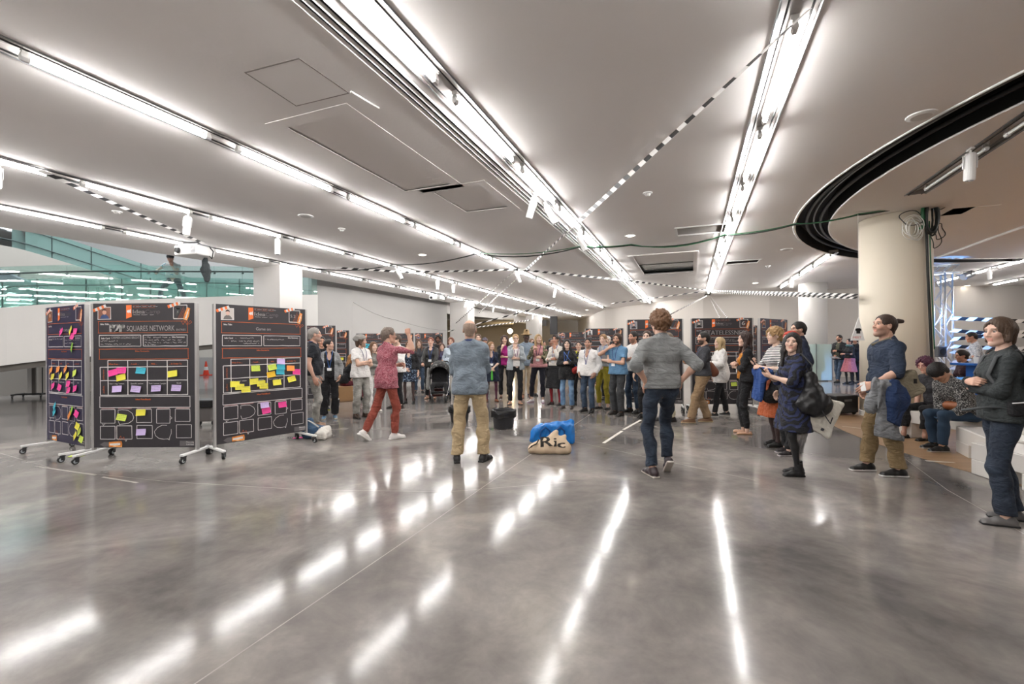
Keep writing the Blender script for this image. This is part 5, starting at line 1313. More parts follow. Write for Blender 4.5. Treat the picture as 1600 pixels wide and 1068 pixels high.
put('pram', 674, 622, 527, 176, 'smiling auburn-haired woman in a black leather jacket pushing the pushchair', sex='f', skin='#e6b59c', hair=('updo', '#7a3c22'), head=(10, 0, 0), arms=('push', 'push'), top=dict(mat=fab('dark_tee', '#3a3a38'), sleeve=.4, hem=.92, neck='scoop'), jacket=dict(mat=mat('leather_black', '#1e1e1d', .45, .15, 20, bump=.2), sleeve=2, hem=.92, open=.18), bottom=TR(BLK), shoes=('flat', '#c49a80', '#8a6a52'), lanyard='#284888', badge=True)
put('afro', 685, 611, 524, 185, 'man with short afro hair behind the woman with the pushchair', lod=2, skin='#8a5a40', hair=('afro', '#171210'), beard='full', top=dict(mat=BLK, sleeve=2, hem=.85), bottom=TR(DEN_D))
put('smile', 691, 613, 536, 190, 'smiling brown-haired woman standing behind the pushchair', lod=2, sex='f', skin=SK[1], hair=('long', '#4a2c20'), top=dict(mat=fab('purple_print', '#3c3346'), sleeve=2, hem=.85), bottom=TR(BLK), lanyard=LBLUE)
put('scarf', 705, 622, 527, 195, 'woman in a pale cardigan and purple scarf with a green carrier bag', sex='f', skin=SK[1], hair=('bob', '#6a3a24'), head=(-14, 0, 0), arms=('hold', 'hang'), scarf=SCARF, top=dict(mat=fab('ice_blue', '#c6d2de', .05), sleeve=2, hem=.92), bottom=TR(NAVY), shoes=('sneaker', '#2a2a2c', '#cfcac2'))
put('behind1', 748, 612, 522, 180, 'man partly hidden behind the bald man', lod=2, skin=SK[1], hair=('short', '#5a4232'), top=dict(mat=NAVY, sleeve=2, hem=.85), bottom=TR(DEN_D))
put('behind2', 758, 606, 528, 170, 'dark-haired person with a headband in the back row', lod=2, skin=SK[2], hair=('bun', '#2a1c16'), hat=('cap', fab('bandana', '#5a5560')), top=dict(mat=CHAR, sleeve=2, hem=.85), bottom=TR(BLK))
put('navydress', 768, 627, 534, 186, 'young woman in a navy dress and maroon tights clasping her hands', sex='f', skin=SK[3], hair=('long', '#8a6440'), head=(28, 0, 0), arms=('clasp', 'clasp'), feet=((-.14, 0, 14), (.14, .03, -14)), top=dict(name='dress', mat=NAVY, sleeve=1.0, hem=.60, skirt=.25, neck='v'), bottom=dict(type='none', tights='#5a2a40', cutz=.9), shoes=('shoe', '#7a4326', '#5a3018'), lanyard='#3a4a80', badge=True)
put('magenta', 789, 621, 524, 180, 'dark-haired woman in a magenta top and black jacket with a hand at her mouth', sex='f', skin=SK[1], hair=('longwavy', '#3a201a'), arms=('crossed', 'chin'), top=dict(mat=fab('magenta', '#a8267c'), sleeve=.4, hem=.92), jacket=dict(mat=BLK, sleeve=2, hem=.88, open=.2), bottom=TR(BLK), shoes=('flat', '#6a4a3c', '#4a3226'))
put('blazer', 806, 631, 522, 188, 'blonde woman in glasses and a grey blazer touching her chin', sex='f', skin=SK[3], hair=('updo', '#b08d62'), head=(-4, 3, 0), glasses='#7a5a4a', arms=('crossed', 'chin'), feet=((-.10, .02, 8), (.14, 0, -22)), top=dict(mat=WHT, sleeve=.4, hem=.95, neck='scoop'), jacket=dict(name='blazer', mat=fab('pale_grey', '#9aa1a5'), sleeve=2, hem=.86, open=.16), bottom=TR(BLK), shoes=('flat', '#b58c6c', '#2a211c'), lanyard='#8a5a80')
put('hatman', 823, 621, 519, 182, 'dark-skinned man in a straw hat and beige trousers', skin='#4a3024', hair=('crop', '#120e0c'), hat=('fedora', fab('straw', '#a08762', .1)), arms=('hang', 'hang'), top=dict(mat=fab('pale_denim', '#7f8d9c'), sleeve=2, hem=.86), bottom=TR(fab('beige', '#b5a288')), shoes=('shoe', '#a9745a', '#7a5240'))
put('filming', 831, 618, 529, 195, 'woman filming with a black phone next to the man in the hat', sex='f', lod=2, skin=SK[3], hair=('updo', '#7a5c44'), arms=('chin', 'crossed'), top=dict(mat=fab('dark_green', '#3a3c36'), sleeve=2, hem=.88), bottom=TR(fab('beige', '#b5a288')))
put('pink', 842, 628, 522, 168, 'long-haired blonde woman in a pink sweater and camouflage jacket', sex='f', skin=SK[3], hair=('long', '#a0845c'), head=(25, 3, 0), arms=('hold', ((.10, .20, 1.36), (.6, -.2, -1), (.9, 0, .3), 'hold')), feet=((-.11, .03, 8), (.19, .0, -28)), top=dict(mat=fab('dusty_pink', '#c08a8c'), sleeve=.4, hem=.90, loose=.012), jacket=dict(mat=CAMO, sleeve=2, hem=.93, open=.22), bottom=TR(fab('ink', '#181a26'), to=1.85), shoes=('sneaker', '#d9d3d8', '#c9a0b8'), lanyard='#3a2c50', badge=True)
put('far1', 850, 590, 533, 200, 'distant dark-haired man between the columns', lod=2, skin=SK[2], hair=('short', '#1a1512'), top=dict(mat=BLK, sleeve=2, hem=.85), bottom=TR(BLK))
put('far2', 861, 603, 529, 190, 'man in a black coat standing behind the woman in red tights', lod=2, skin='#a5745a', hair=('short', '#120e0c'), top=dict(mat=BLK, sleeve=2, hem=.6, loose=.02), bottom=TR(BLK))
put('redtights', 869, 632, 523, 142, 'short-haired woman in a white cardigan, black skirt and red tights', sex='f', skin=SK[2], hair=('pixie', '#1d1512'), head=(14, 0, 0), arms=('chin', 'crossed'), top=dict(mat=fab('offwhite', '#d9d4cc'), sleeve=1.9, hem=.98, neck='v'), bottom=dict(type='skirt', mat=BLK, r=.26, hem=.42, tights='#8a1420', cutz=.6), shoes=('shoe', '#2a1416', '#141010'), lanyard='#3a4a90', badge=True)
put('darkfloral', 887, 638, 530, 158, 'long black-haired woman in a dark flowered tunic and light jeans', sex='f', skin=SK[3], hair=('long', '#16100f'), head=(10, 0, 0), arms=('hold', 'crossed'), top=dict(name='tunic', mat=DFLORAL, sleeve=2, hem=.74, loose=.02), bottom=TR(DEN_L, flare=.02), shoes=('shoe', '#2c1e1c', '#171110'), lanyard='#3a62a8')
put('yellowback', 905, 632, 533, 165, 'person in black and yellow behind the man in the white shirt', lod=2, skin=SK[1], hair=('short', '#2a1d16'), top=dict(mat=mat_ramp('black_yellow', [(.5, '#17171a'), (.62, '#b5b02a')], scale=6, const=True), sleeve=2, hem=.85), bottom=TR(BLK))
put('whiteshirt', 920, 643, 528, 142, 'smiling dark-haired man in an untucked white shirt and jeans', skin='#cf9c7e', hair=('short', '#17110f'), beard='stubble', head=(18, 0, 0), arms=('pocket', 'pocket'), feet=((-.12, .06, 10), (.12, -.02, -10)), width=1.05, top=dict(mat=WHT, sleeve=2, hem=.86, loose=.014, neck='v'), bottom=TR(DEN_M, loose=.004), shoes=('shoe', '#161517', '#0d0d0d'), lanyard='#2a3f78')
put('whitehair', 950, 624, 525, 160, 'white-haired person in the back row behind the woman in yellow trousers', lod=2, skin=SK[3], hair=('short', '#c9c6c0'), top=dict(mat=BLK, sleeve=2, hem=.85), bottom=TR(BLK))
put('yellowlegs', 944, 638, 522, 130, 'woman in mustard yellow trousers and a grey sleeveless top', sex='f', skin=SK[3], hair=('updo', '#8a6a48'), head=(16, -6, 0), arms=('crossed', 'hold'), top=dict(mat=fab('grey_tank', '#9c9fa0'), sleeve=.15, hem=1.0), bottom=TR(fab('chartreuse', '#978a26'), to=1.88), shoes=('flat', '#1c1717', '#141010'), lanyard='#4a6ab0')
put('bluetee', 966, 648, 521, 128, 'long-haired bearded man in a light blue T-shirt with one arm round his neck', skin='#cf9c7c', hair=('bob', '#3a281c'), beard='full', head=(16, -2, 0), arms=('crossed', ((.10, .17, 1.44), (.8, .6, -.5), (.2, 1, .3), 'relaxed')), feet=((-.11, .04, 10), (.11, -.02, -10)), top=dict(mat=fab('sky', '#6089ab', .08), sleeve=.62, hem=.88, loose=.016), bottom=TR(fab('graphite', '#37393b'), loose=.01, flare=.014), shoes=('boot', '#26211f', '#121110'), badge=True, lanyard='#2a3f78')
put('jeansman', 991, 644, 518, 120, 'man in jeans half hidden by the elbow of the grey jumper', skin=SK[2], hair=('short', '#1d1613'), beard='stubble', arms=('hold', 'crossed'), top=dict(mat=WHT, sleeve=.6, hem=.9), bottom=TR(DEN_M), shoes=('shoe', '#181718', '#0d0d0d'))
put('behindhead', 1012, 652, 517, 150, 'brown-haired person behind the head of the man in the grey jumper', lod=2, skin=SK[3], hair=('short', '#3a2a20'), top=dict(mat=BLK, sleeve=2, hem=.85), bottom=TR(BLK))
put('khakilegs', 1045, 657, 520, 110, 'person in pale khaki trousers hidden behind the man in the grey jumper', lod=2, skin=SK[3], hair=('short', '#6a5a4a'), arms=('crossed', 'crossed_over'), top=dict(mat=BLK, sleeve=2, hem=.9), bottom=TR(fab('pale_khaki', '#b5af98')), shoes=('shoe', '#171718', '#0d0d0d'))

# --- seated
seat = lambda z: -(.925 - (z + .095))
person('curlyseat', (P2(538, 12.3)[0], 12.3, 0), -55, 'curly-haired woman in maroon trousers sitting on a cardboard box', H=1.66, sex='f', skin=SK[1], hair=('longcurl', '#9a6a3a'), sit=True, pelvis=(0, 0, seat(.42)), feet=((-.1, .42, 0), (.1, .46, 0)), lean=18, arms=('chin', 'clasp'), lod=1, top=dict(mat=BLK, sleeve=2, hem=.5), bottom=TR(fab('maroon', '#5a1e28')), shoes=('boot', '#1a1818', '#0e0e0e'))
person('purple', (6.47, 6.9, 0), 96, 'purple-haired woman in glasses sitting on the white bench beside the column', H=1.66, sex='f', skin='#d09a80', hair=('curly', '#4a1e34'), sit=True, pelvis=(0, 0, seat(.42)), feet=((-.13, .40, 5), (.12, .5, -5)), lean=20, head=(8, 6, 0), glasses='#a03a4a', belly=1.1, lod=0, arms=(((.16, .34, .86), (.8, -.4, -.2), (.3, .3, 1), 'relaxed'), ((.12, .36, .88), (.8, -.4, -.2), (.3, .3, 1), 'relaxed')), top=dict(mat=fab('dark_grey', '#2c2b2f'), sleeve=.25, hem=.5), bottom=TR(BLK, to=1.75), shoes=('flat', '#171414', '#0f0d0d'))
person('speckle', (6.13, 6.12, 0), 88, 'short-haired person in a speckled jumper sitting on the bench and reading a phone', H=1.70, sex='m', skin='#c8926f', hair=('fringe', '#14100f'), sit=True, pelvis=(0, 0, seat(.42)), feet=((-.10, .44, 0), (.12, .36, 0)), lean=36, head=(0, -22, 0), lod=0, arms=(((.05, .34, 1.08), (.8, -.5, -.6), (.4, .4, 1), 'hold'), ((.05, .34, 1.06), (.8, -.5, -.6), (.4, .4, 1), 'hold')), top=dict(name='jumper', mat=SPECK, sleeve=1.9, hem=.5, loose=.02), bottom=TR(mat('cloth_teal_denim', '#22384e', .85, .12, 8)), shoes=('sneaker', '#191a1c', '#b8b4ae'))
# --- at the stage table
sp = P2(1531, 11.2)
person('stage1', (sp[0], sp[1], 0), 60, 'man in a pale patterned shirt standing behind the blue table on the stage floor', H=1.74, lod=2, skin=SK[2], hair=('crop', '#1a1512'), lean=12, arms=('hold', 'hold'), top=dict(mat=mat_ramp('pale_check', [(.4, '#8f98a6'), (.6, '#c9ccd2')], scale=30), sleeve=2, hem=.85), bottom=TR(DEN_D))
for k, px, Y, lab, hc_ in (('stage2', 1512, 9.2, 'long-haired person seated at the blue table, nearest the truss', ('updo', '#1c1513')), ('stage3', 1549, 9.4, 'short-haired person seated at the blue table behind the woman with the backpack', ('short', '#120e0d'))):
    s_ = P2(px, Y); person(k, (s_[0], s_[1], 0), 75 if k == 'stage2' else 130, lab, H=1.68, sex='f' if k == 'stage2' else 'm', lod=1, skin=SK[2], hair=hc_, sit=True, pelvis=(0, 0, seat(.45)), feet=((-.1, .42, 0), (.1, .44, 0)), lean=8, arms=('hold', 'hold'), top=dict(mat=BLK if k == 'stage3' else fab('plum', '#3c2630'), sleeve=1.6, hem=.5), bottom=TR(BLK))
# --- the photographer on the ramp
rq = at_y(252, 462, 14.1); ti = min(range(len(rpl)), key=lambda i: (rpl[i][0] - rq.x) ** 2 + (rpl[i][1] - rq.y) ** 2)
person('ramp', (rq.x, rq.y + .5, zt[ti] - .12), -160, 'person in a printed T-shirt leaning over the glass balustrade of the ramp with a camera', H=1.76, lod=1, skin='#d7a88c', hair=('short', '#15110f'), hat=('cap', fab('cap_black', '#1b1a1a')), lean=24, arms=('chin', ((.34, .28, 1.25), (.8, .2, -.6), (0, .4, 1), 'relaxed')), feet=((-.34, .05, 20), (.36, -.02, -20)), pelvis=(0, -.05, -.12),
       top=dict(mat=mat_ramp('splash_print', [(.0, '#c9d4d2'), (.52, '#dfe3e0'), (.60, '#3f9fb5'), (.66, '#e0b13a'), (.72, '#dfe3e0')], scale=6, const=True), sleeve=.35, hem=.86, loose=.015), bottom=TR(NAVY), shoes=('shoe', '#222222', '#101010'))
# ------------------------------------------------------------------ ceiling fittings
def spot_mesh():
    body = MB().lathe([(0, -.17), (.05, -.17), (.058, -.16), (.058, .15), (.05, .17), (0, .17)], 16, None, (0, 0, -.2))
    lens = MB().lathe([(0, -.172), (.045, -.172), (.045, -.165)], 16, None, (0, 0, -.2))
    arm_ = MB().box((.068, 0, -.14), (.008, .03, .16)).box((-.068, 0, -.14), (.008, .03, .16)).box((0, 0, -.06), (.144, .03, .008))
    out = []
    for nm, q, m in (('housing', body, WHITE), ('lens', lens, mat('lens_grey', '#6a6a6a', .2, .02, 5)), ('yoke', arm_, WHITE)):
        me = bpy.data.meshes.new(nm); me.from_pydata(q.v, [], q.f); me.materials.append(m); me.polygons.foreach_set('use_smooth', [False] * len(q.f)); out.append((nm, me))
    st = MB().lathe([(.014, -.07), (.014, .0)], 8).box((0, 0, -.005), (.04, .12, .03)); me = bpy.data.meshes.new('track_adapter'); me.from_pydata(st.v, [], st.f); me.materials.append(WHITE)
    return out, me
SPOT, SPOTA = spot_mesh()
def spot(x0, Y, tilt, turn, label, off=-.16):
    e = empty('track_spotlight', rowp(x0, Y, off, CEIL - .01), ANG); tag(e, label, 'spotlight', 'white track spotlights')
    link('track_adapter', SPOTA, e)
    k = empty('lamp_head', (0, 0, -.03), 0, e); k.rotation_euler = (tilt, 0, turn)
    for nm, me in SPOT: link(nm, me, k)
for x0, Y, t, r, lab in [(-9.05, 5.98, .9, 1.2, 'white track spotlight at the very edge of the frame, near the striped tape'), (-9.05, 8.3, .25, 1.4, 'white track spotlight above the angled poster board'), (-9.05, 10.1, .0, 0, 'white track spotlight above the square column'),
        (-9.05, 14.2, .5, -1.3, 'tilted white track spotlight above the man in the red shirt'), (-9.05, 16.5, .0, 0, 'first of two upright spotlights before the square column'), (-9.05, 17.6, .0, 0, 'second of two upright spotlights before the square column'),
        (-2.35, 7.35, .4, 1.2, 'near one of the pair of track spotlights beside the air slots'), (-2.35, 7.85, .5, -1.2, 'further one of the pair of track spotlights beside the air slots'), (-2.35, 10.1, .5, -1.2, 'track spotlight just beyond the hanging cable in the middle row'),
        (-5.62, 15.0, .4, -1.2, 'track spotlight where two striped tapes cross'), (-5.62, 19.4, .3, 1.0, 'distant track spotlight in the row over the poster boards'),
        (.82, 12.7, .3, -1.2, 'track spotlight beside the small black air slot'), (3.85, 16.6, .0, 0, 'track spotlight in front of the far white column'), (3.75, 5.75, .08, 0, 'white track spotlight beside the cable coil'), (9.9, 14.8, .4, -.6, 'track spotlight behind the lighting truss'),
        (-11.95, 24.5, .5, 1.2, 'first far spotlight in the row by the glass ramp'), (-11.95, 27.8, .0, 0, 'second far spotlight in the row by the glass ramp'), (-11.95, 31.5, .2, 1, 'third far spotlight in the row by the glass ramp'), (-11.95, 34.8, .2, 1, 'last far spotlight in the row by the glass ramp')]:
    spot(x0, Y, t, r, lab)
DL = emitter('downlight_glow', '#fff1dc', 6.0)
for px, py, lab, lit in [(985, 368, 'lit round downlight above the hanging cable', 1), (660, 398, 'lit round downlight over the pushchair', 1), (1180, 442, 'lit round downlight before the far wall', 1), (1150, 460, 'small lit downlight against the far wall', 1), (1511, 446, 'lit oval downlight behind the truss', 1), (917, 484, 'lit downlight by the far corner of the hall', 1), (1440, 180, 'round white ceiling loudspeaker outside the curtain groove', 0), (478, 337, 'round white ceiling loudspeaker over the poster boards', 0), (1229, 389, 'flat round loudspeaker below the curtain groove rim', 0)]:
    p = at_z(px, py, CEIL); e = empty('downlight' if lit else 'ceiling_speaker', p); tag(e, lab, 'downlight' if lit else 'loudspeaker')
    MB().lathe([(.09, -.004), (.12, -.012), (.12, 0)] if lit else [(.0, -.022), (.1, -.022), (.135, -.012), (.14, 0)], 24).build('rim', WHITE, e)
    if lit: MB().lathe([(0, -.006), (.09, -.006)], 20).build('diffuser', DL, e)
    else: MB().lathe([(0, -.024), (.09, -.023)], 20).build('grille', mat('speaker_cloth', '#d4d2cf', .8, .05, 80), e)
for px, py, lab in [(1012, 301, 'smoke detector near the long striped tape'), (534, 357, 'smoke detector above the poster boards'), (183, 330, 'smoke detector behind the striped tape at the frame edge'), (1200, 415, 'smoke detector near the small air slot')]:
    p = at_z(px, py, CEIL); e = empty('smoke_detector', p); tag(e, lab, 'detector')
    MB().lathe([(.075, 0), (.075, -.012), (.06, -.02), (.06, 0)][:3], 20).build('base', WHITE, e); MB().lathe([(.0, -.06), (.03, -.058), (.042, -.04), (.05, -.02)], 18).build('sensor', WHITE, e)

# ------------------------------------------------------------------ striped tape, cables
TB = mat('tape_black', '#1b1b1d', .5, .1, 20); TWH = mat('tape_white', '#e6e4e1', .5, .04, 20)
def ribbon(pts, w, label, stripe=.14, twist=0.0, sag=0.0, n=None, name='barrier_tape', tilt=.9):
    P = [Vector(p) for p in pts]; D = [0]
    for a, b in zip(P[:-1], P[1:]): D.append(D[-1] + (b - a).length)
    L = D[-1]; K = max(4, int(L / stripe)); mb = MB(); vs = []
    def pos(d):
        for i in range(len(P) - 1):
            if d <= D[i + 1] + 1e-6:
                t = (d - D[i]) / (D[i + 1] - D[i]); p = P[i].lerp(P[i + 1], t); p.z -= sag * 4 * t * (1 - t); return p
        return P[-1].copy()
    t = (P[-1] - P[0]).normalized(); s = t.cross(Vector((0, 0, 1))).normalized(); u = s.cross(t).normalized()
    for i in range(K + 1):
        d = L * i / K; p = pos(d); a = tilt + twist * d; r = (s * math.cos(a) + u * math.sin(a)) * w / 2
        sh_ = t * stripe * .28; vs += [p + r + sh_, p - r - sh_]
    for i in range(K):
        mb.cur = i % 2; mb.add([vs[2 * i], vs[2 * i + 1], vs[2 * i + 3], vs[2 * i + 2]], [(0, 1, 2, 3)])
    o = mb.build(name, [TWH, TB]); tag(o, label, 'tape', 'black and white striped tapes'); return o
cz = CEIL - .06
def cp(px, py): return at_z(px, py, cz)
col2 = at_y(712, 517, 24.9)
ribbon([cp(1265, 14), cp(905, 345)], .075, 'long striped tape from the lamp row near the camera to the middle row', .17, .25)
ribbon([cp(905, 345), cp(822, 421)], .075, 'striped tape between the middle row and the row over the poster boards', .17, .2)
ribbon([cp(822, 422), at_y(748, 489, 24.6)], .07, 'striped tape running down to the square column behind the bald man', .2, .1)
ribbon([cp(806, 421), at_y(712, 505, 25.0)], .05, 'thin striped tape running down to the square column', .2, .1)
ribbon([cp(62, 266), cp(318, 380)], .05, 'striped tape from the spotlight to the projector', .16, .1)
ribbon([cp(525, 418), cp(640, 425), cp(810, 421)], .06, 'striped tape across the lamp rows above the pushchair', .16, .15)
ribbon([cp(812, 421), cp(970, 437), cp(1110, 454)], .07, 'striped tape crossing the middle lamp row to the far end', .18, .15)
ribbon([cp(1110, 454), at_y(1339, 461, 9.0)], .07, 'white striped tape from the far lamp row to the round column', .16, .12)
ribbon([cp(1112, 457), at_y(1339, 465, 9.05)], .06, 'black striped tape just below the white one at the round column', .13, .1)
ribbon([cp(1106, 461), at_y(1030, 500, 10.2)], .05, 'striped tape down to the board behind the man in the grey jumper', .13, .1)
ribbon([cp(1107, 461), at_y(1125, 497, 9.93)], .03, 'thin striped tape down to the Statelessness board', .2, .1)
ribbon([cp(1108, 460), at_y(1137, 497, 9.93)], .03, 'second thin striped tape down to the Statelessness board', .2, .1)
ribbon([cp(955, 474), cp(1100, 455)], .05, 'striped tape between the far ends of two lamp rows', .3, .1)
ribbon([at_y(700, 517, 24.6), at_y(828, 500, 36.4)], .09, 'lower striped tape between the two far square columns', .3, .05)
ribbon([at_y(744, 506, 25.4), cp(868, 474)], .09, 'upper striped tape behind the bald man', .3, .05)
CAB = mat('cable_black', '#161a17', .5, .1, 10); CABG = mat('cable_green', '#1f5a36', .5, .1, 10); CABW = mat('cable_white', '#d6d5cf', .5, .05, 10)
def cable(pts, r, m, label, sags=None, name='cable'):
    out = []; P = [Vector(p) for p in pts]
    for i, (a, b) in enumerate(zip(P[:-1], P[1:])):
        for k in range(8):
            t = k / 8; p = a.lerp(b, t); p.z -= (sags[i] if sags else .1) * 4 * t * (1 - t); out.append(p)
    out.append(P[-1]); o = MB().tube(out, r, 6).build(name, m, smooth=True); return tag(o, label, 'cable')
coil = Vector((8.05, 8.50, 3.5))
hp = [at_y(1437, 316, 8.45), cp(1338, 336), cp(1240, 351), cp(1130, 368), cp(985, 383), cp(905, 386), cp(745, 396), cp(615, 413), cp(500, 420), cp(440, 409)]
cable(hp, .016, CAB, 'black cable strung across the ceiling from the round column', [.03, .03, .05, .12, .03, .15, .1, .1, .05])
cable([p + Vector((.02, -.03, .015)) for p in hp[:7]], .011, CABG, 'green cable running along the black ceiling cable', [.03, .05, .04, .16, .03, .1])
cable([at_y(1447, 340, 8.45), at_y(1450, 430, 8.45), at_y(1456, 560, 8.45), at_y(1457, 600, 8.5)], .022, CAB, 'thick black cable hanging down the round column', [0, 0, 0])
cable([at_y(1452, 345, 8.4), at_y(1455, 430, 8.4), at_y(1460, 545, 8.4)], .010, CABG, 'thin green cable hanging beside the thick black one', [0, 0])
cable([at_y(552, 472, 18), at_y(620, 500, 19), at_y(704, 516, 24.6)], .012, mat('cable_grey', '#8a8884', .6), 'thin grey wire sagging in front of the tall pale wall', [.1, .1])
# the coil at the head of the column
e = empty('cable_coil', at_y(1450, 336, 8.35)); tag(e, 'tangled coil of black, green and white cables hung on the round column', 'cable coil')
rr = random.Random(11)
for k in range(9):
    c = Vector((.05 + rr.uniform(-.03, .04), rr.uniform(-.04, .02), -.02 + rr.uniform(-.03, .03))); a = rr.uniform(.09, .13); b = rr.uniform(.24, .33); y = rr.uniform(-.3, .3)
    MB().tube([c + Vector((a * math.cos(t) * math.cos(y), a * math.cos(t) * math.sin(y), b * math.sin(t))) for t in np.linspace(0, 2 * PI, 25)[:-1]], .018, 5, closed=True).build('black_loop', CAB, e, smooth=True)
for k in range(7):
    c = Vector((-.26 + rr.uniform(-.04, .04), rr.uniform(-.05, .05), -.22 + rr.uniform(-.06, .05))); a = rr.uniform(.12, .19); y = rr.uniform(-.4, .4)
    MB().tube([c + Vector((a * math.cos(t) * math.cos(y), a * math.cos(t) * math.sin(y), a * 1.15 * math.sin(t))) for t in np.linspace(0, 2 * PI, 25)[:-1]], .006, 5, closed=True).build('white_loop', CABW, e, smooth=True)
for (cx, cz_, a, b) in [(.2, .22, .13, .12), (-.3, -.05, .22, .13), (.14, -.4, .09, .2), (.2, -.3, .1, .14)]:
    MB().tube([Vector((cx + a * math.cos(t), .03 * math.sin(3 * t), cz_ + b * math.sin(t))) for t in np.linspace(0, 2 * PI, 25)[:-1]], .008, 5, closed=True).build('loose_loop', CAB, e, smooth=True)
MB().tube([(-.08, 0, .2), (-.1, 0, .05), (-.06, 0, -.15), (-.12, .02, -.25)], .03, 6).build('green_tie', CABG, e, smooth=True)
# projectors
def projector(c, rz, s, label):
    e = empty('projector', c, rz); e.scale = (s, s, s); tag(e, label, 'projector')
    bevel(MB().box((0, 0, 0), (.60, .42, .2)).build('housing', WHITE, e), .03, 3)
    MB().lathe([(0, 0), (.06, 0), (.06, .05), (.045, .06), (0, .06)], 16, Matrix.Rotation(PI / 2, 3, 'X'), (-.18, -.2, 0)).build('lens', DARK, e)
    for k in range(6): MB().box((.2, -.212, -.06 + .024 * k), (.12, .006, .010)).build('vent_slot', DARK, e)
    for k in range(6): MB().box((-.303, .05, -.06 + .024 * k), (.006, .2, .010)).build('side_slot', DARK, e)
    MB().lathe([(.03, .1), (.03, .26)], 10).build('ceiling_pole', WHITE, e); MB().box((0, 0, .12), (.5, .3, .02)).build('mount_plate', GREYM, e)
    MB().tube([(-.3, -.1, .15), (-.1, -.1, .17), (.28, -.1, .15)], .02, 6).build('cable_sleeve', DARK, e)
    MB().tube([(.28, .1, .1), (.38, .1, .0), (.34, .1, -.15), (.25, .1, -.06)], .012, 6).build('signal_cable', CAB, e, smooth=True)
pj = at_y(304, 393, 10.7); projector((pj.x, pj.y, pj.z), -.25, 1.12, 'white projector hanging from the ceiling above the numbered poster board')
pj = at_y(683, 465, 20.8); projector((pj.x, pj.y, pj.z), -.4, 1.0, 'small distant projector hanging before the square column')
pk = at_y(441, 405, 13.4); e = empty('cable_bundle', pk); tag(e, 'knot of green cables taped to the head of the square column', 'cable coil')
for k in range(6): MB().tube([(.22 * math.cos(t) + rr.uniform(-.02, .02), rr.uniform(-.06, .06), .05 * math.sin(t) + rr.uniform(-.02, .02)) for t in np.linspace(0, 2 * PI, 17)[:-1]], .016, 5, closed=True).build('cable_loop', CABG if k % 2 else CAB, e, smooth=True)
f = Field((-.2, -.2, -.45), (.2, .2, .3), .016); f.cone((0, 0, .2), (0, 0, -.05), .05, .10, .05); f.cone((.02, 0, -.08), (.04, 0, -.3), .10, .05, .05); f.folds(.008, 20, 20, 1); V, Q = f.mesh()
q = at_y(321, 418, 10.9); o = link('hanging_cloth', np_mesh('hanging_cloth', V, Q, fab('net_grey', '#3c4244'))); o.location = q; tag(o, 'dark cloth bag hanging under the projector', 'bag')

# ------------------------------------------------------------------ things on the floor
def bin_(px, base, lab, s=1.0):
    p = at_z(px, base); e = empty('waste_bin', p); e.scale = (s, s, s); tag(e, lab, 'bin')
    MB().lathe([(0, 0), (.165, 0), (.17, .01), (.205, .30), (.212, .31), (.20, .31), (.165, .02), (0, .02)], 32).build('bucket', mat('bin_grey', '#2c2c2e', .5, .08, 20), e)
    mb = MB(); n = 40; r = random.Random(px); ring_ = []
    prof = [(.19, .22), (.205, .30), (.216, .33), (.225, .315), (.222, .25), (.226, .20)]
    vs = []
    for (rad, z) in prof:
        for k in range(n):
            a = 2 * PI * k / n; w = 1 + .012 * math.sin(9 * a + z * 30) + r.uniform(-.006, .008); vs.append((rad * w * math.cos(a), rad * w * math.sin(a), z + .008 * math.sin(5 * a + px) + r.uniform(-.005, .005)))
    mb.add(vs, [(i * n + k, i * n + (k + 1) % n, (i + 1) * n + (k + 1) % n, (i + 1) * n + k) for i in range(len(prof) - 1) for k in range(n)])
    mb.build('bin_liner', mat('bin_liner', '#1d1c1d', .25, .1, 20, bump=.5, bscale=40), e, smooth=True)
bin_(787, 668, 'black waste bin with a crumpled liner on the open floor')
bin_(718, 659, 'black waste bin half hidden by the legs of the bald man', .95)
# blue carrier bag and printed tote
f = Field((-.42, -.2, -.03), (.42, .2, .42), .012)
f.box((0, .02, .15), (.62, .17, .30), .04, .02); f.cone((-.26, 0, .06), (-.27, -.02, .2), .07, .05, .05); f.cone((.25, .02, .1), (.29, .04, .32), .05, .03, .04); f.cone((.05, .03, .29), (.27, .03, .32), .035, .03, .04); f.box((-.22, .05, .33), (.4, .4, .12), .03, .03, sub=True, R=roty(-.42)); f.cut((0, 0, 0), (0, 0, -1)); f.folds(.007, 18, 16, 2.0); f.folds(.004, 33, 29, .7)
V, Q = f.mesh(); bp = at_z(864, 693); e = empty('shopping_bag', bp, .03); tag(e, 'crumpled shiny blue carrier bag on the floor', 'bag')
link('bag_body', np_mesh('bag_body', V, Q, mat('blue_tarpaulin', '#1a74c4', .22, .12, 6, bump=.25, bscale=18)), e)
for xs in ((-.2, -.05), (.02, .16)):
    pts = [(xs[0], f.front(xs[0], .1, -1), .1), (xs[0] + .01, f.front(xs[0], .2, -1) - .01, .2), ((xs[0] + xs[1]) / 2, -.13, .27), (xs[1], f.front(xs[1], .2, -1) - .01, .2), (xs[1], f.front(xs[1], .1, -1), .1)]
    MB().tube(pts, .012, 6, flat=.4).build('handle', mat('blue_strap', '#124f8f', .5, .1, 10), e)
f = Field((-.34, -.2, -.03), (.34, .2, .4), .011)
f.cone((-.22, 0, .05), (.24, 0, .05), .06, .07, .04, (0, 1, 0), 1.5); f.cone((-.1, .01, .08), (.17, .02, .10), .10, .10, .06); f.cone((.04, .03, .14), (.1, .04, .27), .10, .035, .06); f.cone((.1, .04, .12), (.22, .03, .22), .07, .02, .05); f.folds(.004, 20, 18, 1); f.cut((0, 0, 0), (0, 0, -1)); V, Q = f.mesh()
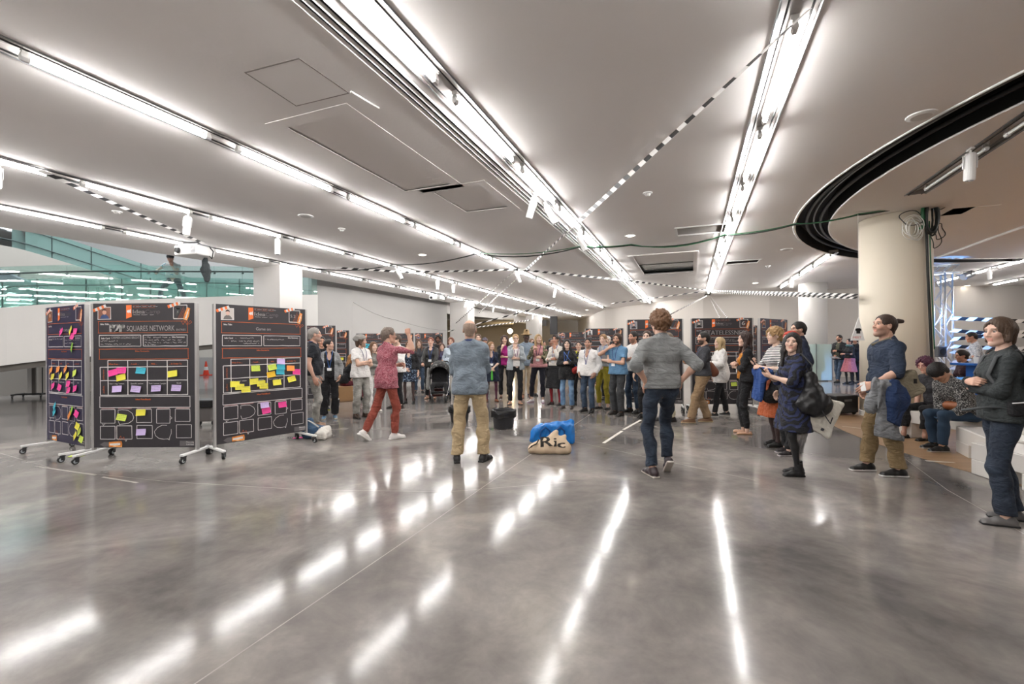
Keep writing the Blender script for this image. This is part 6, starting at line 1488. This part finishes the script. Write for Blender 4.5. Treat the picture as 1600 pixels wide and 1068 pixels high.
tp = at_z(857, 707); e = empty('tote_bag', tp, -.05); tag(e, 'beige tote bag with large black letters lying before the blue bag', 'bag')
TOTE = mat('tote_beige', '#cdb79c', .85, .06, 20, bump=.2, bscale=60); link('bag_body', np_mesh('bag_body', V, Q, TOTE), e)
def on_front(mb, s, x0, x1, zb, hgt, fld, slant=0.0, lift=.004):
    vs, fs = text_mesh(s, 1.0); mx = max(v.x for v in vs); mn = min(v.x for v in vs); out = []
    for v in vs:
        x = x0 + (v.x - mn) / (mx - mn) * (x1 - x0); z = zb + v.y / .7 * hgt + slant * (x - x0); y = fld.front(x, z, -1); out.append((x, (y if y is not None else 0) - lift, z))
    mb.add(out, [tuple(t) for t in fs])
mb = MB(); [(on_front(mb, 'R', -.10 + d_, .05 + d_, .10, .115, f, .12, .008), on_front(mb, 'i', .075 + d_, .10 + d_, .105, .11, f, .1, .008), on_front(mb, 'c', .12 + d_, .215 + d_, .095, .085, f, .0, .008)) for d_ in (-.008, 0, .008)]; o = mb.build('printed_letters', mat('print_black', '#2a2724', .8), e); o['kind'] = 'stuff'
MB().tube([(-.26, -.05, .06), (-.22, -.08, .11), (-.16, -.09, .14), (-.13, -.06, .19)], .02, 6, flat=.4).build('dark_handle', mat('print_black', '#2a2724', .8), e, smooth=True)
# blue and white bag by the board
f = Field((-.3, -.25, -.03), (.32, .25, .42), .013); f.box((.02, 0, .10), (.42, .24, .19), .06, .03); f.cone((-.12, .02, .14), (-.13, .04, .25), .12, .06, .06); f.box((.17, -.04, .07), (.16, .26, .13), .04, .03, R=rotz(.3)); f.folds(.007, 20, 16, 1); f.cut((0, 0, 0), (0, 0, -1)); V, Q = f.mesh(); zc = V[Q].mean(1); mi = (zc[:, 0] - .9 * zc[:, 2] > -.02).astype(np.int32)
p = at_z(493, 684); e = empty('duffel_bag', p, -.2); tag(e, 'slumped blue and white bag on the floor beside the Game On board', 'bag'); link('bag_body', np_mesh('bag_body', V, Q, [fab('bag_blue', '#3a5672'), fab('bag_white', '#d8d5cd', .05)], mi=mi), e)
MB().tube([(-.1, -.03, .28), (.02, -.1, .26), (.14, -.12, .2)], .018, 6, flat=.4).build('strap', fab('bag_grey', '#a5a29c'), e, smooth=True)
for (px, py, c, lab) in [(466, 684, 'pink', 'pink paper on the floor under the Game On board'), (481, 683, 'yellow', 'yellow note on the floor beside the blue and white bag'), (120, 712, 'lime', 'lime note on the floor under the angled board')]:
    p = at_z(px, py); o = MB().box((0, 0, .004), (.16, .09, .004)).build('paper_note', mat('note_' + c, NC[c], .7), loc=p, rot=(0, 0, .3)); tag(o, lab, 'paper')
# pushchair
def pushchair():
    p = at_z(687, 627); e = empty('pushchair', p, .12); tag(e, 'black pushchair with a chrome frame in front of the auburn-haired woman', 'pushchair')
    CH = mat('chrome', '#c9cbcc', .15, .03, 10, metal=1)
    for sx in (-1, 1):
        MB().tube([(sx * .24, .45, 1.0), (sx * .25, .2, .72), (sx * .25, -.05, .42), (sx * .2, -.32, .22), (sx * .17, -.36, .12)], .016, 8).build('side_tube', CH, e, smooth=True)
        MB().tube([(sx * .26, .42, .14), (sx * .25, .15, .45)], .014, 8).build('rear_strut', GREYM, e)
        for y, r, xx in ((-.38, .095, .17), (.42, .12, .27)):
            w = empty('wheel', (sx * xx, y, r), 0, e); Rm = Matrix.Rotation(PI / 2, 3, 'Y')
            MB().lathe([(r * .72, -.022), (r * .95, -.022), (r, -.01), (r, .01), (r * .95, .022), (r * .72, .022), (r * .72, -.022)], 20, Rm).build('tyre', BLACK, w); 
            MB().lathe([(0, -.015), (r * .2, -.015), (r * .2, .015), (0, .015)], 10, Rm).build('hub', CH, w)
            for k in range(5): MB().box((0, .46 * r * math.cos(k * 1.2566), .46 * r * math.sin(k * 1.2566)), (.014, .55 * r, .018), Matrix.Rotation(k * 1.2566, 3, 'X')).build('spoke', CH, w)
    MB().tube([(-.24, .45, 1.0), (-.2, .5, 1.04), (.2, .5, 1.04), (.24, .45, 1.0)], .018, 8).build('push_handle', BLACK, e, smooth=True)
    MB().tube([(-.2, -.3, .24), (.2, -.3, .24)], .014, 8).build('front_axle', CH, e)
    f = Field((-.3, -.45, .15), (.3, .45, 1.1), .014); f.box((0, .02, .45), (.42, .42, .12), .04, .03); f.box((0, .2, .65), (.42, .1, .5), .04, .03, R=rotx(-.35)); f.cone((-.17, -.2, .44), (-.17, -.3, .26), .05, .04, .04); f.cone((.17, -.2, .44), (.17, -.3, .26), .05, .04, .04); f.box((0, -.28, .27), (.4, .12, .05), .02, .03); V, Q = f.mesh(); link('seat', np_mesh('seat', V, Q, BLK), e)
    f = Field((-.32, -.35, .6), (.32, .5, 1.15), .014); f.ell((0, .12, .80), (.27, .34, .28), .02); f.ell((0, .06, .72), (.235, .36, .26), .02, sub=True); f.cut((0, 0, .70), (0, 0, -1)); V, Q = f.mesh(); link('canopy', np_mesh('canopy', V, Q, mat_ramp('canopy_print', [(.55, '#1c1c1d'), (.66, '#6d6c68')], scale=14)), e)
    f = Field((-.45, -.3, .2), (-.15, .4, .95), .014); f.cone((-.3, .1, .85), (-.31, .05, .4), .05, .09, .04, (1, 0, 0), .6); f.folds(.006, 20, 18, 1); V, Q = f.mesh(); link('blanket', np_mesh('blanket', V, Q, fab('blanket_grey', '#8f8e8c')), e)
    bevel(MB().box((-.1, .25, .22), (.36, .3, .2)).build('basket', fab('oxblood', '#4a2424'), e), .03, 2)
pushchair()
# rolling stand at the left, cone, trolley
p = at_z(50, 621); e = empty('rolling_stand', (p.x, p.y, 0), .3); tag(e, 'grey rolling stand on castors under the ramp', 'stand')
MB().box((-.04, 0, .55), (.10, .06, .95)).build('upright', mat('post_grey', '#c9c6c2', .5), e); MB().box((.05, 0, .55), (.08, .06, .95)).build('upright', mat('post_shade_side', '#5c5752', .5), e); MB().box((0, 0, .11), (.75, .07, .05)).build('foot_bar', DARK, e); MB().box((.25, 0, .5), (.02, .02, .8)).build('rod', DARK, e)  # darker upright paints the shaded side of the one post
for sx in (-1, 1):
    MB().box((sx * .33, 0, .11), (.05, .5, .04)).build('cross_foot', DARK, e)
    for sy in (-1, 1):
        k = empty('castor', (sx * .33, sy * .22, 0), .4, e)
        for nm, me in CASTOR: link(nm, me, k)
p = at_z(322, 586); e = empty('traffic_cone', (p.x, p.y, 0)); tag(e, 'orange and white traffic cone seen between two poster boards', 'cone')
CO = mat('cone_orange', '#e0452a', .5, .05, 10); MB().box((0, 0, .02), (.4, .4, .04)).build('base', CO, e)
for z0, z1, m in ((.04, .28, CO), (.28, .46, WHITE), (.46, .75, CO)): MB().lathe([(.15 - .12 * z0 / .75, z0), (.15 - .12 * z1 / .75, z1)], 20).build('cone_band', m, e)
p = at_z(323, 664); e = empty('tool_trolley', (p.x, p.y, 0)); tag(e, 'small dark trolley box between two poster boards', 'trolley'); bevel(MB().box((0, 0, .22), (.34, .3, .26)).build('box', mat('trolley_grey', '#6a6663', .5), e), .02, 2); bevel(MB().box((0, 0, .42), (.44, .36, .14)).build('lid', BLACK, e), .02, 2); MB().box((-.18, -.16, .3), (.05, .01, .08)).build('red_label', mat('label_red', '#c02a2a', .6), e)
for sx in (-1, 1):
    MB().lathe([(0, -.02), (.05, -.02), (.05, .02), (0, .02)], 12, Matrix.Rotation(PI / 2, 3, 'Y'), (sx * .14, 0, .05)).build('wheel', BLACK, e)
p = P2(538, 12.3); o = bevel(MB().box((0, 0, .2), (.5, .45, .4)).build('cardboard_box', mat('cardboard', '#a8835c', .8, .06, 10), loc=(p[0] - .05, p[1] - .05, 0), rot=(0, 0, .5)), .01, 1); tag(o, 'brown cardboard box used as a seat by the curly-haired woman', 'box')
p = at_z(1308, 646); e = empty('flight_case', (p.x, p.y, 0), .3); tag(e, 'black flight case on the floor behind the round column', 'case'); bevel(MB().box((0, 0, .22), (.6, .45, .36)).build('shell', BLACK, e), .02, 2)
for sx in (-1, 1):
    for sy in (-1, 1): MB().lathe([(0, -.015), (.04, -.015), (.04, .015), (0, .015)], 12, Matrix.Rotation(PI / 2, 3, 'Y'), (sx * .24, sy * .17, .04)).build('wheel', DARK, e)
MB().box((0, -.23, .3), (.2, .012, .04)).build('handle', GREYM, e)
# triangle sign on the column
p = at_y(1340, 515, 8.55); e = empty('pennant_sign', p, -.35); tag(e, 'white triangular paper sign hanging beside the round column', 'sign')
tri = MB(); tri.add([(-.11, 0, -.2), (.11, 0, -.2), (.02, 0, .24), (-.11, .02, -.2), (.11, .02, -.2), (.02, .02, .24)], [(0, 1, 2), (5, 4, 3), (0, 3, 4, 1), (1, 4, 5, 2), (2, 5, 3, 0)]); tri.build('paper', WHITE, e)
MB().box((.01, -.004, -.02), (.06, .004, .1)).box((.01, -.004, -.0), (.09, .004, .04)).build('black_figure', BLACK, e); MB().tube([(.02, .01, .22), (.02, .01, 3.9 - p.z)], .003, 4).build('string', WHITE, e); mbt = MB(); vs, fs = text_mesh('MEET', .055); mbt.add([(v.x - .075, -.004, v.y - .16) for v in vs], [tuple(t) for t in fs]); o = mbt.build('red_lettering', mat('sign_red', '#d86a5a', .7), e); o['kind'] = 'stuff'

# ------------------------------------------------------------------ benches, table, truss on the oak floor
BEN = mat('bench_white', '#e2dfda', .5, .02, 5)
def bench(c, rz, L, D, Hh, lab):
    e = empty('bench', c, rz); tag(e, lab, 'bench'); t = .05
    bevel(MB().box((0, 0, Hh - .09), (L, D, .18)).build('seat_block', BEN, e), .006, 1)
    for sx in (-1, 1): bevel(MB().box((sx * (L / 2 - .2), 0, (Hh - .18) / 2), (.4, D, Hh - .18)).build('leg_block', BEN, e), .006, 1)
    MB().box((0, 0, Hh + .003), (L - .02, D - .02, .006)).build('seat_board', mat('bench_top', '#d3d0cb', .4, .02, 5), e); return e
bench((6.36, 6.5, .004), math.radians(100), 1.75, .42, .41, 'white block bench under the two seated people')
bench((5.85, 5.5, .004), math.radians(62), .98, .45, .34, 'low white block bench behind the woman with the backpack')
bench((5.2, 4.5, .004), math.radians(80), 1.0, .45, .34, 'low white block bench at the edge of the frame')
tb = P2(1532, 8.3); e = empty('bar_table', (tb[0], tb[1], .004)); tag(e, 'tall bright blue table on the oak floor behind the seated people', 'table')
BLU = mat('table_blue', '#1c62b8', .4, .05, 8); bevel(MB().box((.1, -.05, 1.06), (1.0, .45, .04)).build('table_top', BLU, e), .008, 1); bevel(MB().box((0, 0, .53), (.26, .3, 1.04)).build('pedestal', BLU, e), .008, 1)
e = empty('paper_cup', (tb[0] - .2, tb[1] - .12, 1.084)); tag(e, 'white paper cup on the blue table', 'cup'); MB().lathe([(0, 0), (.032, 0), (.042, .1), (.038, .1), (.03, .01), (0, .01)], 20).build('cup_wall', WHITE, e); MB().lathe([(.040, .097), (.044, .1), (.044, .106), (.039, .106)], 20).build('rolled_rim', WHITE, e)
tq = P2(1512, 7.85); e = empty('side_table', (tq[0], tq[1], .004)); tag(e, 'small white laptop table beside the speckled jumper', 'table'); MB().box((0, 0, .62), (.6, .4, .03)).build('table_top', WHITE, e)
for sx in (-1, 1):
    for sy in (-1, 1): MB().tube([(sx * .26, sy * .16, 0), (sx * .26, sy * .16, .61)], .015, 6).build('leg', WHITE, e)
e = empty('laptop', (tq[0], tq[1], .64), .3); tag(e, 'dark laptop open on the small white table', 'laptop'); MB().box((0, 0, .008), (.33, .22, .015)).build('keyboard', DARK, e); MB().box((0, .12, .11), (.33, .012, .2), Matrix.Rotation(-.25, 3, 'X')).build('screen', mat('screen_blue', '#4a86c8', .3, .02, 5, emit='#5a9ae0', estr=.2), e)
TRM = mat('truss_aluminium', '#c8cdd2', .3, .04, 20, metal=.85)
def truss(c, Hh, lab, rz=0.0, w=.145):
    e = empty('lighting_truss', c, rz); tag(e, lab, 'truss')
    for sx in (-1, 1):
        for sy in (-1, 1): MB().tube([(sx * w, sy * w, 0), (sx * w, sy * w, Hh)], .025, 8).build('chord', TRM, e, smooth=True)
    n = int(Hh / .36)
    for k in range(n):
        z0 = .1 + k * (Hh - .2) / n; z1 = .1 + (k + 1) * (Hh - .2) / n; s = 1 if k % 2 else -1
        for sg in (-1, 1):
            MB().tube([(-s * w, sg * w, z0), (s * w, sg * w, z1)], .011, 6).build('brace', TRM, e); MB().tube([(sg * w, s * w, z0), (sg * w, -s * w, z1)], .011, 6).build('brace', TRM, e)
    MB().box((0, 0, .01), (.6, .6, .02)).build('base_plate', DARK, e)
    for z in (.06, Hh - .03): 
        for sg in (-1, 1): MB().box((0, sg * w, z), (2 * w, .03, .03)).build('end_bar', TRM, e); MB().box((sg * w, 0, z), (.03, 2 * w, .03)).build('end_bar', TRM, e)
    return e
tx = P2(1474, 13.3); truss((tx[0], tx[1], 0), 3.5, 'aluminium lighting truss tower lit blue, beside the round column', .25)
tx2 = P2(1640, 13.0); truss((tx2[0], tx2[1], 0), 3.5, 'second truss tower holding the far ends of the striped tapes', .25)
# cross truss on top
e = empty('truss_beam', (tx[0], tx[1], 3.62), .0); tag(e, 'short aluminium truss beam on top of the tower', 'truss')
for sy in (-1, 1):
    for sz in (-1, 1): MB().tube([(-1.0, sy * .13, sz * .11), (.35, sy * .13, sz * .11)], .024, 8).build('chord', TRM, e, smooth=True)
for k in range(5):
    for sy in (-1, 1): MB().tube([(-1 + .27 * k, sy * .13, -.11), (-1 + .27 * (k + 1), sy * .13, .11)], .011, 6).build('brace', TRM, e)
e = empty('stage_lamp', (tx[0] + .62, tx[1] - .1, 3.42), 0); tag(e, 'silver stage lamp clamped to the truss beam', 'stage lamp')
MB().lathe([(0, .16), (.09, .16), (.1, .05), (.1, -.13), (.085, -.15)], 20, Matrix.Rotation(1.2, 3, 'Y')).build('lamp_can', TRM, e); MB().tube([(-.35, 0, .02), (-.1, 0, .0)], .02, 6).build('clamp_arm', TRM, e); MB().tube([(0, -.11, 0), (0, -.11, .12), (0, .11, .12), (0, .11, 0)], .01, 6).build('yoke', DARK, e)
for nm, loc, tgt, en, col, sz in (('blue_stage_light', (tx[0] + .9, 12.2, 3.3), (tx[0] + .6, 13.4, 1.6), 120, (.12, .38, 1.0), 1.25), ('blue_stage_light', (tx[0] - .1, tx[1] - .75, .25), (tx[0], tx[1] + .05, 2.6), 110, (.15, .42, 1.0), .5)):
    l = bpy.data.lights.new(nm, 'SPOT'); l.energy = en * 3; l.color = col; l.spot_size = sz; l.spot_blend = .5; l.shadow_soft_size = .08
    o = bpy.data.objects.new(nm, l); COL.objects.link(o); o.location = loc; o.rotation_euler = (Vector(tgt) - Vector(loc)).to_track_quat('-Z', 'Y').to_euler()
for i, (ya, yb) in enumerate([(497, 503), (516, 528), (530, 514), (541, 546), (549, 578), (566, 536), (574, 592), (590, 566)]):
    ribbon([at_y(1487, ya, 13.15), at_y(1638, yb, 12.85)], .10, '%s striped tape from the top, stretched to the right of the truss tower' % ORD[i], .2, .0, tilt=1.45)
p = at_y(1466, 549, 12.95); e = empty('loudspeaker', p, .2); tag(e, 'small dark loudspeaker box mounted on the truss tower', 'loudspeaker'); bevel(MB().box((0, 0, 0), (.3, .24, .3)).build('cabinet', mat('speaker_grey', '#3c3e42', .5), e), .02, 2); MB().lathe([(0, 0), (.1, 0), (.1, .01)], 20, Matrix.Rotation(PI / 2, 3, 'X'), (0, -.122, 0)).build('cone_grille', BLACK, e)
# pendant bulbs and box in the far room
BULB = emitter('warm_bulb', '#ffe2b0', 14)
for px, py, Y, lab in ((797, 517, 39.5, 'upper glowing warm bulb in the dim far room'), (800, 531, 38.5, 'lower glowing warm bulb in the dim far room')):
    p = at_y(px, py, Y); e = empty('pendant_lamp', p); tag(e, lab, 'lamp'); V, Q = uv_ball((0, 0, 0), .22, 16, 10); link('bulb', np_mesh('bulb', V, Q, BULB), e); MB().tube([(0, 0, .2), (0, 0, 3.44 - p.z)], .012, 6).build('cord', BLACK, e)
p = at_y(865, 508, 38); e = empty('wall_speaker', p); tag(e, 'dark tall loudspeaker box on the far beige wall', 'loudspeaker'); MB().box((0, 0, 0), (.6, .4, 1.5)).build('cabinet', CHAR, e); MB().box((0, -.21, 0), (.5, .02, 1.35)).build('front_grille', DARK, e)
# ------------------------------------------------------------------ things people carry
def blob(name, label, cat, loc, rz, lo, hi, h, build, m, group=None):
    f = Field(lo, hi, h); build(f); V, Q = f.mesh(); e = empty(name, loc, rz); tag(e, label, cat, group); link(name + '_body', np_mesh(name, V, Q, m), e); return e, f
def between(key, p): return wpt(PEOPLE[key], p)
def strap(e, pts, r, m, name='strap'):
    c = e.matrix_basis.inverted() if False else Matrix.LocRotScale(e.location, e.rotation_euler, None).inverted()
    return MB().tube([c @ Vector(p) for p in pts], r, 6, flat=.45).build(name, m, e, smooth=True)
LEA = mat('black_leather', '#19191b', .35, .15, 14, bump=.3, bscale=30)
# black leather bag and tote on the dark-haired woman
q = PEOPLE['phone']; c = between('phone', (-.22, -.13, 1.03))
e, f = blob('handbag', 'soft black leather shoulder bag hanging behind the dark-haired woman', 'bag', c, math.radians(-10), (-.3, -.2, -.3), (.3, .2, .32), .012, lambda f: (f.cone((-.06, 0, -.12), (.07, 0, -.13), .105, .11, .05, (0, 1, 0), .85), f.cone((0, 0, -.1), (-.03, 0, .17), .13, .06, .08, (0, 1, 0), .7), f.folds(.006, 22, 26, 1)), LEA)
sh_ = between('phone', (-.13, -.03, 1.47)); strap(e, [c + Vector((-.06, .02, .16)), (c + sh_) / 2 + Vector((.03, -.03, .1)), sh_ + Vector((0, 0, .02)), sh_ + Vector((-.04, .12, -.1))], .016, LEA)
MB().tube([(.03, -.1, -.16), (.06, -.13, -.24), (.1, -.12, -.3), (.13, -.1, -.24)], .006, 5).build('drawstring', LEA, e, smooth=True)
c2 = c + Vector((.07, .05, -.22)); e = empty('tote_bag', c2, math.radians(-12)); e.rotation_euler = (0, .42, math.radians(-8)); tag(e, 'white cotton tote bag hanging below the black leather bag', 'bag')
f = Field((-.24, -.1, -.26), (.24, .1, .26), .012); f.box((0, 0, 0), (.40, .06, .40), .02, .02); f.folds(.007, 14, 14, .5); V, Q = f.mesh(); link('bag_body', np_mesh('bag_body', V, Q, fab('tote_white', '#d8d4c8', .04)), e)
for k in range(2): MB().box((-.05 + .14 * k, -.046, -.14), (.03, .004, .03)).build('printed_mark', CHAR, e)
# phones and cups in hands
def in_hand(key, side, name, label, cat, dims, m, off=(0, .08, .02), rot=(-.6, 0, 0), lathe=None, up=None):
    i = 0 if side == 'L' else 1; P_ = PEOPLE[key]; w = P_['WR'][i]; d = w - P_['EL'][i]; d = d / np.linalg.norm(d); p = between(key, w + d * off[1] + np.array((off[0], 0, off[2])))
    e = empty(name, p, P_['root'].rotation_euler.z); e.rotation_euler = (rot[0], rot[1], P_['root'].rotation_euler.z + rot[2]); tag(e, label, cat)
    if lathe: MB().lathe(lathe, 18).build('cup_wall', m, e); MB().lathe([(lathe[-1][0] - .003, lathe[-1][1] - .004), (lathe[-1][0] + .002, lathe[-1][1]), (lathe[-1][0] - .003, lathe[-1][1] + .003)], 18).build('rolled_rim', m, e)
    else:
        bevel(MB().box((0, 0, 0), dims).build('case', m, e), .004, 2); MB().box((0, -dims[1] / 2 - .0008, 0) , (dims[0] * .9, .001, dims[2] * .9)).build('screen', mat('phone_screen', '#30363c', .1, .02, 5), e)
    return e
PH = (.072, .009, .145)
in_hand('phone', 'L', 'phone', 'dark phone in the hands of the dark-haired woman', 'phone', PH, BLACK)
in_hand('stripe', 'R', 'phone', 'phone held by the curly blonde woman in stripes', 'phone', PH, BLACK)
in_hand('speckle', 'L', 'phone', 'phone read by the seated person in the speckled jumper', 'phone', PH, mat('phone_blue', '#5a7fa8', .3), rot=(-.9, 0, 0))
in_hand('caller', 'L', 'phone', 'phone held by the man in the white shirt behind the raised arm', 'phone', PH, BLACK)
in_hand('filming', 'L', 'phone', 'black phone held up by the woman next to the man in the hat', 'phone', (.09, .012, .18), BLACK, off=(0, .06, .09), rot=(.1, 0, 0))
in_hand('cup', 'L', 'tea_cup', 'small cup of tea held by the man in the charcoal shirt', 'cup', None, mat('tea_amber', '#b0762c', .3), off=(0, .09, -.02), rot=(0, 0, 0), lathe=[(0, 0), (.028, 0), (.036, .08)])
in_hand('ramp', 'R', 'camera', 'small black camera held over the balustrade', 'camera', (.12, .06, .08), BLACK, off=(0, .09, .02))
in_hand('farman', 'R', 'paper_sheet', 'white sheet held by the bearded man near the far wall', 'paper', (.30, .004, .21), WHITE, off=(0, .12, .0), rot=(-1.2, 0, 0))
in_hand('bun', 'L', 'paper_sheet', 'small white paper in the hand of the man with the topknot', 'paper', (.05, .004, .10), WHITE, off=(0, .10, .02), rot=(.3, .3, .6))
# blue coat and black bag over the arm of the striped woman
c = between('stripe', (-.10, .25, .98)); e, f = blob('coat', 'bright blue coat draped over the arm of the striped woman', 'coat', c, math.radians(90), (-.26, -.26, -.36), (.26, .26, .26), .013, lambda f: (f.cone((-.12, 0, .1), (.1, 0, .13), .07, .07, .05), f.cone((-.06, .05, .05), (-.03, .1, -.28), .09, .10, .06, (0, 1, 0), .5), f.cone((.05, 0, .05), (.05, .03, -.2), .08, .08, .06), f.folds(.012, 34, 5, 1), f.cut((0, 0, -.3), (.2, .3, -1))), fab('royal_blue', '#274680'))
c = between('stripe', (-.2, .12, .86)); e, f = blob('shoulder_bag', 'black cloth bag hanging in front of the orange pleated skirt', 'bag', c, math.radians(90), (-.2, -.24, -.24), (.2, .24, .26), .014, lambda f: (f.cone((0, -.08, -.1), (0, .1, -.1), .09, .09, .05, (1, 0, 0), .6), f.cone((0, 0, 0), (0, 0, .16), .09, .04, .05), f.folds(.005, 18, 16, 2)), BLK)
strap(e, [c + Vector((0, 0, .18)), between('stripe', (-.16, .05, 1.2)), between('stripe', (-.12, 0, 1.47))], .012, BLK)
# dark red handbag
c = between('mustard', (-.17, -.33, 1.04)); e, f = blob('handbag', 'dark red leather handbag on the arm of the woman in the mustard top', 'bag', c, math.radians(72), (-.14, -.24, -.24), (.14, .24, .2), .013, lambda f: (f.box((0, 0, -.03), (.13, .32, .30), .04, .02), f.cone((0, -.1, .12), (0, .1, .12), .03, .03, .04), f.folds(.004, 20, 20, 1)), mat('oxblood_leather', '#5c1f22', .4, .12, 12, bump=.2, bscale=30))
for s_ in (-1, 1): MB().tube([(.04 * s_, -.1, .1), (.05 * s_, -.05, .3), (.03 * s_, .03, .36), (.05 * s_, .1, .1)], .008, 6).build('handle', mat('oxblood_leather', '#5c1f22'), e, smooth=True)
# brown satchel of the man with the cup
c = between('cup', (-.05, -.2, 1.03)); e, f = blob('satchel', 'small brown leather satchel on the hip of the man in the charcoal shirt', 'bag', c, math.radians(82), (-.12, -.18, -.2), (.12, .18, .18), .013, lambda f: f.cone((0, -.04, -.06), (0, .03, .05), .09, .08, .05, (1, 0, 0), .6), mat('brown_leather', '#6a3d2a', .45, .12, 12)); strap(e, [c + Vector((0, 0, .1)), between('cup', (-.02, -.16, 1.35)), between('cup', (.08, -.04, 1.475))], .01, mat('brown_leather', '#6a3d2a'))
# green carrier
c = between('scarf', (-.22, .16, .80)); e, f = blob('carrier_bag', 'bright green carrier bag held by the woman in the scarf', 'bag', c, .2, (-.2, -.14, -.28), (.2, .14, .34), .014, lambda f: (f.cone((0, 0, -.1), (0, 0, .06), .13, .11, .05, (0, 1, 0), .5), f.cone((0, 0, .05), (0, 0, .28), .07, .015, .05), f.cone((0, 0, -.12), (.03, 0, -.22), .08, .03, .05), f.folds(.006, 24, 18, 1)), mat('green_plastic', '#4fae3a', .3, .1, 8))
c = between('navydress', (.0, .29, .80)); e, f = blob('folded_fan', 'bright green folded leaflet in the hands of the woman in the navy dress', 'leaflet', c, .1, (-.06, -.05, -.16), (.06, .05, .14), .009, lambda f: f.cone((0, 0, .1), (0, 0, -.11), .022, .03, .02, (0, 1, 0), .4), mat('green_plastic', '#4fae3a', .3, .1, 8))
c = between('darkfloral', (-.27, .16, 1.0)); e, f = blob('pouch', 'small red pouch hanging between the flowered tunic and the white shirt', 'bag', c, .2, (-.16, -.12, -.16), (.16, .12, .16), .012, lambda f: (f.cone((-.03, 0, -.02), (.05, 0, .02), .075, .07, .04, (0, 1, 0), .7), f.folds(.004, 26, 24, 1)), fab('pouch_red', '#8e2622'))
strap(e, [c + Vector((0, 0, .07)), between('darkfloral', (-.1, .19, 1.25)), between('darkfloral', (.06, .1, 1.44))], .012, mat('strap_blue', '#4a78c8', .6))
# canvas bag, hanging coats of the man with the topknot
c = between('bun', (-.2, -.03, 1.0)); CANV = fab('canvas', '#8e8570', .06); e, f = blob('messenger_bag', 'beige canvas messenger bag on the hip of the man with the topknot', 'bag', c, math.radians(88), (-.14, -.3, -.28), (.14, .3, .26), .012, lambda f: (f.box((0, -.01, -.03), (.11, .36, .27), .04, .03, R=rotx(-.45)), f.folds(.006, 16, 16, 1)), CANV)
strap(e, [between('bun', (-.2, -.02, 1.1)), between('bun', (-.22, .0, 1.25)), between('bun', (-.185, .02, 1.42)), between('bun', (-.08, .0, 1.495)), between('bun', (.06, .1, 1.42))], .014, mat('strap_olive', '#6b6350', .8)); MB().box((-.075, -.08, .04), (.006, .03, .05)).build('leather_tab', BLACK, e)
c = between('bun', (-.27, .13, .83)); e, f = blob('coat', 'grey coat hanging from the shoulder bag of the man with the topknot', 'coat', c, math.radians(86), (-.2, -.26, -.46), (.2, .28, .28), .012, lambda f: (f.cone((0, -.06, .16), (0, .12, .18), .05, .06, .05), f.cone((0, .06, .14), (0, .02, -.38), .08, .14, .06, (1, 0, 0), .4), f.cone((0, .14, .1), (0, .2, -.06), .05, .06, .05), f.folds(.012, 34, 5, 1.5), f.cut((0, 0, -.4), (0, .2, -1))), fab('coat_grey', '#7f8184'))
c = between('bun', (-.33, .14, .88)); e, f = blob('jacket', 'royal blue jacket lining hanging over the grey coat', 'jacket', c, math.radians(86), (-.16, -.24, -.38), (.16, .2, .24), .012, lambda f: (f.cone((0, -.02, .14), (0, -.05, -.02), .05, .11, .05, (1, 0, 0), .5), f.cone((0, -.03, 0), (0, .0, -.3), .09, .07, .05, (1, 0, 0), .4), f.folds(.011, 36, 5, .4), f.cut((0, 0, -.28), (0, .5, -1))), fab('lining_blue', '#1f3358'))
# backpack
r_ = PEOPLE['pack']; c = between('pack', (0, -.25, 1.2)); e, f = blob('backpack', 'dark grey backpack on the back of the woman at the edge of the frame', 'backpack', c, math.radians(72), (-.24, -.22, -.36), (.24, .18, .32), .012, lambda f: (f.box((0, 0, 0), (.32, .2, .5), .06, .04), f.box((0, -.1, -.1), (.26, .1, .24), .04, .03), f.folds(.004, 16, 16, 1)), fab('pack_grey', '#26282a'))
PKS = mat('strap_grey', '#3a3d3f', .7, .1, 20)
for s_ in (-1, 1): strap(e, [between('pack', (s_ * .11, -.13, 1.36)), between('pack', (s_ * .115, -.05, 1.475)), between('pack', (s_ * .12, .08, 1.42)), between('pack', (s_ * .13, .135, 1.27)), between('pack', (s_ * .17, .06, 1.1)), between('pack', (s_ * .15, -.12, 1.02))], .024, PKS, 'shoulder_strap')
strap(e, [between('pack', (-.13, -.14, 1.0)), between('pack', (-.19, .0, 1.01)), between('pack', (-.15, .14, 1.0)), between('pack', (-.12, .30, .96))], .024, PKS, 'hip_belt')
c = between('pack', (-.2, -.05, 1.0)); e = empty('belt_pouch', c, math.radians(72)); tag(e, 'black hip pouch with a white piped zip on the backpack belt', 'pouch'); bevel(MB().box((0, 0, 0), (.07, .18, .12)).build('pouch_body', BLK, e), .025, 3); MB().tube([(-.038, -.085, .045), (-.04, 0, .055), (-.038, .085, .045)], .005, 6).build('zip', WHITE, e)
# orange bag on the lap of the seated reader
c = between('speckle', (-.02, .2, .62)); e, f = blob('handbag', 'tan leather bag on the lap of the seated person in the speckled jumper', 'bag', c, math.radians(88), (-.16, -.14, -.12), (.16, .14, .14), .012, lambda f: f.cone((-.05, -.02, 0), (.05, .04, .0), .07, .06, .04), mat('tan_leather', '#8a4f2a', .4, .12, 12))
